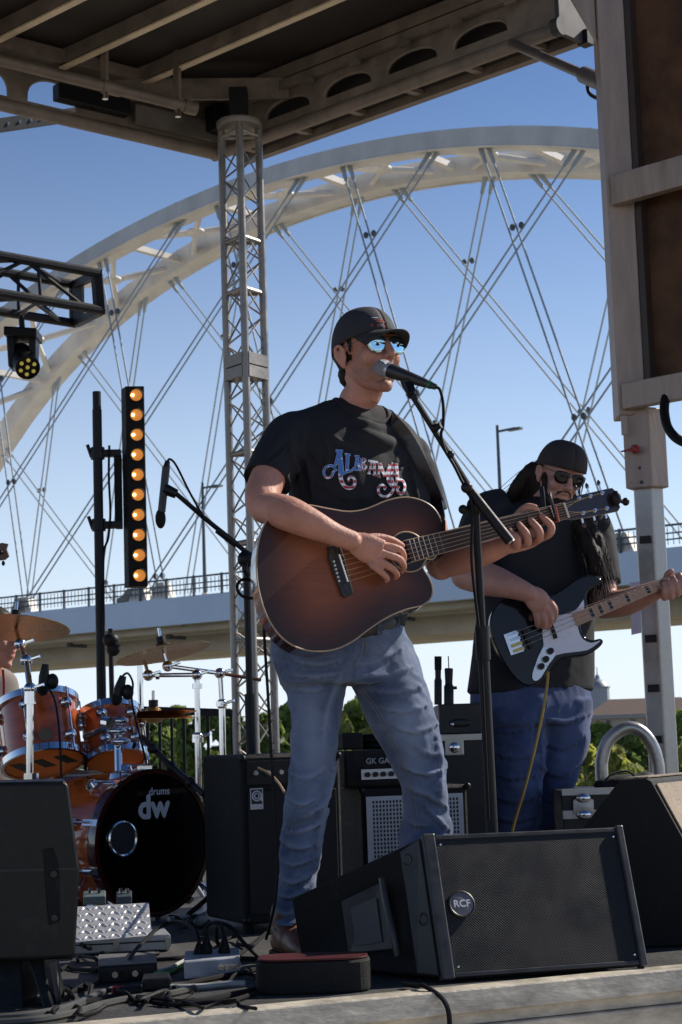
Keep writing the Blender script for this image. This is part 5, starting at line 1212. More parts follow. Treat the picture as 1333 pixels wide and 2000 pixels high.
def torso(m, rows, A, n=40, cap=True):     # rows: (py, left, right, Y, half depth)
    rr = []
    for py, x0, x1, Y, b in rows:
        c = P((x0 + x1) / 2, py, Y); hw = (x1 - x0) / 2 * Y / F_PX
        a = math.sqrt(max(hw * hw - (b * math.sin(A)) ** 2, 1e-6)) / math.cos(A)
        rr.append((c, a, b))
    cs = cr([r[0] for r in rr], 4); ab = cr([V((r[1], r[2], 0)) for r in rr], 4)
    l = V((math.cos(A), math.sin(A), 0)); f = V((math.sin(A), -math.cos(A), 0)); o = len(m.v)
    for c, q in zip(cs, ab):
        for k in range(n):
            t = 2 * math.pi * k / n; ct, st_ = math.cos(t), math.sin(t)
            m.v.append(c + l * q.x * math.copysign(abs(ct) ** .85, ct) + f * q.y * math.copysign(abs(st_) ** .85, st_))
    h = len(cs)
    for i in range(h - 1):
        for k in range(n): m.f.append((o + i * n + k, o + i * n + (k + 1) % n, o + (i + 1) * n + (k + 1) % n, o + (i + 1) * n + k))
    m.f.append(tuple(o + k for k in reversed(range(n)))); m.f.append(tuple(o + (h - 1) * n + k for k in range(n)))
def fold(c, k, amp, sc=(1, 1, 1)):
    v = V((c.x * sc[0], c.y * sc[1], c.z * sc[2])) * k
    r = 1 - abs(noise.noise(v)) * 2.2
    return amp * (max(r, -.6) - .25) * (.6 + .8 * noise.noise(v * .45 + V((3, 7, 1))))
def proj(p):
    q = CROT.transposed() @ (p - CAM); return CW / 2 + F_PX * q.x / -q.z, CH / 2 - F_PX * q.y / -q.z
import numpy as np
def creases(me, lines):              # raise cloth folds along given curves: (points, height, width in px)
    me.update(); n = len(me.vertices)
    co = np.empty(n * 3); me.vertices.foreach_get('co', co); co = co.reshape(-1, 3)
    nr = np.empty(n * 3); me.vertex_normals.foreach_get('vector', nr); nr = nr.reshape(-1, 3)
    Rm = np.array(CROT); q = (co - np.array(CAM)) @ Rm
    px = CW / 2 + F_PX * q[:, 0] / -q[:, 2]; py = CH / 2 - F_PX * q[:, 1] / -q[:, 2]
    out = np.zeros(n); face = ((np.array(CAM) - co) * nr).sum(1) > -.2
    for pts, h, w in lines:
        c = cr([V((x, y, 0)) for x, y in pts], 4); m = len(c) - 1
        for i in range(m):
            x0, y0, x1, y1 = c[i].x, c[i].y, c[i + 1].x, c[i + 1].y; hh_ = h * math.sin(math.pi * (i + .5) / m) ** .6
            sel = np.nonzero(face & (px > min(x0, x1) - 3 * w) & (px < max(x0, x1) + 3 * w) & (py > min(y0, y1) - 3 * w) & (py < max(y0, y1) + 3 * w))[0]
            if not len(sel): continue
            dx, dy = x1 - x0, y1 - y0; t = np.clip(((px[sel] - x0) * dx + (py[sel] - y0) * dy) / (dx * dx + dy * dy), 0, 1)
            ex, ey = px[sel] - x0 - t * dx, py[sel] - y0 - t * dy; d = np.hypot(ex, ey); sd = np.where(dx * ey - dy * ex > 0, d, -d)
            k = hh_ * (np.exp(-(sd / w) ** 2 * 1.3) - .75 * np.exp(-((sd - 1.5 * w) / w) ** 2 * 1.3))
            out[sel] = np.where(np.abs(k) > np.abs(out[sel]), k, out[sel])
    co += nr * out[:, None]; me.vertices.foreach_set('co', co.ravel()); me.update(); return out
def open_hem(me, c, axis, rad, tol=.012):   # remove the flat plug at the end of a sleeve
    bm = bmesh.new(); bm.from_mesh(me); axis = axis.normalized(); kill = []
    for f in bm.faces:
        q = f.calc_center_median() - c; h = q.dot(axis)
        if abs(h) < tol and f.normal.dot(axis) > .75 and (q - axis * h).length < rad * .93: kill.append(f)
    bmesh.ops.delete(bm, geom=kill, context='FACES'); bm.to_mesh(me); bm.free()
def dome(m, H, c, r, edge, n=40, k=12, dz=0.):
    rows = []
    for j in range(k + 1):
        row = []
        for i in range(n + 1):
            t = 2 * math.pi * i / n; eb = edge(t); ph = (math.pi / 2) * j / k
            z = eb + (r[2] - eb) * math.sin(ph); rad = math.cos(ph) ** .72 if j < k else 0
            row.append(H(c[0] + r[0] * rad * math.cos(t), c[1] + r[1] * rad * math.sin(t), c[2] + z))
        rows.append(row)
    m.sheet(rows)
def shades(t, H, lens_m, frame_m, w=.031, h=.026, f0=.100, u0=.010):
    for s in (-1, 1):
        yaw = s * .16
        pts = []
        for i in range(28):
            a = 2 * math.pi * i / 28; x = math.cos(a); z = math.sin(a)
            xx = w * math.copysign(abs(x) ** .8, x) * (1 - .10 * max(-z, 0)) + (.004 * s if z < 0 else 0); zz = h * math.copysign(abs(z) ** .85, z) * (1.12 if z < 0 else .85)
            xx += -s * .004 * (1 if z < 0 else 0)
            pts.append((xx, zz))
        L3 = lambda x, z, d=0.: H(f0 + d - abs(x) * .0 - (s * x) * math.tan(abs(yaw)) - (x * x) * 2.2 + .0015 - .12 * (.02 - z) * .5, s * .035 + x, u0 + z)
        rows = []
        for q in (0, .35, .7, 1.): rows.append([L3(x * q, z * q) for x, z in pts + pts[:1]])
        m = MB(); m.sheet(rows); o = m.build('lens', lens_m, t, 60); sd = o.modifiers.new('s', 'SOLIDIFY'); sd.thickness = .0015
        MB().tube([L3(x, z) for x, z in pts], .0011, 6, closed=True).build('lens_frame', frame_m, t)
        MB().tube([L3(s * w, h * .45), H(f0 - .03, s * .077, u0 + .012), H(.02, s * .081, u0 + .010), H(-.012, s * .079, u0 + .005)], .0012, 6).build('temple_arm', frame_m, t)
    for z in (.006, .016): MB().tube(cr([H(f0 + .002, -.010, u0 + z), H(f0 + .007, 0, u0 + z + .002), H(f0 + .002, .010, u0 + z)], 4), .0011, 6).build('bridge', frame_m, t)

# ------------------------------------------------------------------ acoustic guitar
def GY(px, py): return 4.74 + (px - 665) * .00064 - (py - 1110) * .00025
def G(px, py, o=0.): p = P(px, py, GY(px, py)); return p - V((-.2, 1, -.1)).normalized() * o      # o toward the audience
gback = V((-.2, 1, -.1)).normalized()
gtr = thing('acoustic_guitar', 'sunburst cutaway acoustic guitar held by the singer', 'guitar', G(690, 1200))
burst = bpy.data.materials.new('tobacco_sunburst'); burst.use_nodes = True
n_ = burst.node_tree.nodes; l_ = burst.node_tree.links; b_ = bsdf(burst)
at = n_.new('ShaderNodeAttribute'); at.attribute_name = 'edge'; rp = n_.new('ShaderNodeValToRGB')
rp.color_ramp.elements[0].position = 0; rp.color_ramp.elements[0].color = (.034, .016, .013, 1)
rp.color_ramp.elements[1].position = 1; rp.color_ramp.elements[1].color = (.25, .072, .026, 1)
e_ = rp.color_ramp.elements.new(.3); e_.color = (.066, .022, .013, 1); e_ = rp.color_ramp.elements.new(.62); e_.color = (.14, .040, .017, 1)
tc = n_.new('ShaderNodeTexCoord'); mp = n_.new('ShaderNodeMapping'); mp.inputs['Rotation'].default_value = (0, R_(14), 0); mp.inputs['Scale'].default_value = (3, 10, 140)
nz = n_.new('ShaderNodeTexNoise'); nz.inputs['Scale'].default_value = 1.6; nz.inputs['Detail'].default_value = 5
l_.new(tc.outputs['Object'], mp.inputs[0]); l_.new(mp.outputs[0], nz.inputs['Vector'])
mr = n_.new('ShaderNodeMapRange'); mr.inputs[3].default_value = .72; mr.inputs[4].default_value = 1.28; l_.new(nz.outputs[0], mr.inputs[0])
ml = n_.new('ShaderNodeMix'); ml.data_type = 'RGBA'; ml.blend_type = 'MULTIPLY'; ml.inputs[0].default_value = 1
cmb = n_.new('ShaderNodeCombineColor'); [l_.new(mr.outputs[0], cmb.inputs[i]) for i in range(3)]
l_.new(at.outputs['Fac'], rp.inputs[0]); l_.new(rp.outputs[0], ml.inputs[6]); l_.new(cmb.outputs[0], ml.inputs[7]); l_.new(ml.outputs[2], b_.inputs['Base Color'])
b_.inputs['Roughness'].default_value = .4; b_.inputs['Coat Weight'].default_value = .12; b_.inputs['Coat Roughness'].default_value = .25; b_.inputs['Specular IOR Level'].default_value = .35
out2 = [(866, 1040), (860, 1012), (845, 990), (820, 976), (790, 971), (755, 978), (715, 994), (680, 999), (640, 993), (600, 986), (560, 990), (530, 1006), (512, 1035), (503, 1075), (502, 1120), (509, 1165), (524, 1207), (548, 1242), (580, 1264), (618, 1272), (655, 1268), (690, 1252), (725, 1226), (760, 1204), (795, 1190), (825, 1182), (842, 1168), (845, 1148), (838, 1128), (828, 1112), (826, 1102), (834, 1092), (850, 1088), (866, 1084)]
outl = [(p.x, p.y) for p in crc([V((x, y, 0)) for x, y in out2[:-1]], 4)] + [(866, 1084)]
# top plate as a grid of triangles with distance-to-edge attribute
def plate_mesh(poly, fn, step, holes=()):
    bm = bmesh.new(); vs = [bm.verts.new((x, y, 0)) for x, y in poly]; f = bm.faces.new(vs)
    x0, x1 = min(p[0] for p in poly), max(p[0] for p in poly); y0, y1 = min(p[1] for p in poly), max(p[1] for p in poly)
    x = x0 + step
    while x < x1: bmesh.ops.bisect_plane(bm, geom=bm.verts[:] + bm.edges[:] + bm.faces[:], plane_co=(x, 0, 0), plane_no=(1, 0, 0)); x += step
    y = y0 + step
    while y < y1: bmesh.ops.bisect_plane(bm, geom=bm.verts[:] + bm.edges[:] + bm.faces[:], plane_co=(0, y, 0), plane_no=(0, 1, 0)); y += step
    me = bpy.data.meshes.new('plate'); bm.to_mesh(me); bm.free()
    ds = []
    for v in me.vertices:
        px, py = v.co.x, v.co.y; dm = 1e9
        for i in range(len(poly)):
            ax_, ay = poly[i]; bx_, by = poly[(i + 1) % len(poly)]; dx, dy = bx_ - ax_, by - ay
            t = max(0, min(1, ((px - ax_) * dx + (py - ay) * dy) / max(dx * dx + dy * dy, 1e-9))); dm = min(dm, math.hypot(px - ax_ - t * dx, py - ay - t * dy))
        ds.append(dm)
    for v in me.vertices: v.co = fn(v.co.x, v.co.y)
    return me, ds
me, ds = plate_mesh(outl, lambda x, y: G(x, y, .0), 9)
at_ = me.attributes.new('edge', 'FLOAT', 'POINT')
for i, d_ in enumerate(ds):
    at_.data[i].value = max(0, min(1, (d_ - 3) / 92)) ** .9
# burst centre sits over the lower bout: fade toward the cutaway side
me.update()
top = link('top', me, burst, gtr, 0)
if sum(p.normal.y for p in me.polygons) > 0: me.flip_normals()
def solidify_side(name, poly, m, d0, d1, parent):
    rows = [[G(x, y, 0) + gback * d for x, y in poly + poly[:1]] for d in (d0, d1)]
    q = MB(); q.sheet(rows); return q.build(name, m, parent, 60)
side_m = mat('dark_mahogany_gloss', (.05, .018, .012), .2, 0, .35, 8, coat=.8, stretch=(1, 1, 6))
solidify_side('side', outl, side_m, .0005, .105, gtr)
bkm = MB(); bkm.prism([G(x, y, 0) + gback * .105 for x, y in outl], gback * .004); bkm.build('back', side_m, gtr, 0)
MB().tube([G(x, y, .001) + gback * .002 for x, y in outl[:-1]], .0022, 6, closed=True).build('binding', mat('cream_binding', (.42, .30, .20), .4), gtr)
ebony = mat('ebony', (.018, .012, .012), .45, 0, .3, 20, .1, 100)
hc_ = (797, 1078)
rings = MB(); ctr = G(*hc_, .0015)
hx = (G(830, 1070) - G(797, 1078)).normalized(); hy = (G(797, 1040) - G(797, 1078)).normalized(); hnn = hx.cross(hy).normalized(); hnn = hnn if hnn.y < 0 else -hnn
MB().lathe(ctr, hnn, [(.052, 0), (.052, .0006), (.001, .0006)], 40).build('sound_hole', black_p, gtr)
MB().torus(ctr + hnn * .0008, hnn, .056, .0022, 48, 6).build('rosette', mat('cream_binding', (.42, .30, .20)), gtr)
brg = [(639, 1068), (662, 1064), (672, 1090), (690, 1160), (676, 1168), (668, 1166), (652, 1125), (641, 1092)]
MB().prism([G(x, y, .001) for x, y in brg], -gback * .009).build('bridge', ebony, gtr, 0, .002)
MB().tube([G(661, 1085, .012), G(678, 1138, .012)], .0022, 6).build('saddle', white_p, gtr)
pinm = mat('pearl_pin', (.62, .60, .55), .3)
for k in range(6):
    c = G(651 + 1.9 * k * 1.1, 1098 + 7.6 * k, .010); MB().ell(c, .0038, n=8, m=6).build('bridge_pin', pinm, gtr)
# neck and fretboard
NU0, NU1, NL0, NL1 = (790, 1057), (1098, 984), (802, 1098), (1108, 1013)
def nk(t, s, o=0.):    # t along neck 0 at body .. 1 nut, s 0 upper .. 1 lower
    a = (NU0[0] + (NU1[0] - NU0[0]) * t, NU0[1] + (NU1[1] - NU0[1]) * t); b = (NL0[0] + (NL1[0] - NL0[0]) * t, NL0[1] + (NL1[1] - NL0[1]) * t)
    return G(a[0] + (b[0] - a[0]) * s, a[1] + (b[1] - a[1]) * s, o)
MB().hexa([nk(0, 0, .001), nk(1, 0, .001), nk(1, 1, .001), nk(0, 1, .001)], [nk(0, 0, .009), nk(1, 0, .009), nk(1, 1, .009), nk(0, 1, .009)]).build('fretboard', mat('rosewood_board', (.045, .022, .016), .5, 0, .35, 30, stretch=(6, 6, 60)), gtr, 0, .001)
nkb = MB()
for i in range(9):
    t = .26 + .74 * i / 8
    ring = [nk(t, .5 - .5 * math.cos(math.pi * k / 8), 0) + gback * (.021 * math.sin(math.pi * k / 8)) for k in range(9)]
    if i == 0: rows_ = []
    rows_.append(ring)
nkb.sheet(rows_); nkb.build('neck', side_m, gtr, 60)
MB().tube([nk(0, 0, .006), nk(1, 0, .006)], .0016, 6).build('board_binding', mat('cream_binding', (.42, .30, .20)), gtr); MB().tube([nk(0, 1, .006), nk(1, 1, .006)], .0016, 6).build('board_binding', mat('cream_binding', (.42, .30, .20)), gtr)
sc_px = 449.; 
for k in range(1, 21):
    t = 1 - (1 - 2 ** (-k / 12)) * 645 / 645 * (sc_px / 316.)
    if t < .01: break
    MB().tube([nk(t, .0, .0095), nk(t, 1., .0095)], .0011, 5).build('fret', mat('fret_wire', (.6, .58, .55), .3, .9), gtr)
for s_ in range(6):
    f = .1 + .8 * s_ / 5; a = G(658 + 17 * s_ / 5 + 4, 1087 + 50 * s_ / 5, .0125); b = nk(1, f, .011); MB().tube([a, b], .0006 + .0002 * (5 - s_) / 5, 5).build('string', mat('bronze_string', (.55, .42, .28), .35, .9), gtr)
MB().bar(nk(1.004, 0, .009), nk(1.004, 1, .009), .006, .01, -gback).build('nut', mat('bone_nut', (.7, .65, .55), .4), gtr, 0)
hdp = [(1100, 983), (1128, 968), (1185, 955), (1196, 953), (1206, 962), (1204, 978), (1212, 990), (1208, 998), (1150, 1010), (1122, 1014), (1109, 1014)]
MB().prism([G(x, y, .003) for x, y in hdp], gback * .014).build('headstock', mat('dark_headstock', (.03, .018, .022), .3, 0, .2, coat=.5), gtr, 0, .002)
for (x, y, up_) in ((1130, 975, 1), (1152, 970, 1), (1175, 964, 1), (1138, 1003, -1), (1161, 998, -1), (1184, 994, -1)):
    c = G(x, y, .004); MB().cyl(c, G(x, y, .016), .0045, .004, 10).build('tuner_post', chrome, gtr); MB().lathe(c, -gback, [(.007, 0), (.006, .003), (.001, .003)], 12).build('tuner_bush', chrome, gtr)
    k = G(x - 4 * up_, y - 22 * up_, -.006); MB().tube([G(x, y - 8 * up_, -.006), k], .003, 6).build('tuner_shaft', chrome, gtr); MB().ell(k, (.0055, .004, .009), n=10, m=6).build('tuner_knob', mat('dark_tuner_knob', (.05, .03, .03), .3), gtr)
for s_ in range(6):
    f = .1 + .8 * s_ / 5; e = ((1175, 964), (1152, 970), (1130, 975), (1138, 1003), (1161, 998), (1184, 994))[s_]; MB().tube([nk(1, f, .011), G(e[0], e[1], .012)], .0007, 5).build('string', mat('bronze_string', (.55, .42, .28)), gtr)
tuner = thing('clip_on_tuner', 'black clip-on tuner on the tip of the acoustic headstock', 'tuner', G(1204, 978))
MB().ell(G(1200, 976, .018), (.014, .012, .022)).build('clip', blackp, tuner); MB().tube([G(1200, 978, .02), G(1214, 984, .02)], .006, 8).build('arm', blackp, tuner); MB().ell(G(1218, 983, .02), (.011, .011, .012)).build('display', blackp, tuner)
capo = thing('capo', 'black and red capo clamped near the nut of the acoustic guitar', 'capo', G(1075, 1000))
MB().tube(cr([G(1074, 965, .005), G(1072, 975, .02), G(1078, 1000, .022), G(1084, 1020, .018)], 4), [(.006, .004)] * 13, 8).build('bar', blackm, capo); MB().tube([G(1079, 992, .02), G(1086, 1022, .016)], [.006, .007], 8).build('red_pad', mat('red_rubber', (.35, .045, .02), .5), capo)
MB().tube(cr([G(1064, 946, -.03), G(1066, 965, -.028), G(1068, 985, -.03), G(1070, 1010, -.03)], 4), [(.007, .004)] * 13, 8).build('lever', blackm, capo)

# ------------------------------------------------------------------ singer
A = R_(30); Ys = 5.02
sing = thing('person', 'singer in black T-shirt, cap and mirrored sunglasses playing acoustic guitar', 'person', V((P(668, 1800, Ys).x, Ys, DECK)), None)
hc0 = P(716, 695, 5.0); hf, hl, hu = head_axes(R_(35), R_(-4), R_(2)); HAX = (hf, hl, hu)
def H(f, l, u): return hc0 + hf * f + hl * l + hu * u
body = MB(); add_head(body, H, HAX)
nb_ = P(697, 812, 5.04)
body.chain([H(-.025, 0, -.045), H(-.02, 0, -.09), nb_ + V((0, 0, .03)), nb_ - V((0, 0, .06))], [(.055, .053), (.052, .051), (.056, .055), (.072, .062)], n=20)
body.chain([H(.03, 0, -.09), H(.018, 0, -.13)], [.018, .012], n=10)
body.chain([P(700, 850, 5.06), P(690, 950, 5.03), P(668, 1150, 5.03), P(664, 1250, 5.02)], [(.075, .055), (.12, .08), (.12, .08), (.13, .085)], ref=V((math.cos(A), math.sin(A), 0)))
RS, RE, RW = P(560, 842, 4.94), P(514, 985, 4.75), P(688, 1056, 4.69)
body.chain([RS, P(533, 912, 4.85), P(512, 968, 4.77), P(519, 992, 4.735)], [.044, .049, .047, .044])
body.chain([P(517, 990, 4.735), P(560, 1002, 4.675), P(610, 1024, 4.665), P(655, 1044, 4.68), P(692, 1058, 4.70)], [.041, .047, .040, (.030, .027), (.027, .021)], ref=V((.4, 0, 1)))
LS, LE = P(800, 900, 5.13), P(862, 1104, 5.14)
body.chain([LS, P(832, 990, 5.15), LE], [.05, .048, .044]); body.chain([LE, P(905, 1092, 5.09), P(955, 1078, 5.04), P(992, 1062, 5.02)], [.040, .042, .033, (.027, .022)])
# strumming hand
wdir = (P(760, 1062, 4.7) - P(726, 1108, 4.7)).normalized()
def hh(px, py, o): return P(px, py, GY(px, py) - o)
body.chain([hh(690, 1058, .055), hh(712, 1068, .062), hh(742, 1082, .066)], [(.028, .020), (.038, .019), (.040, .016)], ref=wdir, round_ends=False, n=18)
for pts, r in (([(755, 1066, .066), (782, 1074, .066), (789, 1090, .045), (785, 1100, .03)], (.0112, .0104, .0092, .0075)), ([(748, 1080, .068), (780, 1092, .068), (789, 1107, .045), (785, 1116, .028)], (.0112, .0104, .0092, .0075)),
               ([(738, 1094, .066), (766, 1110, .064), (776, 1122, .042), (773, 1128, .028)], (.0108, .0100, .0088, .0072)), ([(727, 1104, .062), (748, 1120, .058), (757, 1130, .040), (755, 1135, .028)], (.0098, .009, .0082, .0066)),
               ([(706, 1056, .05), (735, 1050, .045), (765, 1055, .04), (786, 1066, .03)], (.0145, .0128, .0108, .0085))):
    body.chain([hh(*p) for p in pts], r, n=12)
# fretting hand
def fh(px, py, o): return P(px, py, GY(px, py) - o)
body.chain([fh(990, 1063, -.06), fh(1008, 1056, -.055), fh(1030, 1048, -.045), fh(1045, 1044, -.04)], [(.029, .024), (.034, .024), (.036, .022), (.032, .018)], ref=V((.3, 0, 1)), n=16)
for pts, r in (([(1052, 1052, -.035), (1073, 1043, .022), (1077, 1028, .036), (1064, 1014, .024), (1058, 1008, .014)], (.0125, .012, .0115, .0105, .009)), ([(1038, 1060, -.03), (1054, 1052, .026), (1053, 1036, .042), (1040, 1020, .028), (1036, 1014, .014)], (.0125, .012, .0118, .0105, .009)),
               ([(1022, 1062, -.03), (1031, 1060, .022), (1029, 1044, .042), (1018, 1030, .030), (1014, 1023, .014)], (.0125, .012, .0115, .0105, .009)), ([(1006, 1064, -.03), (1010, 1065, .014), (1010, 1052, .036), (1000, 1042, .026), (997, 1036, .014)], (.0125, .012, .0115, .010, .009)),
               ([(1000, 1048, -.055), (1012, 1010, -.035), (1030, 992, -.008), (1046, 992, .012)], (.017, .0155, .0135, .010))):
    body.chain([fh(*p) for p in pts], r, n=12)
# legs under the jeans, feet in the boots
body.chain([P(620, 1270, 5.0), P(610, 1530, 5.0), P(570, 1800, 5.02)], [.075, .05, .036]); body.chain([P(735, 1270, 5.08), P(826, 1530, 5.08), P(860, 1790, 5.2)], [.075, .05, .036])
bme = fuse(body, .0034, 2, .5)
sb = link('body', bme, skin_m, sing, 80, fix=False)
sta = bme.attributes.new('stubble', 'FLOAT', 'POINT')
for i, v in enumerate(bme.vertices):
    if abs(v.co.z - hc0.z) > .2: continue
    q = v.co - hc0; f_, l__, u_ = q.dot(hf), q.dot(hl), q.dot(hu)
    if -.02 < f_ and -.15 < u_ < -.02 and q.length < .18: sta.data[i].value = max(0, min(1, (-.028 - u_) / .03)) * max(0, min(1, (f_ + .02) / .04)) * (1 if u_ > -.115 else max(0, 1 - (-.115 - u_) / .02))
n_ = skin_m.node_tree.nodes; l_ = skin_m.node_tree.links; b_ = bsdf(skin_m); at = n_.new('ShaderNodeAttribute'); at.attribute_name = 'stubble'
old = b_.inputs['Base Color'].links[0].from_socket; mx = n_.new('ShaderNodeMix'); mx.data_type = 'RGBA'; mul = n_.new('ShaderNodeMath'); mul.operation = 'MULTIPLY'; mul.inputs[1].default_value = .5
l_.new(at.outputs['Fac'], mul.inputs[0]); l_.new(mul.outputs[0], mx.inputs[0]); l_.new(old, mx.inputs[6]); mx.inputs[7].default_value = (.20, .115, .085, 1); l_.new(mx.outputs[2], b_.inputs['Base Color'])
# T-shirt
sh = MB()
torso(sh, [(793, 655, 745, 5.06, .05), (812, 590, 775, 5.06, .085), (838, 556, 808, 5.05, .10), (880, 552, 828, 5.04, .118), (950, 566, 842, 5.03, .128), (1040, 566, 838, 5.02, .125), (1120, 556, 812, 5.02, .122), (1190, 543, 796, 5.02, .125), (1226, 540, 790, 5.02, .126)], A)
sh.chain([P(670, 814, 5.03), P(622, 830, 4.99), P(576, 848, 4.95)], [.055, .055, .06], n=20); sh.chain([P(725, 836, 5.07), P(775, 864, 5.1), P(804, 890, 5.13)], [.045, .05, .056], n=20)
sh.chain([P(585, 846, 4.96), P(563, 860, 4.93), P(546, 890, 4.885), P(523, 938, 4.835)], [.066, .069, .068, .067], round_ends=False, n=24)
sh.chain([P(786, 892, 5.12), P(802, 910, 5.13), P(818, 950, 5.14), P(832, 1005, 5.15)], [.062, .066, .064, .064], round_ends=False, n=24)
cc_ = P(701, 811, 5.035); cl_ = V((math.cos(R_(36)), math.sin(R_(36)), 0)); cf_ = V((math.sin(R_(36)), -math.cos(R_(36)), 0))
ring_ = [cc_ + cl_ * .068 * math.sin(t) + cf_ * (.074 * math.cos(t) + .012) + bz * (-.040 * math.cos(t) - .008 * math.sin(t)) for t in [2 * math.pi * k / 40 for k in range(40)]]
for k_ in range(2): sh.tube([p - bz * (.020 + .03 * k_) + (cf_ * .012 * k_ * max(0, math.cos(2 * math.pi * i / 40))) + (p - cc_) * .10 * k_ for i, p in enumerate(ring_)], .022, 10, closed=True)
sme = fuse(sh, .006, 5, .5)
ax1 = P(524, 938, 4.835) - P(546, 885, 4.89)
displace(sme, lambda c: fold(c + V((c.z * .3, 0, 0)), 7, .006, (1.6, 1.2, .45)) + fold(c, 18, .0018, (1, 1, .7)))
creases(sme, [([(600, 870), (625, 905), (655, 925)], .005, 5), ([(585, 905), (612, 940), (645, 955)], .005, 5), ([(562, 868), (545, 890), (522, 905)], .004, 5), ([(795, 905), (770, 935), (745, 990)], .005, 5), ([(640, 842), (665, 862), (700, 872)], .003, 5), ([(588, 850), (598, 900), (610, 955), (612, 985)], .007, 8), ([(566, 880), (585, 925), (590, 975)], .007, 8), ([(628, 850), (640, 880), (636, 930)], .004, 8), ([(545, 850), (530, 880), (512, 900)], .003, 8),
  ([(780, 880), (772, 920), (776, 960)], .003, 9), ([(800, 900), (812, 950), (815, 975)], .006, 8), ([(640, 960), (680, 975), (730, 970)], .005, 8)])
shirt = link('t_shirt', sme, shirt_m, sing, 80, fix=False); MB().torus(P(523, 938, 4.835), ax1, .0645, .0035, 36, 8).build('sleeve_hem', shirt_m, shirt)
cpts = []
stree = bvh(sme); btree = bvh(bme)
cpts = [(lambda h, p: h[0] + h[1] * .001)(stree.find_nearest(p + bz * .006), p) for p in ring_]
cpts = [(cpts[k - 1] + cpts[k] * 2 + cpts[(k + 1) % 40]) / 4 for k in range(40)]
MB().tube(cpts, [(.004, .008)] * 40, 8, ref=V((0, -1, .2)), closed=True).build('collar', shirt_m, shirt)
# jeans
jn = MB()
torso(jn, [(1205, 545, 783, 5.02, .115), (1240, 536, 792, 5.02, .122), (1290, 540, 814, 5.03, .125), (1335, 556, 826, 5.03, .115)], A)
def leg(m, rows): m.chain([P((a + b) / 2, y, Y) for y, a, b, Y in rows], [((b - a) / 2 * Y / F_PX, (b - a) / 2 * Y / F_PX * 1.05) for y, a, b, Y in rows], ref=V((1, 0, 0)), n=28, round_ends=False)
leg(jn, [(1290, 544, 680, 5.0), (1340, 558, 676, 4.99), (1400, 568, 665, 4.98), (1460, 570, 658, 4.97), (1520, 566, 648, 4.965), (1580, 556, 639, 4.97), (1650, 550, 628, 4.99), (1720, 546, 616, 5.0), (1780, 538, 598, 5.01), (1822, 535, 589, 5.01)])
leg(jn, [(1285, 672, 806, 5.06), (1340, 694, 830, 5.06), (1400, 722, 850, 5.06), (1460, 754, 864, 5.06), (1520, 782, 872, 5.065), (1580, 791, 870, 5.08), (1640, 784, 884, 5.11), (1720, 800, 890, 5.15), (1800, 815, 895, 5.18)])
jme = fuse(jn, .0058, 4, .5)
zk = P(600, 1560, 5).z
def jf(c):
    low = max(0, min(1, (P(0, 1480, 5).z - c.z) / .35)); hip = max(0, 1 - abs(c.z - P(0, 1330, 5).z) / .16)
    w = .006 + .009 * low + .005 * hip
    return fold(c + V((c.z * .55 * (1 if c.x > .02 else -1), 0, 0)), 8.5, w, (.9, .9, 1.5)) + fold(c + V((0, 0, c.x * .6)), 19, .0032, (.8, .8, 1.6))
displace(jme, jf)
jcr = creases(jme, [([(664, 1470), (650, 1520), (632, 1575), (622, 1640), (618, 1700)], .009, 7), ([(652, 1535), (628, 1572), (596, 1592)], .009, 7), ([(646, 1570), (622, 1606), (585, 1622), (556, 1620)], .010, 7), ([(560, 1560), (590, 1572), (618, 1560)], .007, 6),
  ([(550, 1640), (580, 1656), (612, 1650)], .010, 7), ([(548, 1676), (575, 1690), (616, 1676)], .009, 6), ([(544, 1712), (575, 1724), (612, 1705)], .010, 7), ([(540, 1745), (570, 1752), (602, 1735)], .010, 6), ([(536, 1775), (562, 1786), (594, 1768)], .010, 6), ([(534, 1800), (560, 1808), (588, 1795)], .009, 5),
  ([(572, 1290), (620, 1298), (672, 1288)], .006, 6), ([(570, 1318), (620, 1322), (676, 1312)], .006, 6), ([(572, 1345), (610, 1350), (650, 1340)], .005, 6), ([(668, 1310), (640, 1380), (630, 1450)], .006, 9), ([(578, 1400), (572, 1450), (580, 1500)], .006, 8), ([(566, 1510), (600, 1520), (640, 1500)], .006, 7),
  ([(690, 1300), (740, 1290), (790, 1262)], .0045, 7), ([(700, 1322), (760, 1318), (815, 1300)], .0045, 7), ([(720, 1350), (775, 1352), (828, 1340)], .0045, 7), ([(745, 1385), (790, 1390), (842, 1376)], .0045, 7), ([(770, 1420), (815, 1430), (860, 1412)], .006, 7),
  ([(815, 1462), (840, 1474), (872, 1470)], .005, 7), ([(790, 1500), (835, 1512), (874, 1498)], .008, 7), ([(800, 1540), (840, 1556), (874, 1580)], .007, 7), ([(830, 1575), (855, 1600), (876, 1622)], .008, 6), ([(792, 1600), (815, 1612), (840, 1612)], .006, 6), ([(852, 1430), (862, 1490), (858, 1550)], .006, 8)])
wa = jme.attributes.new('wear', 'FLOAT', 'POINT')
for i, v in enumerate(jme.vertices):
    px_s = v.co.x; z = v.co.z
    th = 0
    for (cx_, cz, rx_, rz) in ((P(612, 1400, 5).x, P(0, 1430, 5).z, .06, .2), (P(800, 1440, 5).x, P(0, 1440, 5).z, .055, .2), (P(600, 1590, 5).x, P(0, 1600, 5).z, .05, .1)):
        d_ = ((px_s - cx_) / rx_) ** 2 + ((z - cz) / rz) ** 2; th = max(th, math.exp(-d_ * 1.1))
    wa.data[i].value = min(1, .8 * th * (.7 + .6 * noise.noise(v.co * 9)) + .45 * max(0, jcr[i] / .008))
jeans = link('jeans', jme, jeans_m, sing, 80, fix=False)
jt = bvh(jme); thread = mat('tan_thread', (.30, .24, .17), .8)
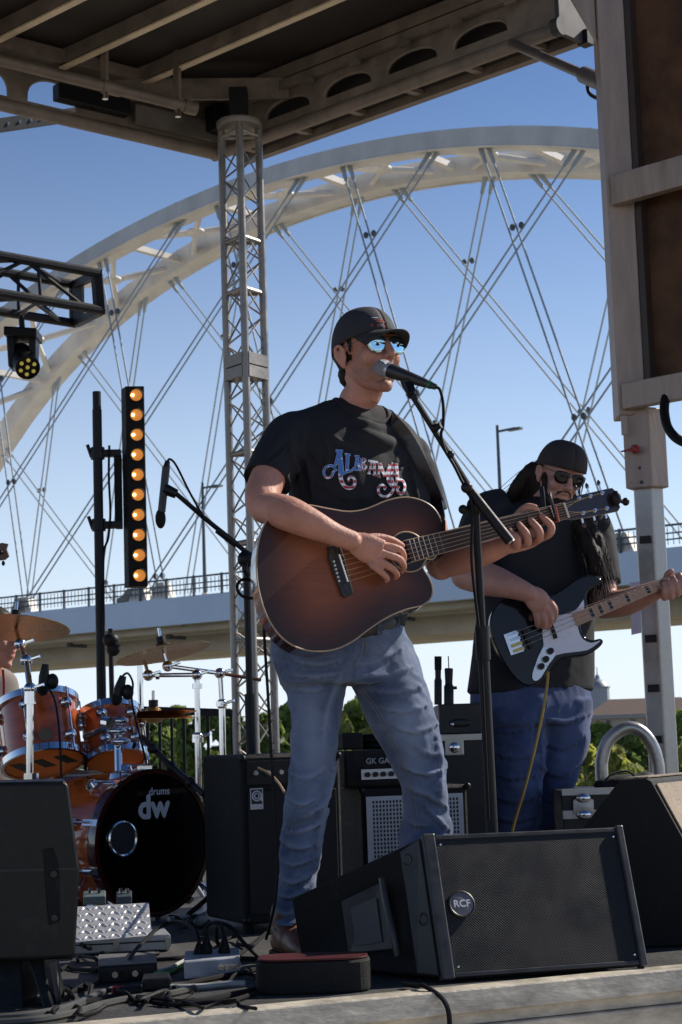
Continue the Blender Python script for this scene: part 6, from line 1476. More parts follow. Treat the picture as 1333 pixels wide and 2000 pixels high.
def stitch(pts, name, par, tree, gap=.0085, off=.0015):
    line = [q for q in (surf(tree, p.x, p.y, off) for p in cr([V((x, y, 0)) for x, y in pts], 14)) if q is not None]
    m = MB(); acc = 0.
    for a, b in zip(line, line[1:]):
        if (b - a).length > .06: continue
        k = max(1, int((b - a).length / gap))
        for i in range(k): m.tube([a.lerp(b, i / k), a.lerp(b, (i + .62) / k)], .0011, 4)
    if m.v: tag(m.build(name, thread, par, 0), 'tan stitching', kind='stuff')
for dx in (0, 7): stitch([(700 + dx, 1345), (728 + dx, 1380), (760 + dx, 1440), (786 + dx, 1500), (803 + dx, 1560), (812 + dx, 1625)], 'inseam_stitching', jeans, jt)
stitch([(706, 1245), (708, 1262), (700, 1285), (690, 1300)], 'fly_stitching', jeans, jt); stitch([(712, 1245), (716, 1265), (708, 1290)], 'fly_stitching', jeans, jt)
stitch([(545, 1300), (550, 1400), (556, 1500)], 'outseam_stitching', jeans, jt)
wb = MB(); blt = [surf(jt, x, y, .004) for x, y in ((548, 1218), (600, 1232), (660, 1238), (720, 1234), (770, 1216), (788, 1206))]; blt = [b for b in blt if b]
MB().tube(cr(blt, 5), [(.016, .004)] * (5 * (len(blt) - 1) + 1), 8, ref=bz).build('belt', mat('black_belt', (.02, .016, .015), .5), jeans)
for x, y in ((742, 1222), (776, 1208)):
    q_ = surf(jt, x, y, .008)
    if q_: MB().bar(q_ + bz * .026, q_ - bz * .026, .014, .004, V((0, -1, 0))).build('belt_loop', jeans_m, jeans)
# boots
def boot(ank, toe_dir, par):
    m = MB(); toe_dir = toe_dir.normalized(); b = V((ank.x, ank.y, DECK))
    m.chain([b + bz * .12 - toe_dir * .0, b + bz * .075, b + bz * .045 + toe_dir * .05], [.046, .047, .043], n=14)
    m.chain([b + bz * .040 - toe_dir * .045, b + bz * .045 + toe_dir * .06, b + bz * .038 + toe_dir * .14, b + bz * .028 + toe_dir * .2], [(.036, .038), (.042, .038), (.036, .043), (.024, .03)], ref=bz, n=16)
    me = fuse(m, .005, 4); o = link('boot', me, boot_m, par, 80, fix=False)
    s = MB(); rt = toe_dir.cross(bz)
    s.prism([b + bz * .0 + toe_dir * f + rt * l for f, l in ((-.085, -.02), (-.085, .02), (-.06, .036), (.03, .036), (.1, .044), (.17, .04), (.225, .012), (.225, -.012), (.17, -.04), (.1, -.044), (.03, -.036), (-.06, -.036))], bz * .016); s.build('sole', rubber, o, 0, .003)
boot(V((P(562, 1820, 5.02).x, 5.02, 0)), V((.35, -.93, 0)), sing); boot(V((P(866, 1790, 5.2).x, 5.2, 0)), V((.6, -.8, 0)), sing)
# hair, cap, sunglasses
hr_ = MB(); hr_.ell(H(-.030, 0, .028), (.084, .0785, .080), HAX); hr_.ell(H(-.066, 0, -.040), (.040, .052, .045), HAX)
for s in (-1, 1): hr_.chain([H(.022, s * .072, .045), H(.024, s * .0735, .012), H(.022, s * .072, -.006)], [(.010, .004), (.008, .0035), (.004, .003)], ref=hf, n=10)
hme = fuse(hr_, .004, 2); displace(hme, lambda c: .002 * noise.noise(c * 120)); link('hair', hme, hair_m, sing, 80, fix=False)
cap = thing('baseball_cap', 'charcoal baseball cap with red and white emblem on the singer head', 'cap', H(0, 0, .05))
cd = MB(); edge = lambda t: -.018 + .020 * math.cos(t)
dome(cd, H, (-.006, 0, .045), (.104, .086, .090), edge)
cdo = cd.build('crown', cap_m, cap, 80); sdm = cdo.modifiers.new('s', 'SOLIDIFY'); sdm.thickness = .003; sdm.offset = 1
rows_ = []
for j in range(7):
    t = j / 6; row = []
    for i in range(25):
        a = (i / 24 - .5) * 2; th = a * R_(62)
        bx = -.006 + .103 * math.cos(th); by = .085 * math.sin(th)
        ext = .078 * t * math.cos(a * 1.05) ** .6 if abs(a) < 1.49 else 0
        zz_ = .045 - .018 + .020 * math.cos(th) + .003 - .020 * t * a * a - .016 * t - .004 * math.cos(th) * t
        row.append(H(bx + ext, by * (1 - .03 * t), zz_))
    rows_.append(row)
bl_ = MB(); bl_.sheet(rows_); bo_ = bl_.build('bill', mat('dark_bill_cloth', (.030, .026, .026), .85, 0, .2, 20, .3, 300), cap, 80); sdm = bo_.modifiers.new('s', 'SOLIDIFY'); sdm.thickness = .004
MB().ell(H(-.006, 0, .137), (.007, .007, .004), HAX, 10, 6).build('button', cap_m, cap)
ct = bvh(cdo.data)
def decal(m, tree, pts, w, off, px=True, taper=None, uv=None):
    pts = cr([V((x, y, 0)) for x, y in pts], 5) if len(pts) > 2 else [V((x, y, 0)) for x, y in pts]
    fine = []
    for a, b in zip(pts, pts[1:]):
        k = max(1, int((b - a).length / 2.5)); fine += [a.lerp(b, i / k) for i in range(k)]
    fine.append(pts[-1]); rows = []; uvr = []
    for i, p in enumerate(fine):
        d = (fine[min(i + 1, len(fine) - 1)] - fine[max(i - 1, 0)]); 
        if d.length < 1e-6: continue
        d.normalize(); nn = V((-d.y, d.x, 0)); ww = w / 2 * (1 if taper is None else taper[0] + (taper[1] - taper[0]) * i / max(1, len(fine) - 1))
        r = []; u = []
        for s in (-1, -.33, .33, 1):
            q = p + nn * ww * s; h = surf(tree, q.x, q.y, off)
            r.append(h); u.append((q.x, q.y))
        if any(h is None for h in r): continue
        rows.append(r); uvr.append(u)
    if len(rows) < 2: return
    o = len(m.v); m.sheet(rows)
    if uv is not None: uv += [c for r in uvr for c in r]
red_p = mat('red_embroidery', (.40, .05, .03), .7); wht_p = mat('white_embroidery', (.6, .6, .64), .7)
e1 = MB(); decal(e1, ct, [(726, 620), (745, 621), (757, 623)], 3.2, .0045, taper=(.4, 1)); decal(e1, ct, [(757, 629), (766, 637), (773, 644)], 2.6, .0045); e1.build('white_emblem', wht_p, cap, 0)
e2 = MB(); decal(e2, ct, [(730, 624), (752, 626), (762, 631), (775, 642)], 3.4, .0048, taper=(.3, 1.6)); decal(e2, ct, [(738, 628), (752, 629)], 1.8, .005)
for x, y in ((727, 635), (739, 636), (751, 638), (761, 642)): decal(e2, ct, [(x - 2, y), (x + 2, y)], 4, .005)
e2.build('red_emblem', red_p, cap, 0)
mirror = bpy.data.materials.new('blue_green_mirror_lens'); mirror.use_nodes = True; b_ = bsdf(mirror); b_.inputs['Metallic'].default_value = 1; b_.inputs['Roughness'].default_value = .03; b_.inputs['Base Color'].default_value = (.55, .85, 1.0, 1)
gl_ = thing('sunglasses', 'blue mirrored aviator sunglasses worn by the singer', 'sunglasses', H(.1, 0, .01))
shades(gl_, H, mirror, mat('gunmetal_wire', (.06, .06, .06), .3, .8), w=.0305, h=.0255, f0=.103, u0=.008)
# shirt print
LET = [([(322, 205), (300, 290), (278, 372)], 26, (1, .8)), ([(328, 205), (338, 320), (344, 450)], 44, (.8, 1.2)), ([(292, 335), (335, 335)], 16, None), ([(286, 207), (362, 212)], 20, None),
       ([(278, 372), (235, 355), (185, 378), (168, 430), (198, 476), (245, 462), (268, 415), (300, 390)], 20, None), ([(335, 430), (345, 510), (385, 568), (440, 580), (476, 545), (474, 490), (440, 468), (415, 490), (424, 515)], 30, (1.3, .6)), ([(345, 440), (400, 418), (455, 405)], 20, None),
       ([(408, 245), (400, 412)], 36, None), ([(378, 240), (438, 250)], 18, None), ([(390, 410), (452, 402), (472, 372)], 18, None),
       ([(502, 262), (478, 395)], 17, None), ([(505, 262), (524, 398)], 24, None), ([(488, 345), (520, 347)], 12, None), ([(476, 258), (526, 264)], 14, None), ([(462, 396), (545, 402)], 12, None),
       ([(545, 278), (552, 402)], 22, None), ([(552, 284), (588, 300), (562, 332)], 14, None), ([(562, 336), (596, 370), (558, 404)], 15, None),
       ([(612, 304), (712, 322)], 18, None), ([(648, 312), (622, 432)], 18, None), ([(672, 316), (680, 446)], 26, None), ([(634, 385), (680, 392)], 13, None), ([(604, 432), (640, 438)], 12, None), ([(656, 446), (706, 456)], 12, None),
       ([(728, 330), (716, 462)], 22, None), ([(730, 330), (778, 462)], 26, None), ([(832, 345), (780, 462)], 18, None), ([(836, 345), (812, 480), (836, 540), (858, 560)], 30, None), ([(704, 462), (738, 470)], 12, None),
       ([(846, 334), (908, 350)], 20, None), ([(870, 342), (848, 470), (872, 560), (838, 640), (776, 668), (724, 638), (716, 580), (750, 548), (784, 574), (770, 596)], 28, (.9, .8)), ([(892, 345), (908, 505)], 36, None), ([(858, 440), (905, 448)], 16, None),
       ([(905, 495), (955, 505), (980, 555), (968, 615), (935, 640), (905, 600), (918, 560)], 22, None), ([(880, 560), (902, 505)], 24, None)]
cv = lambda p: (600 + p[0] / 5.127, 840 + p[1] / 5.127)
mo = MB(); mf = MB(); uvs = []
for i, (pts, w, tp) in enumerate(LET):
    pp = [cv(p) for p in pts]
    w = w * (.74 if 7 <= i <= 24 else .88)
    decal(mo, stree, pp, (w + 8) / 5.127, .0045 + i * .00004, taper=tp); decal(mf, stree, pp, w / 5.127, .0068 + i * .00004, taper=tp, uv=uvs)
outl_m = mat('pale_blue_print', (.72, .80, .95), .7); mo.build('print_outline', outl_m, shirt, 0)
flag = bpy.data.materials.new('flag_print'); flag.use_nodes = True; n_ = flag.node_tree.nodes; l_ = flag.node_tree.links; b_ = bsdf(flag); b_.inputs['Roughness'].default_value = .7
uvn = n_.new('ShaderNodeUVMap'); sx = n_.new('ShaderNodeSeparateXYZ'); l_.new(uvn.outputs[0], sx.inputs[0])
wv_ = n_.new('ShaderNodeMath'); wv_.operation = 'PINGPONG'; wv_.inputs[1].default_value = 5.5; l_.new(sx.outputs[1], wv_.inputs[0])
gt = n_.new('ShaderNodeMath'); gt.operation = 'GREATER_THAN'; gt.inputs[1].default_value = 2.75; l_.new(wv_.outputs[0], gt.inputs[0])
mx1 = n_.new('ShaderNodeMix'); mx1.data_type = 'RGBA'; mx1.inputs[6].default_value = (.85, .85, .9, 1); mx1.inputs[7].default_value = (.5, .035, .045, 1); l_.new(gt.outputs[0], mx1.inputs[0])
vo = n_.new('ShaderNodeTexVoronoi'); vo.inputs['Scale'].default_value = .12; vo.inputs['Randomness'].default_value = .55; l_.new(uvn.outputs[0], vo.inputs['Vector'])
lt_ = n_.new('ShaderNodeMath'); lt_.operation = 'LESS_THAN'; lt_.inputs[1].default_value = .25; l_.new(vo.outputs['Distance'], lt_.inputs[0])
mx2 = n_.new('ShaderNodeMix'); mx2.data_type = 'RGBA'; mx2.inputs[6].default_value = (.07, .22, .62, 1); mx2.inputs[7].default_value = (.85, .87, .92, 1); l_.new(lt_.outputs[0], mx2.inputs[0])
isb = n_.new('ShaderNodeMath'); isb.operation = 'LESS_THAN'; isb.inputs[1].default_value = 708; l_.new(sx.outputs[0], isb.inputs[0])
isy = n_.new('ShaderNodeMath'); isy.operation = 'LESS_THAN'; isy.inputs[1].default_value = 930; l_.new(sx.outputs[1], isy.inputs[0])
mm_ = n_.new('ShaderNodeMath'); mm_.operation = 'MULTIPLY'; l_.new(isb.outputs[0], mm_.inputs[0]); l_.new(isy.outputs[0], mm_.inputs[1])
mx3 = n_.new('ShaderNodeMix'); mx3.data_type = 'RGBA'; l_.new(mm_.outputs[0], mx3.inputs[0]); l_.new(mx1.outputs[2], mx3.inputs[6]); l_.new(mx2.outputs[2], mx3.inputs[7]); l_.new(mx3.outputs[2], b_.inputs['Base Color'])
fo = mf.build('print_lettering', flag, shirt, 0)
ul = fo.data.uv_layers.new(name='UVMap')
for lp_ in fo.data.loops: ul.data[lp_.index].uv = uvs[lp_.vertex_index]
# guitar strap over the left shoulder
strap = thing('guitar_strap', 'black leather guitar strap over the left shoulder of the singer', 'strap', P(820, 930, 4.93))
sp_ = []
for x, y in ((764, 828), (784, 850), (803, 880), (820, 915), (838, 955), (852, 990)): sp_.append(surf(stree, x, y, .007) or P(x, y, 5.05))
sp_ += [G(862, 1018, -.02), G(868, 1045, -.03)]
back_ = [P(748, 815, 5.14), P(756, 818, 5.08)]
sp2 = cr(back_ + sp_, 5)
MB().tube(sp2, [(.0035, .030)] * len(sp2), 10, ref=V((-.4, -1, .2))).build('band', mat('black_leather', (.030, .030, .034), .28, 0, .3, 10, .2, 60), strap)
tail = cr([P(756, 818, 5.10), P(720, 850, 5.19), P(640, 960, 5.19), P(540, 1080, 5.12), P(515, 1130, 4.95), P(506, 1140, 4.82)], 5)
MB().tube(tail, [(.003, .022)] * len(tail), 8, ref=V((0, 1, 0))).build('back_band', mat('black_leather', (.02, .02, .022)), strap)
gc = thing('guitar_cable', 'black cable plugged into the lower side of the acoustic guitar', 'cable', P(515, 1160, 4.8))
MB().tube([P(520, 1168, 4.82), P(495, 1163, 4.82)], [.006, .0055], 8).build('jack_plug', chrome, gc)
MB().tube(cr(PP((512, 1166, 4.83), (484, 1168, 4.83), (467, 1158, 4.83), (464, 1142, 4.83), (475, 1132, 4.84), (495, 1136, 4.85), (512, 1160, 4.86), (517, 1250, 4.88), (524, 1360, 4.89), (530, 1470, 4.89), (537, 1580, 4.89), (542, 1680, 4.9), (538, 1760, 4.9), (520, 1835, 4.93)), 6), .0042, 8).build('cable', rubber, gc)
pc_ = MB().tube(cr(PP((505, 1500, 5.6), (528, 1512, 5.5), (545, 1530, 5.3), (556, 1548, 5.1)), 6), .004, 8).build('patch_cable', mat('tan_cable', (.28, .19, .10), .5))
tag(pc_, 'tan cable running from the amplifier panel behind the singer leg', 'cable')
# ------------------------------------------------------------------ bass guitar
def BY(px, py): return 6.68 + (px - 1060) * .0003 - (py - 1220) * .0002
def B(px, py, o=0.): return P(px, py, BY(px, py) - o)
bback = V((-.1, 1, -.1)).normalized()
bass = thing('bass_guitar', 'black bass guitar with white pickguard and maple neck', 'guitar', B(1060, 1330))
bo2 = [(1172, 1129), (1160, 1124), (1147, 1123), (1125, 1131), (1100, 1149), (1075, 1162), (1040, 1164), (1005, 1163), (975, 1176), (960, 1200), (958, 1229), (970, 1265), (990, 1302), (1012, 1330), (1032, 1340), (1053, 1333), (1071, 1310), (1090, 1289), (1118, 1283), (1147, 1279), (1168, 1267), (1179, 1254), (1173, 1247), (1158, 1250), (1143, 1243), (1136, 1228), (1136, 1212), (1150, 1190), (1146, 1168), (1152, 1152), (1168, 1142), (1176, 1135)]
boutl = [(p.x, p.y) for p in crc([V((x, y, 0)) for x, y in bo2], 3)]
bb_m = mat('gloss_black_lacquer', (.008, .009, .014), .15, 0, .15, 4, spec=.4)
MB().prism([B(x, y) for x, y in boutl], bback * .043).build('body', bb_m, bass, 60, .006, 3)
pg = [(1140, 1171), (1130, 1186), (1112, 1199), (1082, 1203), (1060, 1221), (1062, 1258), (1058, 1275), (1043, 1305), (1040, 1325), (1047, 1330), (1058, 1322), (1072, 1297), (1086, 1280), (1118, 1274), (1147, 1270), (1166, 1258), (1172, 1251), (1155, 1256), (1138, 1248), (1130, 1230), (1130, 1215), (1140, 1195)]
MB().prism([B(p.x, p.y, .002) for p in crc([V((x, y, 0)) for x, y in pg], 2)], -bback * .003).build('pickguard', mat('lilac_white_plastic', (.84, .82, .88), .3, 0, .05), bass, 0)
cp = [(1061, 1264), (1076, 1268), (1086, 1278), (1072, 1298), (1058, 1322), (1047, 1330), (1040, 1324), (1044, 1304)]
MB().prism([B(p.x, p.y, .006) for p in crc([V((x, y, 0)) for x, y in cp], 2)], -bback * .0015).build('control_plate', mat('bright_chrome_plate', (.68, .70, .74), .25, .6), bass, 0)
for x, y in ((1075, 1272), (1066, 1288), (1057, 1302)): c = B(x, y, .008); MB().cyl(c, c - bback * .016, .0125, .0115, 16).build('knob', blackp, bass)
brq = [(983, 1240), (1008, 1231), (1024, 1272), (998, 1281)]
MB().prism([B(x, y, .002) for x, y in brq], -bback * .006).build('bridge_plate', chrome, bass, 0, .001)
for k in range(4):
    a = (1004 + 4.0 * k, 1238 + 10 * k); MB().bar(B(a[0] - 12, a[1] + 4, .012), B(a[0] + 8, a[1] - 3, .012), .012, .008, -bback).build('bridge_saddle', mat('brass_saddle', (.55, .42, .16), .35, .9) if k > 1 else chrome, bass)
for q_ in ([(1018, 1228), (1026, 1226), (1041, 1265), (1034, 1268)], [(1070, 1213), (1077, 1211), (1089, 1246), (1082, 1249)]): MB().prism([B(x, y, .004) for x, y in q_], -bback * .009).build('pickup', blackp, bass, 0, .002)
maple = mat('maple_fretboard', (.52, .30, .19), .4, 0, .15, 6, stretch=(8, 8, 40))
def bk2(t, s, o=0.):
    a = (1118 + 172 * t, 1198 - 66 * t); b = (1128 + 172 * t, 1223 - 74 * t); return B(a[0] + (b[0] - a[0]) * s, a[1] + (b[1] - a[1]) * s, o)
TB = 1.75
MB().hexa([bk2(0, 0, .004), bk2(TB, .08, .004), bk2(TB, .92, .004), bk2(0, 1, .004)], [bk2(0, 0, .014), bk2(TB, .08, .014), bk2(TB, .92, .014), bk2(0, 1, .014)]).build('fretboard', maple, bass, 0, .002)
nb2 = MB(); rows_ = []
for i in range(7):
    t = .15 + (TB - .15) * i / 6; rows_.append([bk2(t, .5 - .48 * math.cos(math.pi * k / 8), .004) + bback * .02 * math.sin(math.pi * k / 8) for k in range(9)])
nb2.sheet(rows_); nb2.build('neck', maple, bass, 60)
inl = mat('black_inlay', (.012, .012, .012), .4)
for k in range(1, 21):
    t = TB - (1 - 2 ** (-k / 12)) * (TB + .62)
    if t < .02: break
    MB().tube([bk2(t, .02, .0145), bk2(t, .98, .0145)], .0012, 5).build('fret', mat('fret_wire', (.6, .58, .55)), bass)
    t2 = TB - (1 - 2 ** (-(k - .5) / 12)) * (TB + .62)
    if k in (3, 5, 7, 9, 12, 15, 17, 19): MB().prism([bk2(t2 - .017, .12, .0142), bk2(t2 + .017, .12, .0142), bk2(t2 + .017, .88, .0142), bk2(t2 - .017, .88, .0142)], -bback * .0008).build('block_inlay', inl, bass, 0)
hsx = [bk2(TB, -.1, .002), bk2(TB + .1, -.5, .002), bk2(TB + .7, -.7, .002), bk2(TB + .85, -.1, .002), bk2(TB + .8, .8, .002), bk2(TB + .2, 1.2, .002), bk2(TB, 1.0, .002)]
MB().prism(hsx, bback * .014).build('headstock', maple, bass, 0, .002)
for s_ in range(4):
    f = .14 + .72 * s_ / 3; MB().tube([B(1002 + 4 * s_, 1236 + 10 * s_, .017), bk2(TB, f, .017)], .0011, 5).build('string', mat('steel_string', (.5, .5, .5), .35, .9), bass)
ycab = MB().tube(cr([B(1071, 1312, .01), P(1066, 1360, 6.68), P(1050, 1440, 6.7), P(1025, 1540, 6.72), P(1004, 1610, 6.75), P(990, 1680, 6.75)], 6), .0055, 8).build('instrument_cable', mat('yellow_cable', (.42, .27, .07), .5))
tag(ycab, 'mustard yellow cable hanging from the bass guitar', 'cable')

# ------------------------------------------------------------------ bass player
A2 = R_(34); Yb_ = 7.0
bp_ = thing('person', 'bass player with long dark hair, dark cap and black T-shirt', 'person', V((P(1040, 1620, Yb_).x, Yb_, DECK)), None)
hb0 = P(1093, 931, 6.93); f2, l2, u2 = head_axes(R_(16), R_(19), R_(-12))
H2 = lambda f, l, u: hb0 + f2 * f + l2 * l + u2 * u
AX2 = (f2, l2, u2)
bd = MB(); add_head(bd, H2, AX2)
bd.chain([H2(-.03, 0, -.04), P(1062, 985, 7.0), P(1052, 1040, 7.03)], [.062, .066, .10])
bd.chain([P(1052, 1030, 7.03), P(1045, 1180, 7.03), P(1042, 1340, 7.02)], [(.17, .12), (.18, .13), (.17, .12)], ref=V((math.cos(A2), math.sin(A2), 0)))
bd.chain([P(950, 1010, 6.95), P(922, 1070, 6.88), P(910, 1122, 6.80)], [.07, .068, .058])
bd.chain([P(910, 1122, 6.80), P(955, 1132, 6.70), P(1000, 1146, 6.62), P(1036, 1160, 6.60)], [.060, .062, .046, (.034, .028)], ref=bz)
bd.chain([P(1150, 1030, 7.06), P(1170, 1110, 7.03), P(1180, 1180, 6.98)], [.07, .062, .054]); bd.chain([P(1180, 1182, 6.98), P(1225, 1176, 6.92), P(1265, 1160, 6.86), P(1296, 1146, 6.83)], [.054, .052, .042, (.033, .028)])
def hq(px, py, o): return P(px, py, BY(px, py) - o)
bd.chain([hq(1034, 1158, .075), hq(1048, 1170, .075), hq(1060, 1185, .07)], [(.034, .026), (.045, .024), (.042, .02)], ref=V((1, 0, .5)), n=16)
for pts in ([(1074, 1176, .066), (1084, 1192, .06), (1084, 1206, .035), (1080, 1214, .022)], [(1066, 1184, .068), (1076, 1206, .06), (1074, 1220, .035), (1071, 1226, .022)], [(1056, 1190, .066), (1064, 1212, .058), (1062, 1225, .032)], [(1046, 1192, .062), (1050, 1212, .054), (1050, 1222, .03)], [(1046, 1166, .07), (1062, 1168, .06), (1078, 1178, .05), (1088, 1190, .035)]):
    bd.chain([hq(*p) for p in pts], [.0135, .0125, .0105, .009][:len(pts)], n=12)
bd.chain([hq(1292, 1150, -.045), hq(1306, 1146, -.035), hq(1322, 1140, -.03)], [(.032, .024), (.042, .024), (.04, .02)], ref=bz, n=16)
for pts in ([(1300, 1160, -.02), (1298, 1168, .015), (1298, 1152, .035), (1296, 1140, .026)], [(1312, 1160, -.02), (1311, 1166, .02), (1310, 1148, .042), (1306, 1134, .028)], [(1324, 1154, -.02), (1324, 1160, .02), (1322, 1142, .042), (1316, 1128, .028)], [(1335, 1148, -.02), (1337, 1154, .018), (1334, 1136, .036), (1328, 1122, .026)], [(1300, 1138, -.04), (1304, 1122, -.02), (1312, 1116, .005)]):
    bd.chain([hq(*p) for p in pts], [.0135, .013, .012, .010][:len(pts)], n=12)
bd.chain([P(1000, 1360, 6.98), P(1000, 1500, 6.98), P(1000, 1650, 7.0)], [.08, .05, .035]); bd.chain([P(1100, 1370, 7.05), P(1085, 1500, 7.05), P(1078, 1650, 7.07)], [.07, .045, .03])
b2me = fuse(bd, .0048, 3); link('body', b2me, skin2_m, bp_, 80, fix=False)
s2 = MB()
torso(s2, [(975, 1030, 1105, 7.03, .06), (990, 985, 1140, 7.03, .11), (1020, 950, 1165, 7.02, .15), (1080, 950, 1168, 7.02, .155), (1160, 940, 1164, 7.01, .155), (1250, 928, 1162, 7.01, .155), (1320, 918, 1161, 7.01, .155), (1352, 914, 1160, 7.01, .155)], A2)
s2.chain([P(985, 1000, 6.98), P(952, 1008, 6.95), P(930, 1050, 6.90), P(919, 1090, 6.855)], [.09, .088, .084, .082], round_ends=False, n=24)
s2.chain([P(1125, 1010, 7.05), P(1152, 1030, 7.06), P(1168, 1090, 7.04), P(1174, 1140, 7.02)], [.085, .085, .08, .078], round_ends=False, n=24)
s2me = fuse(s2, .008, 5); MBH = P(919, 1090, 6.855) - P(930, 1050, 6.90)
displace(s2me, lambda c: fold(c, 5.5, .010, (1.5, 1.2, .6)) + fold(c, 15, .002))
sh2 = link('t_shirt', s2me, shirt_m, bp_, 80, fix=False); MB().torus(P(919, 1090, 6.855), MBH, .080, .004, 36, 8).build('sleeve_hem', shirt_m, sh2)
j2 = MB(); torso(j2, [(1325, 925, 1150, 7.01, .15), (1370, 921, 1156, 7.01, .16), (1415, 932, 1154, 7.01, .15)], A2)
leg(j2, [(1370, 922, 1062, 6.98), (1430, 934, 1066, 6.97), (1490, 945, 1064, 6.96), (1560, 953, 1054, 6.96), (1630, 955, 1046, 6.98), (1690, 958, 1042, 7.0)])
leg(j2, [(1370, 1030, 1157, 7.05), (1430, 1046, 1152, 7.05), (1490, 1050, 1136, 7.05), (1560, 1052, 1110, 7.06), (1630, 1046, 1108, 7.08), (1690, 1045, 1105, 7.1)])
j2me = fuse(j2, .007, 4); displace(j2me, lambda c: fold(c + V((c.z * .6, 0, 0)), 6.5, .013, (.9, .9, 1.3)) + fold(c, 17, .003))
creases(j2me, [([(935, 1420), (990, 1430), (1050, 1415)], .008, 6), ([(945, 1460), (1000, 1480), (1060, 1470)], .008, 6), ([(950, 1505), (1000, 1520), (1055, 1512)], .008, 6), ([(955, 1550), (1000, 1566), (1050, 1556)], .008, 6), ([(955, 1590), (1000, 1604), (1045, 1596)], .008, 5), ([(1060, 1400), (1100, 1410), (1150, 1396)], .008, 6), ([(1062, 1450), (1100, 1462), (1138, 1440)], .008, 6), ([(1060, 1500), (1090, 1515), (1125, 1500)], .008, 6), ([(1056, 1550), (1080, 1565), (1106, 1550)], .008, 5), ([(1065, 1380), (1055, 1430), (1058, 1480)], .01, 6)])
w2 = j2me.attributes.new('wear', 'FLOAT', 'POINT')
for i, v in enumerate(j2me.vertices):
    w2.data[i].value = .5 * max(0, noise.noise(V((v.co.x * 9, v.co.y * 9, v.co.z * 3))))
link('jeans', j2me, jeans2_m, bp_, 80, fix=False)
boot(V((P(1000, 1660, 7.0).x, 7.0, 0)), V((.5, -.86, 0)), bp_); boot(V((P(1076, 1660, 7.08).x, 7.08, 0)), V((.6, -.8, 0)), bp_)
# beard and long hair
br_ = MB(); br_.ell(H2(.070, 0, -.10), (.034, .040, .034), AX2)
for s in (-1, 1):
    br_.chain([H2(.02, s * .062, -.02), H2(.035, s * .055, -.07), H2(.07, s * .02, -.105)], [.012, .017, .02], n=10)
    br_.chain([H2(.099, s * .004, -.043), H2(.092, s * .022, -.049), H2(.082, s * .034, -.066)], [.005, .005, .004], n=8)
bme_ = fuse(br_, .0045, 2); displace(bme_, lambda c: .004 * noise.noise(c * 90)); link('beard', bme_, hair_m, bp_, 80, fix=False)
hv = MB(); hv.ell(H2(-.035, 0, .0), (.082, .082, .095), AX2)
rr_ = random.Random(5)
guides = [[H2(-.05, -.06, .03), P(1034, 922, 6.97), P(1008, 955, 6.98), P(990, 985, 7.0)], [H2(-.08, -.05, -.02), P(1035, 950, 7.0), P(1012, 985, 7.03), P(1000, 1020, 7.06)], [H2(-.03, -.065, -.01), P(1050, 955, 6.97), P(1038, 990, 6.98)],
          [H2(-.02, .085, -.0), P(1120, 990, 6.98), P(1150, 1030, 6.93), P(1172, 1075, 6.9), P(1182, 1130, 6.88)], [H2(.0, .082, -.03), P(1112, 1000, 6.95), P(1138, 1040, 6.9), P(1160, 1090, 6.87), P(1172, 1150, 6.86)]]
for g in guides: hv.chain(g, [.020] + [.030] * (len(g) - 2) + [.010], n=12)
hvm = fuse(hv, .008, 9); displace(hvm, lambda c: .006 * noise.noise(V((c.x * 60, c.y * 60, c.z * 12)))); hair = link('hair', hvm, hair_m, bp_, 80, fix=False)
stn = MB()
for g in guides:
    for k in range(80):
        o1 = V((rr_.gauss(0, .026), rr_.gauss(0, .02), rr_.gauss(0, .02))); o2 = V((rr_.gauss(0, .038), rr_.gauss(0, .025), rr_.gauss(-.012, .036)))
        pts = [p + o1 * (1 - i / len(g)) * .6 + o2 * (i / len(g)) for i, p in enumerate(g)]
        stn.tube(cr(pts, 4), .0011, 4, cap=False)
tag(stn.build('hair_strands', hair_m, hair, 0), 'loose strands of long dark hair', kind='stuff')
cap2 = thing('cap', 'dark cap worn backwards by the bass player', 'cap', H2(0, 0, .06))
c2 = MB(); dome(c2, H2, (-.006, 0, .042), (.112, .094, .098), lambda t: -.012 + .014 * math.cos(t)); c2o = c2.build('crown', mat('dark_brown_cap', (.035, .028, .028), .85, 0, .35, 18, .3, 300), cap2, 80); sdm = c2o.modifiers.new('s', 'SOLIDIFY'); sdm.thickness = .003; sdm.offset = 1
bq = MB(); rows_ = []
for j in range(4):
    t = j / 3; rows_.append([H2(-.112 * math.cos(th_) - .05 * t * math.cos(th_), .09 * math.sin(th_), .02 - .03 * t) for th_ in [R_(-50 + 100 * i / 14) for i in range(15)]])
bq.sheet(rows_); bqo = bq.build('bill', MATS['dark_brown_cap'], cap2, 80); sdm = bqo.modifiers.new('s', 'SOLIDIFY'); sdm.thickness = .004
sg = thing('sunglasses', 'black sunglasses worn by the bass player', 'sunglasses', H2(.1, 0, .01))
shades(sg, H2, mat('black_lens', (.004, .004, .005), .08, 0, .1, rvar=.02), blackp, w=.031, h=.024, f0=.102, u0=.012)
st2 = thing('guitar_strap', 'dark strap across the chest of the bass player', 'strap', P(1130, 1080, 6.85))
t2 = bvh(s2me)
sp_ = [surf(t2, x, y, .006) for x, y in ((1110, 1000), (1122, 1030), (1136, 1065), (1150, 1095), (1160, 1118))]; sp_ = [p for p in sp_ if p] + [B(1166, 1132, -.01)]
MB().tube(cr(sp_, 5), [(.003, .022)] * (5 * (len(sp_) - 1) + 1), 8, ref=V((0, -1, 0))).build('band', mat('black_leather', (.02, .02, .022)), st2)

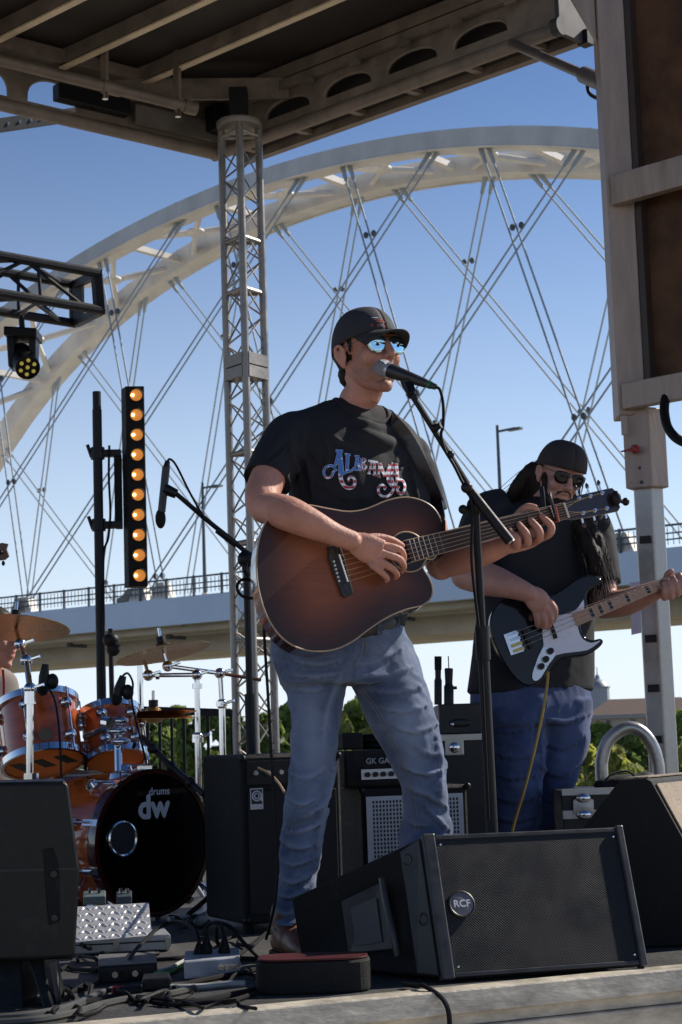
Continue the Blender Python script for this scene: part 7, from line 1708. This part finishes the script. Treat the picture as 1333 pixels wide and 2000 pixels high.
# ------------------------------------------------------------------ drummer at the left edge
dr = thing('person', 'drummer in grey shirt half hidden behind the large cymbal', 'person', V((P(-40, 1500, 7.6).x, 7.6, DECK)))
hd0 = P(-8, 1248, 7.5); f3, l3, u3 = head_axes(R_(62), R_(4), 0.)
H3 = lambda f, l, u: hd0 + f3 * f + l3 * l + u3 * u
d3 = MB(); add_head(d3, H3, (f3, l3, u3))
d3.chain([H3(-.025, 0, -.05), P(-22, 1310, 7.55), P(-34, 1360, 7.6)], [.058, .062, .09])
d3.chain([P(-34, 1340, 7.6), P(-44, 1450, 7.6), P(-46, 1560, 7.62)], [(.14, .1), (.15, .1), (.15, .1)], ref=V((.5, .86, 0)))
d3.chain([P(-88, 1345, 7.45), P(-110, 1440, 7.35), P(-60, 1470, 7.1)], [.055, .048, .032]); d3.chain([P(8, 1355, 7.72), P(6, 1450, 7.7), P(10, 1470, 7.4)], [.055, .048, .032])
d3.chain([P(-70, 1570, 7.55), P(-80, 1590, 7.1), P(-80, 1690, 7.05)], [.085, .065, .045]); d3.chain([P(-20, 1570, 7.65), P(-10, 1590, 7.2), P(-10, 1690, 7.15)], [.085, .065, .045])
link('body', fuse(d3, .006, 3), skin_m, dr, 80, fix=False)
s3 = MB(); torso(s3, [(1305, -62, 6, 7.57, .06), (1325, -100, 26, 7.58, .10), (1370, -112, 32, 7.6, .12), (1460, -110, 30, 7.6, .13), (1570, -112, 30, 7.62, .14)], R_(40))
s3.chain([P(-85, 1345, 7.47), P(-106, 1420, 7.38)], [.068, .062], round_ends=False); s3.chain([P(6, 1350, 7.7), P(10, 1415, 7.72)], [.068, .062], round_ends=False)
s3m = fuse(s3, .009, 4); displace(s3m, lambda c: fold(c, 6, .008)); link('t_shirt', s3m, mat('grey_cotton', (.22, .19, .17), .85, 0, .15, 8, .2, 300), dr, 80, fix=False)
h3 = MB(); h3.ell(H3(-.020, 0, .052), (.101, .084, .09), (f3, l3, u3)); link('hair', fuse(h3, .006, 2), hair_m, dr, 80, fix=False)
MB().tube(cr(PP((6, 1308, 7.46), (8, 1340, 7.44), (6, 1380, 7.43), (0, 1420, 7.43)), 5), [(.002, .006)] * 16, 6, ref=V((0, -1, 0))).build('lanyard', mat('red_lanyard', (.40, .02, .05), .7), dr)
thr = thing('drum_throne', 'black drum stool under the drummer', 'stool', V((P(-50, 1600, 7.65).x, 7.65, DECK)))
zt3 = P(-46, 1590, 7.62).z - .02
MB().lathe(V((thr.location.x, 7.62, zt3 - .1)), bz, [(.15, 0), (.17, .02), (.17, .07), (.15, .09)], 24).build('seat', rubber, thr); MB().tube([V((thr.location.x, 7.62, DECK)), V((thr.location.x, 7.62, zt3 - .1))], .02, 10).build('post', chrome, thr)
# headstock of a guitar resting on a rack at the left edge
g2 = thing('guitar', 'brown guitar headstock poking in at the left edge', 'guitar', P(-60, 1120, 7.9))
MB().prism(PP((-30, 1070, 7.9), (4, 1060, 7.9), (16, 1062, 7.9), (13, 1072, 7.9), (18, 1086, 7.9), (10, 1093, 7.9), (-30, 1098, 7.9)), (0, .018, 0)).build('headstock', mat('brown_headstock', (.12, .05, .03), .4), g2, 0, .002)
MB().bar(P(-18, 1084, 7.915), P(-150, 1350, 7.915), .03, .05).build('neck', mat('brown_headstock', (.12, .05, .03)), g2)
for x, y in ((2, 1079), (-12, 1082)): MB().ell(P(x, y, 7.89), .009, n=10, m=6).build('tuner_post', blackp, g2)
for x, y in ((7, 1100), (-10, 1104)): MB().ell(P(x, y, 7.9), (.008, .006, .012), n=10, m=6).build('tuner_knob', blackp, g2)
gb = [P(-185 + 75 * math.cos(a) - 34 * math.sin(a) * .8, 1425 + 62 * math.sin(a) * (1.25 if math.sin(a) > 0 else 1), 7.91) for a in [2 * math.pi * k / 30 for k in range(30)]]
MB().prism(gb, (0, .05, 0)).build('body', mat('brown_headstock', (.12, .05, .03)), g2, 0, .004)
gs = thing('guitar_stand', 'black stand holding the brown guitar at the left edge', 'guitar stand', V((P(-185, 1500, 8.0).x, 8.0, DECK)))
zb3 = min(p.z for p in gb); xg = P(-195, 1500, 8.0).x
MB().tube([V((xg, 8.02, DECK)), V((xg, 8.02, zb3 + .35))], .014, 8).build('post', blackm, gs)
MB().bar(V((xg - .12, 7.93, zb3 - .02)), V((xg + .12, 7.93, zb3 - .02)), .12, .03).build('cradle', blackm, gs)
for k in range(3):
    a = k * 2.094 + .3; MB().tube([V((xg, 8.02, DECK + .25)), V((xg + .3 * math.cos(a), 8.02 + .3 * math.sin(a), DECK + .012))], .010, 8).build('leg', blackm, gs)
